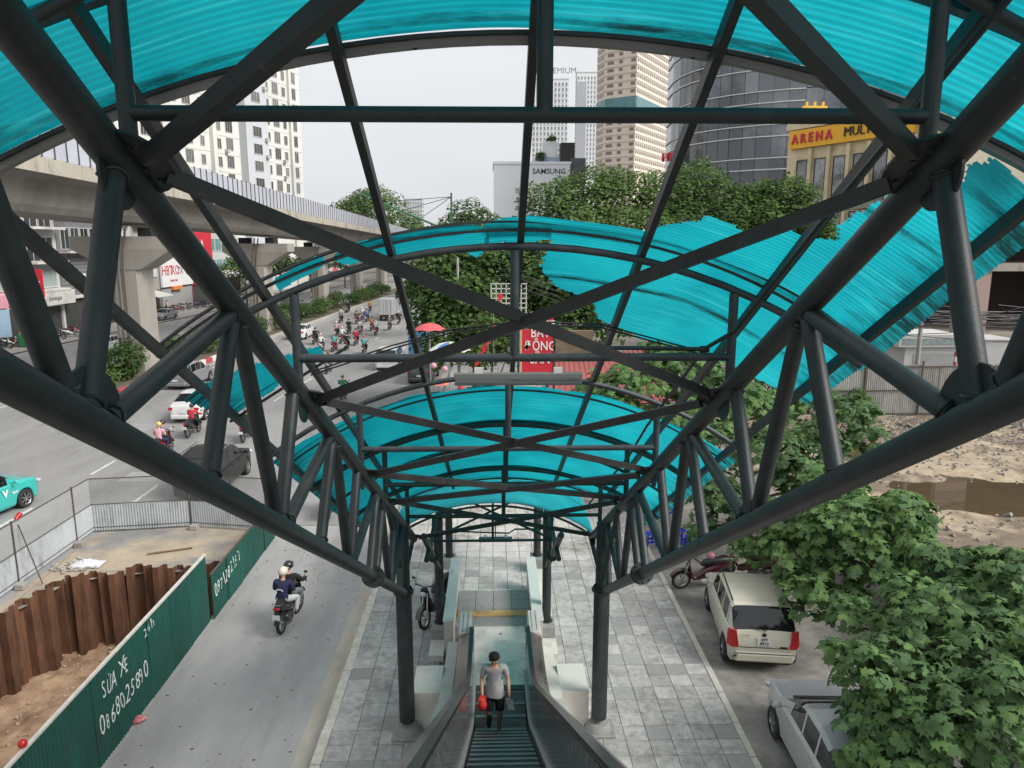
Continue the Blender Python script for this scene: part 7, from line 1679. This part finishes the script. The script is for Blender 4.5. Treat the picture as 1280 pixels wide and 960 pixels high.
def sign(par, x0, z0, x1, z1, m, lines=(), d=.18, y=-.0, name='sign_board'):
    s = MB().box(x0, y-d-.12, z0, x1, y-.02, z1).build(name, m, par, smooth=False)
    for (txt, sz, fx, fz, mm) in lines: text(txt, sz, mm, s, plane_M((x0+(x1-x0)*fx, y-d-.14, z0+(z1-z0)*fz), (1, 0, 0), (0, 0, 1)), ext=.01, bold=.003)
    return s
def floor_windows(t, Lf, zs, h, m, n=3, bars=1, margin=.6, w=None):
    for z in zs:
        for i in range(n):
            ww = w or (Lf-2*margin)/n-.35; put_window(t, (margin+(Lf-2*margin)*(i+.5)/n, -.01, z), 0, ww, h, gm=m, bars=bars)
def balcony(t, x0, x1, z, d=1.1, m=None, rail=True):
    b = MB().box(x0, -d, z-.25, x1, -.005, z).build('balcony', m or WHW, t, smooth=False)
    if rail:
        r = MB(); r.tube((x0, -d+.05, z+.95), (x1, -d+.05, z+.95), .03, n=5)
        for i in range(int((x1-x0)/.28)+1): r.box(x0+i*.28, -d+.03, z, x0+i*.28+.03, -d+.06, z+.95)
        r.build('railing', FRAMEM, b, smooth=False)
def shopfront(t, Lf, h=3.2, m=None):
    MB().box(.3, -.03, 0, Lf-.3, .0, h).build('shop_window', m or DKW, t, smooth=False)
# pink shophouse with tall curtained windows
a, Lf = shop('pink shophouse with tall curtained windows above a football poster', 62.5, 74.0, 15.5, PINKW); floor_windows(a, Lf, (5.0, 8.6, 12.2), 2.6, CURT, 3, 2); shopfront(a, Lf)
pst = sign(a, 3.6, .6, 8.2, 3.3, mat('poster_blue', (.32, .45, .58), .5, 0, .1, .6), name='poster')
PR = mat('poster_red', (.55, .015, .02), .6); b = MB(); b.cbox((5.9, -.33, 1.7), (.9, .03, 1.0)); b.cbox((5.6, -.33, 1.0), (.35, .03, .6)); b.cbox((6.2, -.33, 1.0), (.35, .03, .6)); b.build('poster_shirt', PR, pst, smooth=False); MB().ell((5.9, -.33, 2.45), (.22, .02, .26), 10, 6).build('poster_face', SKINM, pst)
sign(a, 8.6, 3.5, 11.4, 5.0, SPk, (('', .3, .5, .5, SWh),)); sign(a, .5, 3.4, 8.2, 4.6, SPk)
s_ = MB().box(Lf-.3, -1.9, 4.2, Lf-.1, -.2, 6.9).build('hanging_sign', SR, a, smooth=False); text('Rolatex', .42, SWh, s_, plane_M((Lf-.32, -1.05, 5.7), (0, -1, 0), (0, 0, 1)), ext=.01); text('BEAUTY', .24, SWh, s_, plane_M((Lf-.32, -1.05, 5.1), (0, -1, 0), (0, 0, 1)), ext=.01)
# white balconied shophouse
c_, Lf = shop('narrow white shophouse with open balconies and a jutting shop canopy', 74.1, 80.0, 14.8, WHW)
for z in (7.6, 11.0): balcony(c_, .2, Lf-.2, z, 1.3); floor_windows(c_, Lf, (z+.05,), 2.3, GL_D, 2)
MB().box(.4, -1.3, 4.6, Lf-.4, -.02, 4.8).build('floor_lip', WHW, c_, smooth=False); MB().box(.4, -1.25, 3.2, Lf+.3, -.02, 4.6).build('shop_canopy', WHW, c_, smooth=False); floor_windows(c_, Lf, (5.0,), 2.2, CURT, 1)
text('boutique', .62, mat('faded_letters', (.25, .25, .25), .7), c_, plane_M((2.6, -1.28, 3.9), (1, 0, 0), (0, 0, 1)), ext=.02); shopfront(c_, Lf, 2.9)
for x in (.3, 2.4, Lf-.5): MB().box(x, -.25, 0, x+.35, -.02, 3.2).build('pilaster', WHW, c_, smooth=False)
# grey clad shop
e_, Lf = shop('dark grey patterned shop with white sign letters', 80.1, 89.0, 11.8, GRW)
b = MB()
for i in range(40):
    for j in range(9): b.box(.2+i*.215, -.06, 4.2+j*.42, .32+i*.215, -.01, 4.42+j*.42)
b.build('screen_pattern', mat('grey_screen', (.25, .26, .26), .6), e_, smooth=False, kind='stuff'); text('ANTA', 1.15, WHITEP, e_, plane_M((3.2, -.22, 5.6), (1, 0, 0), (0, 0, 1)), ext=.06, bold=.05)
shopfront(e_, Lf, 3.4); balcony(e_, .3, Lf-.3, 8.6, 1.2); floor_windows(e_, Lf, (8.8,), 2.2, GL_D, 4); MB().box(.1, -.5, 3.5, Lf-.1, -.02, 3.8).build('ledge', WHW, e_, smooth=False)
f_, Lf = shop('plain pale shophouse half hidden by the first pier', 89.1, 96.5, 13.5, mat('render_b', (.44, .42, .38), .85, 0, .1, .5, coord='World')); floor_windows(f_, Lf, (4.6, 8.0, 11.2), 1.9, GL_D, 3); shopfront(f_, Lf); sign(f_, .3, 3.3, Lf-.3, 4.3, SO)
g_, Lf = shop('grey shophouse with ornate white balcony right of the first pier', 96.6, 103.5, 15, mat('render_c', (.30, .29, .27), .85, 0, .15, .5, coord='World')); balcony(g_, .2, 5.2, 8.4, 1.0); balcony(g_, .2, 5.2, 11.8, 1.0); floor_windows(g_, Lf, (5.0, 8.6, 12.0), 2.0, WHW, 3); shopfront(g_, Lf)
sign(g_, .2, 3.2, 2.6, 6.0, SO, (('SALE', .5, .5, .3, SWh),)); MB().box(Lf-2.2, -.3, 6.5, Lf-.3, -.05, 14.5).build('banner', mat('banner_blue', (.22, .40, .58), .6, 0, .15, .5), g_, smooth=False)
aw = MB(); aw.add([V(.5, -2.6, 2.5), V(5.2, -2.6, 2.5), V(5.2, -.1, 3.2), V(.5, -.1, 3.2)], [(0, 1, 2, 3)]); aw.add([V(.5, -2.6, 2.46), V(5.2, -2.6, 2.46), V(5.2, -.1, 3.16), V(.5, -.1, 3.16)], [(3, 2, 1, 0)]); aw.build('awning', AWN, g_, smooth=False)
h_, Lf = shop('shop with a big white sign board bearing red letters and a ring emblem', 103.6, 114.5, 15, PURP)
sg = sign(h_, .2, 3.4, 10.6, 7.4, SWh, (('HBT', 1.9, .17, .55, SR), ('XO', 1.9, .42, .55, SR), ('TX', 1.4, .58, .52, SB), ('TRUNG TAM', .42, .35, .2, SR)))
M = plane_M((8.9, -.34, 5.8), (1, 0, 0), (0, 0, 1))
for r0, r1, mm in ((.95, .75, BLACKP), (.40, .0, SR)): b = MB(); b.lathe([(r1, 0), (r0, 0), (r0, .03), (r1, .03)], 24, 0, M); b.build('ring_emblem', mm, sg)
sign(h_, .2, 7.5, 5.6, 8.8, mat('sign_pale_blue', (.55, .66, .68), .5), (('NHA KHOA', .6, .5, .5, SB),)); floor_windows(h_, Lf, (9.4, 12.4), 2.2, GL_D, 3); shopfront(h_, Lf, 3.1, mat('shutter_grey', (.33, .33, .32), .6, 0, .2, 1, stretch=(1, 1, 8)))
sign(h_, 6.0, 7.6, 10.4, 12.6, mat('poster_maroon', (.12, .03, .03), .5, 0, .3, .5), (('', .5, .5, .4, SWh),)); MB().box(3.2, -.5, 2.9, 6.2, -.05, 3.4).build('orange_band', SO, h_, smooth=False)
i_, Lf = shop('red fronted shop at the end of the sign row', 114.6, 123.0, 13.5, mat('render_red', (.35, .03, .04), .7, 0, .1, .6)); sign(i_, .1, 3.2, 8.3, 11.2, SR, (('A', 2.6, .5, .72, SWh), ('AMBER', 1.1, .5, .42, SWh), ('HOUSE', .8, .5, .2, SWh))); shopfront(i_, Lf, 3.0)
for k, (y0, y1, h, m, lab) in enumerate(((123.2, 146, 13.5, mat('render_d', (.42, .44, .44), .7, 0, .1, .3, coord='World'), 'long pale building with green glass behind the trees'), (146.2, 174, 12, mat('render_e', (.36, .36, .38), .7, 0, .1, .3, coord='World'), 'grey building with a purple sign seen past the second pier'), (174.2, 211, 14, mat('render_f', (.46, .44, .40), .7, 0, .1, .3, coord='World'), 'farther cream row house behind the third pier'), (211.2, 266, 12, mat('render_g', (.40, .38, .36), .7, 0, .1, .3, coord='World'), 'farthest row house beyond the viaduct piers'))):
    j_, Lf = shop(lab, y0, y1, h, m, X=-49-k*1.5); floor_windows(j_, Lf, (4.6, 8.2), 2.0, mat('green_glass', (.12, .26, .24), .2, 0, .3, .4) if k == 0 else GL_D, int(Lf/3), 1); shopfront(j_, Lf)
    if k == 0: MB().box(0, -6, 4.0, Lf, 0, 4.3).build('canopy_roof', WHW, j_, smooth=False)
    if k == 1: sign(j_, 4, 8.8, 14, 11.2, mat('sign_purple', (.14, .05, .28), .5), (('KARAOKE', 1.3, .5, .5, mat('sign_pinklet', (.7, .15, .3), .5)),))
for k, (y0, y1, h, c_col) in enumerate(((44, 62.3, 14, (.45, .43, .40)), (24, 43.8, 12, (.38, .37, .36)))): j_, Lf = shop('pale row house left of the pink shophouse, mostly out of view' if k == 0 else 'grey row house nearest us across the road', y0, y1, h, mat('render_h%d' % k, c_col, .8, 0, .1, .4, coord='World')); floor_windows(j_, Lf, (4.5, 8.0), 1.8, GL_D, 5); shopfront(j_, Lf)
tag(MB().cbox((-43.4, 69.5, .55), (1.1, 1.6, 1.2), bev=.08).build('refuse_bin', GRB), 'green refuse bin standing under the football poster', 'bin')
for k, (px, py, sh_, lab) in enumerate(((207, 390, 'pink', 'person in pink top standing outside the white sign shop'), (24, 430, 'red', 'person in red top standing by the parked motorbikes'))):
    p = G(px, py, -.06); t = thing('person', lab, 'person', (p.x+.3, p.y, -.06), PI/2); t.scale = (1, 1, 1)
    J = dict(pelvis=V(0, 0, .90), chest=V(0, -.02, 1.24), neck=V(0, -.02, 1.42), head=V(0, -.03, 1.54))
    for s, sx in (('L', 1), ('R', -1)): J.update({'sh'+s: V(sx*.165, -.02, 1.34), 'el'+s: V(sx*.22, .0, 1.09), 'wr'+s: V(sx*.22, -.06, .86), 'ha'+s: V(sx*.22, -.09, .78), 'hp'+s: V(sx*.085, 0, .84), 'kn'+s: V(sx*.09, -.03, .47), 'an'+s: V(sx*.09, .02, .09), 'to'+s: V(sx*.10, -.13, .04)})
    N, E = body_nodes(J); bd_ = skin_mesh('body', N, E, 'pelvis', SKINM, 1); link('body', bd_, t)
    setmat(link('top', garment('top', bd_, J, lambda k_, t_, c: k_ == 'torso' or (k_ == 'ua' and t_ < .7) or (k_ == 'neck' and t_ < .6), .02, GREYT, .02), t), CM[sh_])
    link('trousers', garment('trousers', bd_, J, lambda k_, t_, c: (k_ == 'torso' and c.z < .95) or k_ == 'th' or (k_ == 'sh' and t_ < .85), .02, BLKS), t)
    b = MB(); b.ell(J['head']+V(0, .02, .05), (.09, .105, .09), 12, 7, z0=-.4); b.build('hair', HAIR, t); b = MB(); hand(b, J['wrL'], J['haL'], (0, -1, 0)); hand(b, J['wrR'], J['haR'], (0, -1, 0)); b.build('fingers', SKINM, t); head_details(t, J, V(0, -1, 0), SKINM, False)
# blue sign and banded post at the median nose
p = G(122, 482, 0.0); sp = thing('traffic_sign', 'red and white banded post with a blue sign at the first pier', 'sign', (p.x-.5, p.y+.3, 0))
for k in range(8): MB().tube((0, 0, k*.3), (0, 0, k*.3+.3), .05, n=8).build('band', (MATS['kerb_red'], MATS['kerb_white'])[k % 2], sp)
for z, mm, ar_ in ((2.9, SR, 0), (2.1+.2, SB, 1)):
    d = MB().lathe([(0, -.02), (.38, -.02), (.38, .02), (0, .02)], 20, 0, Matrix.Translation((0, -.08, z)) @ Matrix.Rotation(PI/2, 4, 'X')).build('disc', mm, sp)
    MB().beam((-.2, -.115, z-.05*ar_), (.2, -.115, z-.18*ar_), .012, .08).build('bar', WHITEP, d, smooth=False)
# ================================================================ street furniture ahead
LAMPM = mat('lamp_post_grey', (.40, .41, .41), .5, .4, .05); GRP = mat('pole_green', (.04, .16, .08), .5)
lp = G(573, 441, 0); t = thing('lamp_post', 'tall pale grey lamp post standing in front of the dark tree', 'lamp post', (lp.x+.4, 39.5, -.1)); t.location = (GY(573, 400, 39.5).x, 39.5, 0)
MB().tube((0, 0, 0), (0, 0, 8.6), .10, .06, 10).build('pole', LAMPM, t); MB().lathe([(0, 0), (.2, 0), (.2, .1), (.12, .5), (0, .5)], 14, 0).build('base', LAMPM, t); b = MB(); b.ell((0, 0, 3.1), (.22, .22, .22), 14, 8); b.build('globe', mat('globe_lamp', (.55, .42, .28), .4), t); MB().beam((-.4, 0, 2.9), (.4, 0, 2.9), .05, .05).build('bracket', LAMPM, t, smooth=False)
p = GY(564, 241, 78); q = GY(450, 242, 78); f = GY(562, 284, 78); cr = thing('stayed_boom', 'green pole with a slanting boom and thin stay cables above the treetops', 'pole', (p.x, 78, 0))
MB().tube((0, 0, 0), (0, 0, p.z), .14, .10, 8).build('pole', GRP, cr); o = V(p.x, 78, 0)
MB().tube(V(0, 0, f.z-.5), q-o, .12, .08, 8).build('boom', GRP, cr); b = MB()
for fr_ in (.35, .55, .78): b.tube(V(0, 0, p.z-.4), V(0, 0, f.z-.5).lerp(q-o, fr_*1.0), .03, n=4)
b.build('stay_cable', BLACKP, cr)
p = GY(450, 236, 190); tag(MB().tube((p.x, 190, 12), (p.x, 190, p.z), .18, .06, 6).build('mast', LAMPM), 'thin mast rising behind the large pale tree', 'mast')
# vertical red property sign
BDS = thing('red_sign', 'upright red office sign with white capital letters', 'sign', (GY(672, 430, 28).x, 28, 0)); zc = lambda y: GY(671, y, 28).z
MB().box(-.60, 0, zc(470), .60, .14, zc(412)).build('board', SR, BDS, smooth=False); MB().box(-.60, 0, zc(407), .60, .14, zc(396)).build('board', SR, BDS, smooth=False)
MB().box(-.68, -.02, 0, -.60, .16, zc(396)).build('post', mat('bamboo', (.50, .38, .18), .7), BDS, smooth=False); MB().box(.60, -.02, 0, .68, .16, zc(410)).build('post', mat('sign_post_dark', (.04, .04, .05), .6), BDS, smooth=False)
bb = [c for c in BDS.children if c.name.startswith('board')][0]
for body_, y_, s_z in (('BẤT', 416.5, .50), ('ĐỘNG', 433, .50), ('SẢN', 449.5, .50)): text(body_, s_z, WHITEP, bb, plane_M((.10, -.01, zc(y_)), (1, 0, 0), (0, 0, 1)), ext=.01, bold=.004, sx=.80)
text('VĂN PHÒNG', .20, WHITEP, bb, plane_M((.06, -.01, zc(403)), (1, 0, 0), (0, 0, 1)), ext=.01, bold=.008)
# red roofed shed and pale wall right of the sign
REDR = mat('red_roof_sheet', (.30, .085, .075), .75, 0, .2, 2, coord='World', col2=(.2, .06, .05), c2s=1); sh = thing('roofed_shed', 'low shed with a dull red sheet roof beside the red sign', 'shed', (1.6, 28.6, 0))
b = MB(); b.add([V(.4, .4, 2.6), V(6.0, 1.5, 2.9), V(5.6, 6.6, 4.3), V(.9, 6.0, 4.0)], [(0, 1, 2, 3)]); b.add([V(.4, .4, 2.54), V(6.0, 1.5, 2.84), V(5.6, 6.6, 4.24), V(.9, 6.0, 3.94)], [(3, 2, 1, 0)]); b.build('roof', REDR, sh, smooth=False)
b = MB()
for i in range(22): a = V(.4, .4, 2.62).lerp(V(6.0, 1.5, 2.92), i/21); c2 = V(.9, 6.0, 4.02).lerp(V(5.6, 6.6, 4.32), i/21); b.tube(a, c2, .022, n=4)
b.build('roof_ribs', REDR, sh, smooth=False); MB().box(.8, .8, 0, 5.4, 5.6, 2.5).build('wall', mat('shed_wall', (.38, .35, .30), .85, 0, .15, 1), sh, smooth=False)
MB().box(.9, 6.6, 0, 3.0, 7.0, 5.2).build('back_wall', mat('brown_wall', (.17, .13, .09), .9, 0, .35, 2, coord='World'), sh, smooth=False)
wl = thing('white_wall', 'white wall with black tree stencils above the lower roof edge', 'wall', (-.9, 31, 0)); MB().box(-1.6, 0, 0, 1.9, .15, 2.2).build('wall', WHITEP, wl, smooth=False)
rs = random.Random(2); b = MB()
for tx_ in (-.9, .2, 1.2):
    for k in range(16):
        a = V(tx_, -.01, .3); an = rs.uniform(.4, 2.7); r_ = rs.uniform(.3, .9); b.beam(V(tx_+.3*math.cos(an)*r_, -.012, .9+.5*math.sin(an)*r_), V(tx_+.55*math.cos(an)*r_, -.012, .9+.9*math.sin(an)*r_), .012, .025)
b.build('stencil', BLACKP, wl, smooth=False)
# lattice balcony frame behind the post
lt = thing('lattice_frame', 'white lattice frame standing among the dark trees', 'frame', (GY(636, 360, 37).x, 37, 0)); b = MB()
for i in range(8): b.box(-.9+i*.25, 0, 5.9, -.86+i*.25, .04, 7.4)
for j in range(7): b.box(-.92, 0, 5.9+j*.24, .92, .04, 5.94+j*.24)
b.build('lattice', WHITEP, lt, smooth=False); MB().box(-.9, 0, 0, -.82, .08, 5.9).build('post', LAMPM, lt, smooth=False)
# umbrellas, banner, flags and lanterns on the pavement ahead
def umbrella(x, y, z, r, ms, label, wedge=8):
    t = thing('parasol', label, 'parasol', (x, y, 0), 0, 'parasols at the kerb ahead'); b = MB(); vs = [V(0, 0, z+r*.42)]
    for i in range(wedge*2):
        a = i*PI/wedge; rr_2 = r*(1 if i % 2 == 0 else .93); vs.append(V(rr_2*math.cos(a), rr_2*math.sin(a), z-(0 if i % 2 == 0 else -.05*r)))
    mid = [V(v.x*.55, v.y*.55, z+r*.30) for v in vs[1:]]; n = wedge*2; b.add(vs+mid, [(0, 1+n+i, 1+n+(i+1) % n) for i in range(n)]+[(1+i, 1+(i+1) % n, 1+n+(i+1) % n, 1+n+i) for i in range(n)])
    b.m = [((i//2) % len(ms)) for i in range(n)]+[((i//2) % len(ms)) for i in range(n)]; b.build('canopy', ms, t, smooth=False); MB().tube((0, 0, 0), (0, 0, z+r*.42), .03, n=8).build('pole', LAMPM, t); MB().lathe([(0, 0), (.3, 0), (.3, .08), (.06, .12), (0, .12)], 14).build('base', CONC, t)
UR = mat('umbrella_red', (.58, .10, .11), .7, 0, .05); UY = mat('umbrella_yellow', (.62, .55, .16), .7); UB = mat('umbrella_blue', (.06, .18, .42), .7); UW = mat('umbrella_white', (.66, .66, .64), .7)
p = GY(537, 412, 36); umbrella(p.x, 36, p.z, .80, [UR, UR, UR], 'red parasol at the kerb beside the dark car'); p = GY(562, 438, 34); umbrella(p.x, 34, p.z, 1.0, [UW, UB, UY, UW], 'white, blue and yellow parasol in front of the red one'); p = GY(548, 480, 29.5); umbrella(p.x, 29.5, p.z, .45, [UR, SO], 'small red and orange parasol low by the lower roof edge')
for k, (px, py, Y, z_) in enumerate(((617, 392, 33, 0), (610, 432, 33, 0))):
    p = GY(px, py, Y); fl = thing('flag_string', 'string of small red flags hanging beside the central post' if k else 'single red flag on a thin stick above the crossing braces', 'flags', (p.x, Y, 0))
    MB().tube((0, 0, 0), (0, 0, p.z+.5), .015, n=5).build('stick', LAMPM, fl)
    for j in range(6 if k else 1):
        x0, z0 = .25-j*.16, p.z+.7-j*.30; b = MB(); b.add([V(x0-.02, -.02, z0+.25), V(x0+.22, .02, z0+.06), V(x0-.05, -.02, z0-.20)], [(0, 1, 2)]); b.add([V(x0-.02, .0, z0+.25), V(x0+.22, .04, z0+.06), V(x0-.05, .0, z0-.20)], [(2, 1, 0)]); b.build('flag', SR, fl, smooth=False)
for k, (px, py) in enumerate(((542, 457), (556, 461), (586, 476), (577, 486))):
    p = GY(px, py, 31.5); t = thing('lantern', ('pink lantern ball left of the pair', 'pink lantern ball right of the pair', 'red lantern ball hanging by the white wall', 'lowest red lantern ball')[k], 'lantern', (p.x, 31.5, p.z)); b = MB(); b.ell((0, 0, 0), (.13, .13, .13), 12, 8); b.build('ball', SR if k > 1 else SPk, t); MB().tube((0, 0, .1), (0, 0, .5), .006, n=4).build('cord', BLACKP, t)
kp = GY(500, 345, 46); ki = thing('blue_kiosk', 'small blue kiosk with pale roof at the kerb beside the dark tree', 'kiosk', (GY(524, 385, 62).x, 62, -.1)); MB().box(-.9, -.8, 0, .9, .8, 2.9).build('body', mat('kiosk_blue', (.10, .28, .50), .5), ki, smooth=False); MB().lathe([(1.35, 2.9), (1.1, 3.1), (.3, 3.7), (0, 3.8)], 4, 0, Matrix.Rotation(PI/4, 4, 'Z')).build('roof', mat('kiosk_roof', (.5, .6, .68), .5), ki, smooth=False)
for k, (px, py, c_) in enumerate(((440, 345, 'pink'), (418, 352, 'red'), (470, 340, 'orange'))):
    p = G(px, py, -.06); umbrella(min(p.x, cx(p.y, -44.5)), p.y, 2.6, 2.4, [UR, UW], 'pink market parasol behind the viaduct piers, %s of three' % ('middle', 'left', 'right')[k])
# cable run and small poles
b = MB(); 
for k in range(4): b.pipe([V(-2.5, 60-k, 8.0+k*.2), V(-1.2, 48, 7.3+k*.15), V(.4, 38, 7.4+k*.2), V(2.5, 30, 7.0+k*.2)], .02, 4)
tag(b.build('overhead_cables', BLACKP), 'thin black overhead cables running along the tree line', 'cables', kind=None)
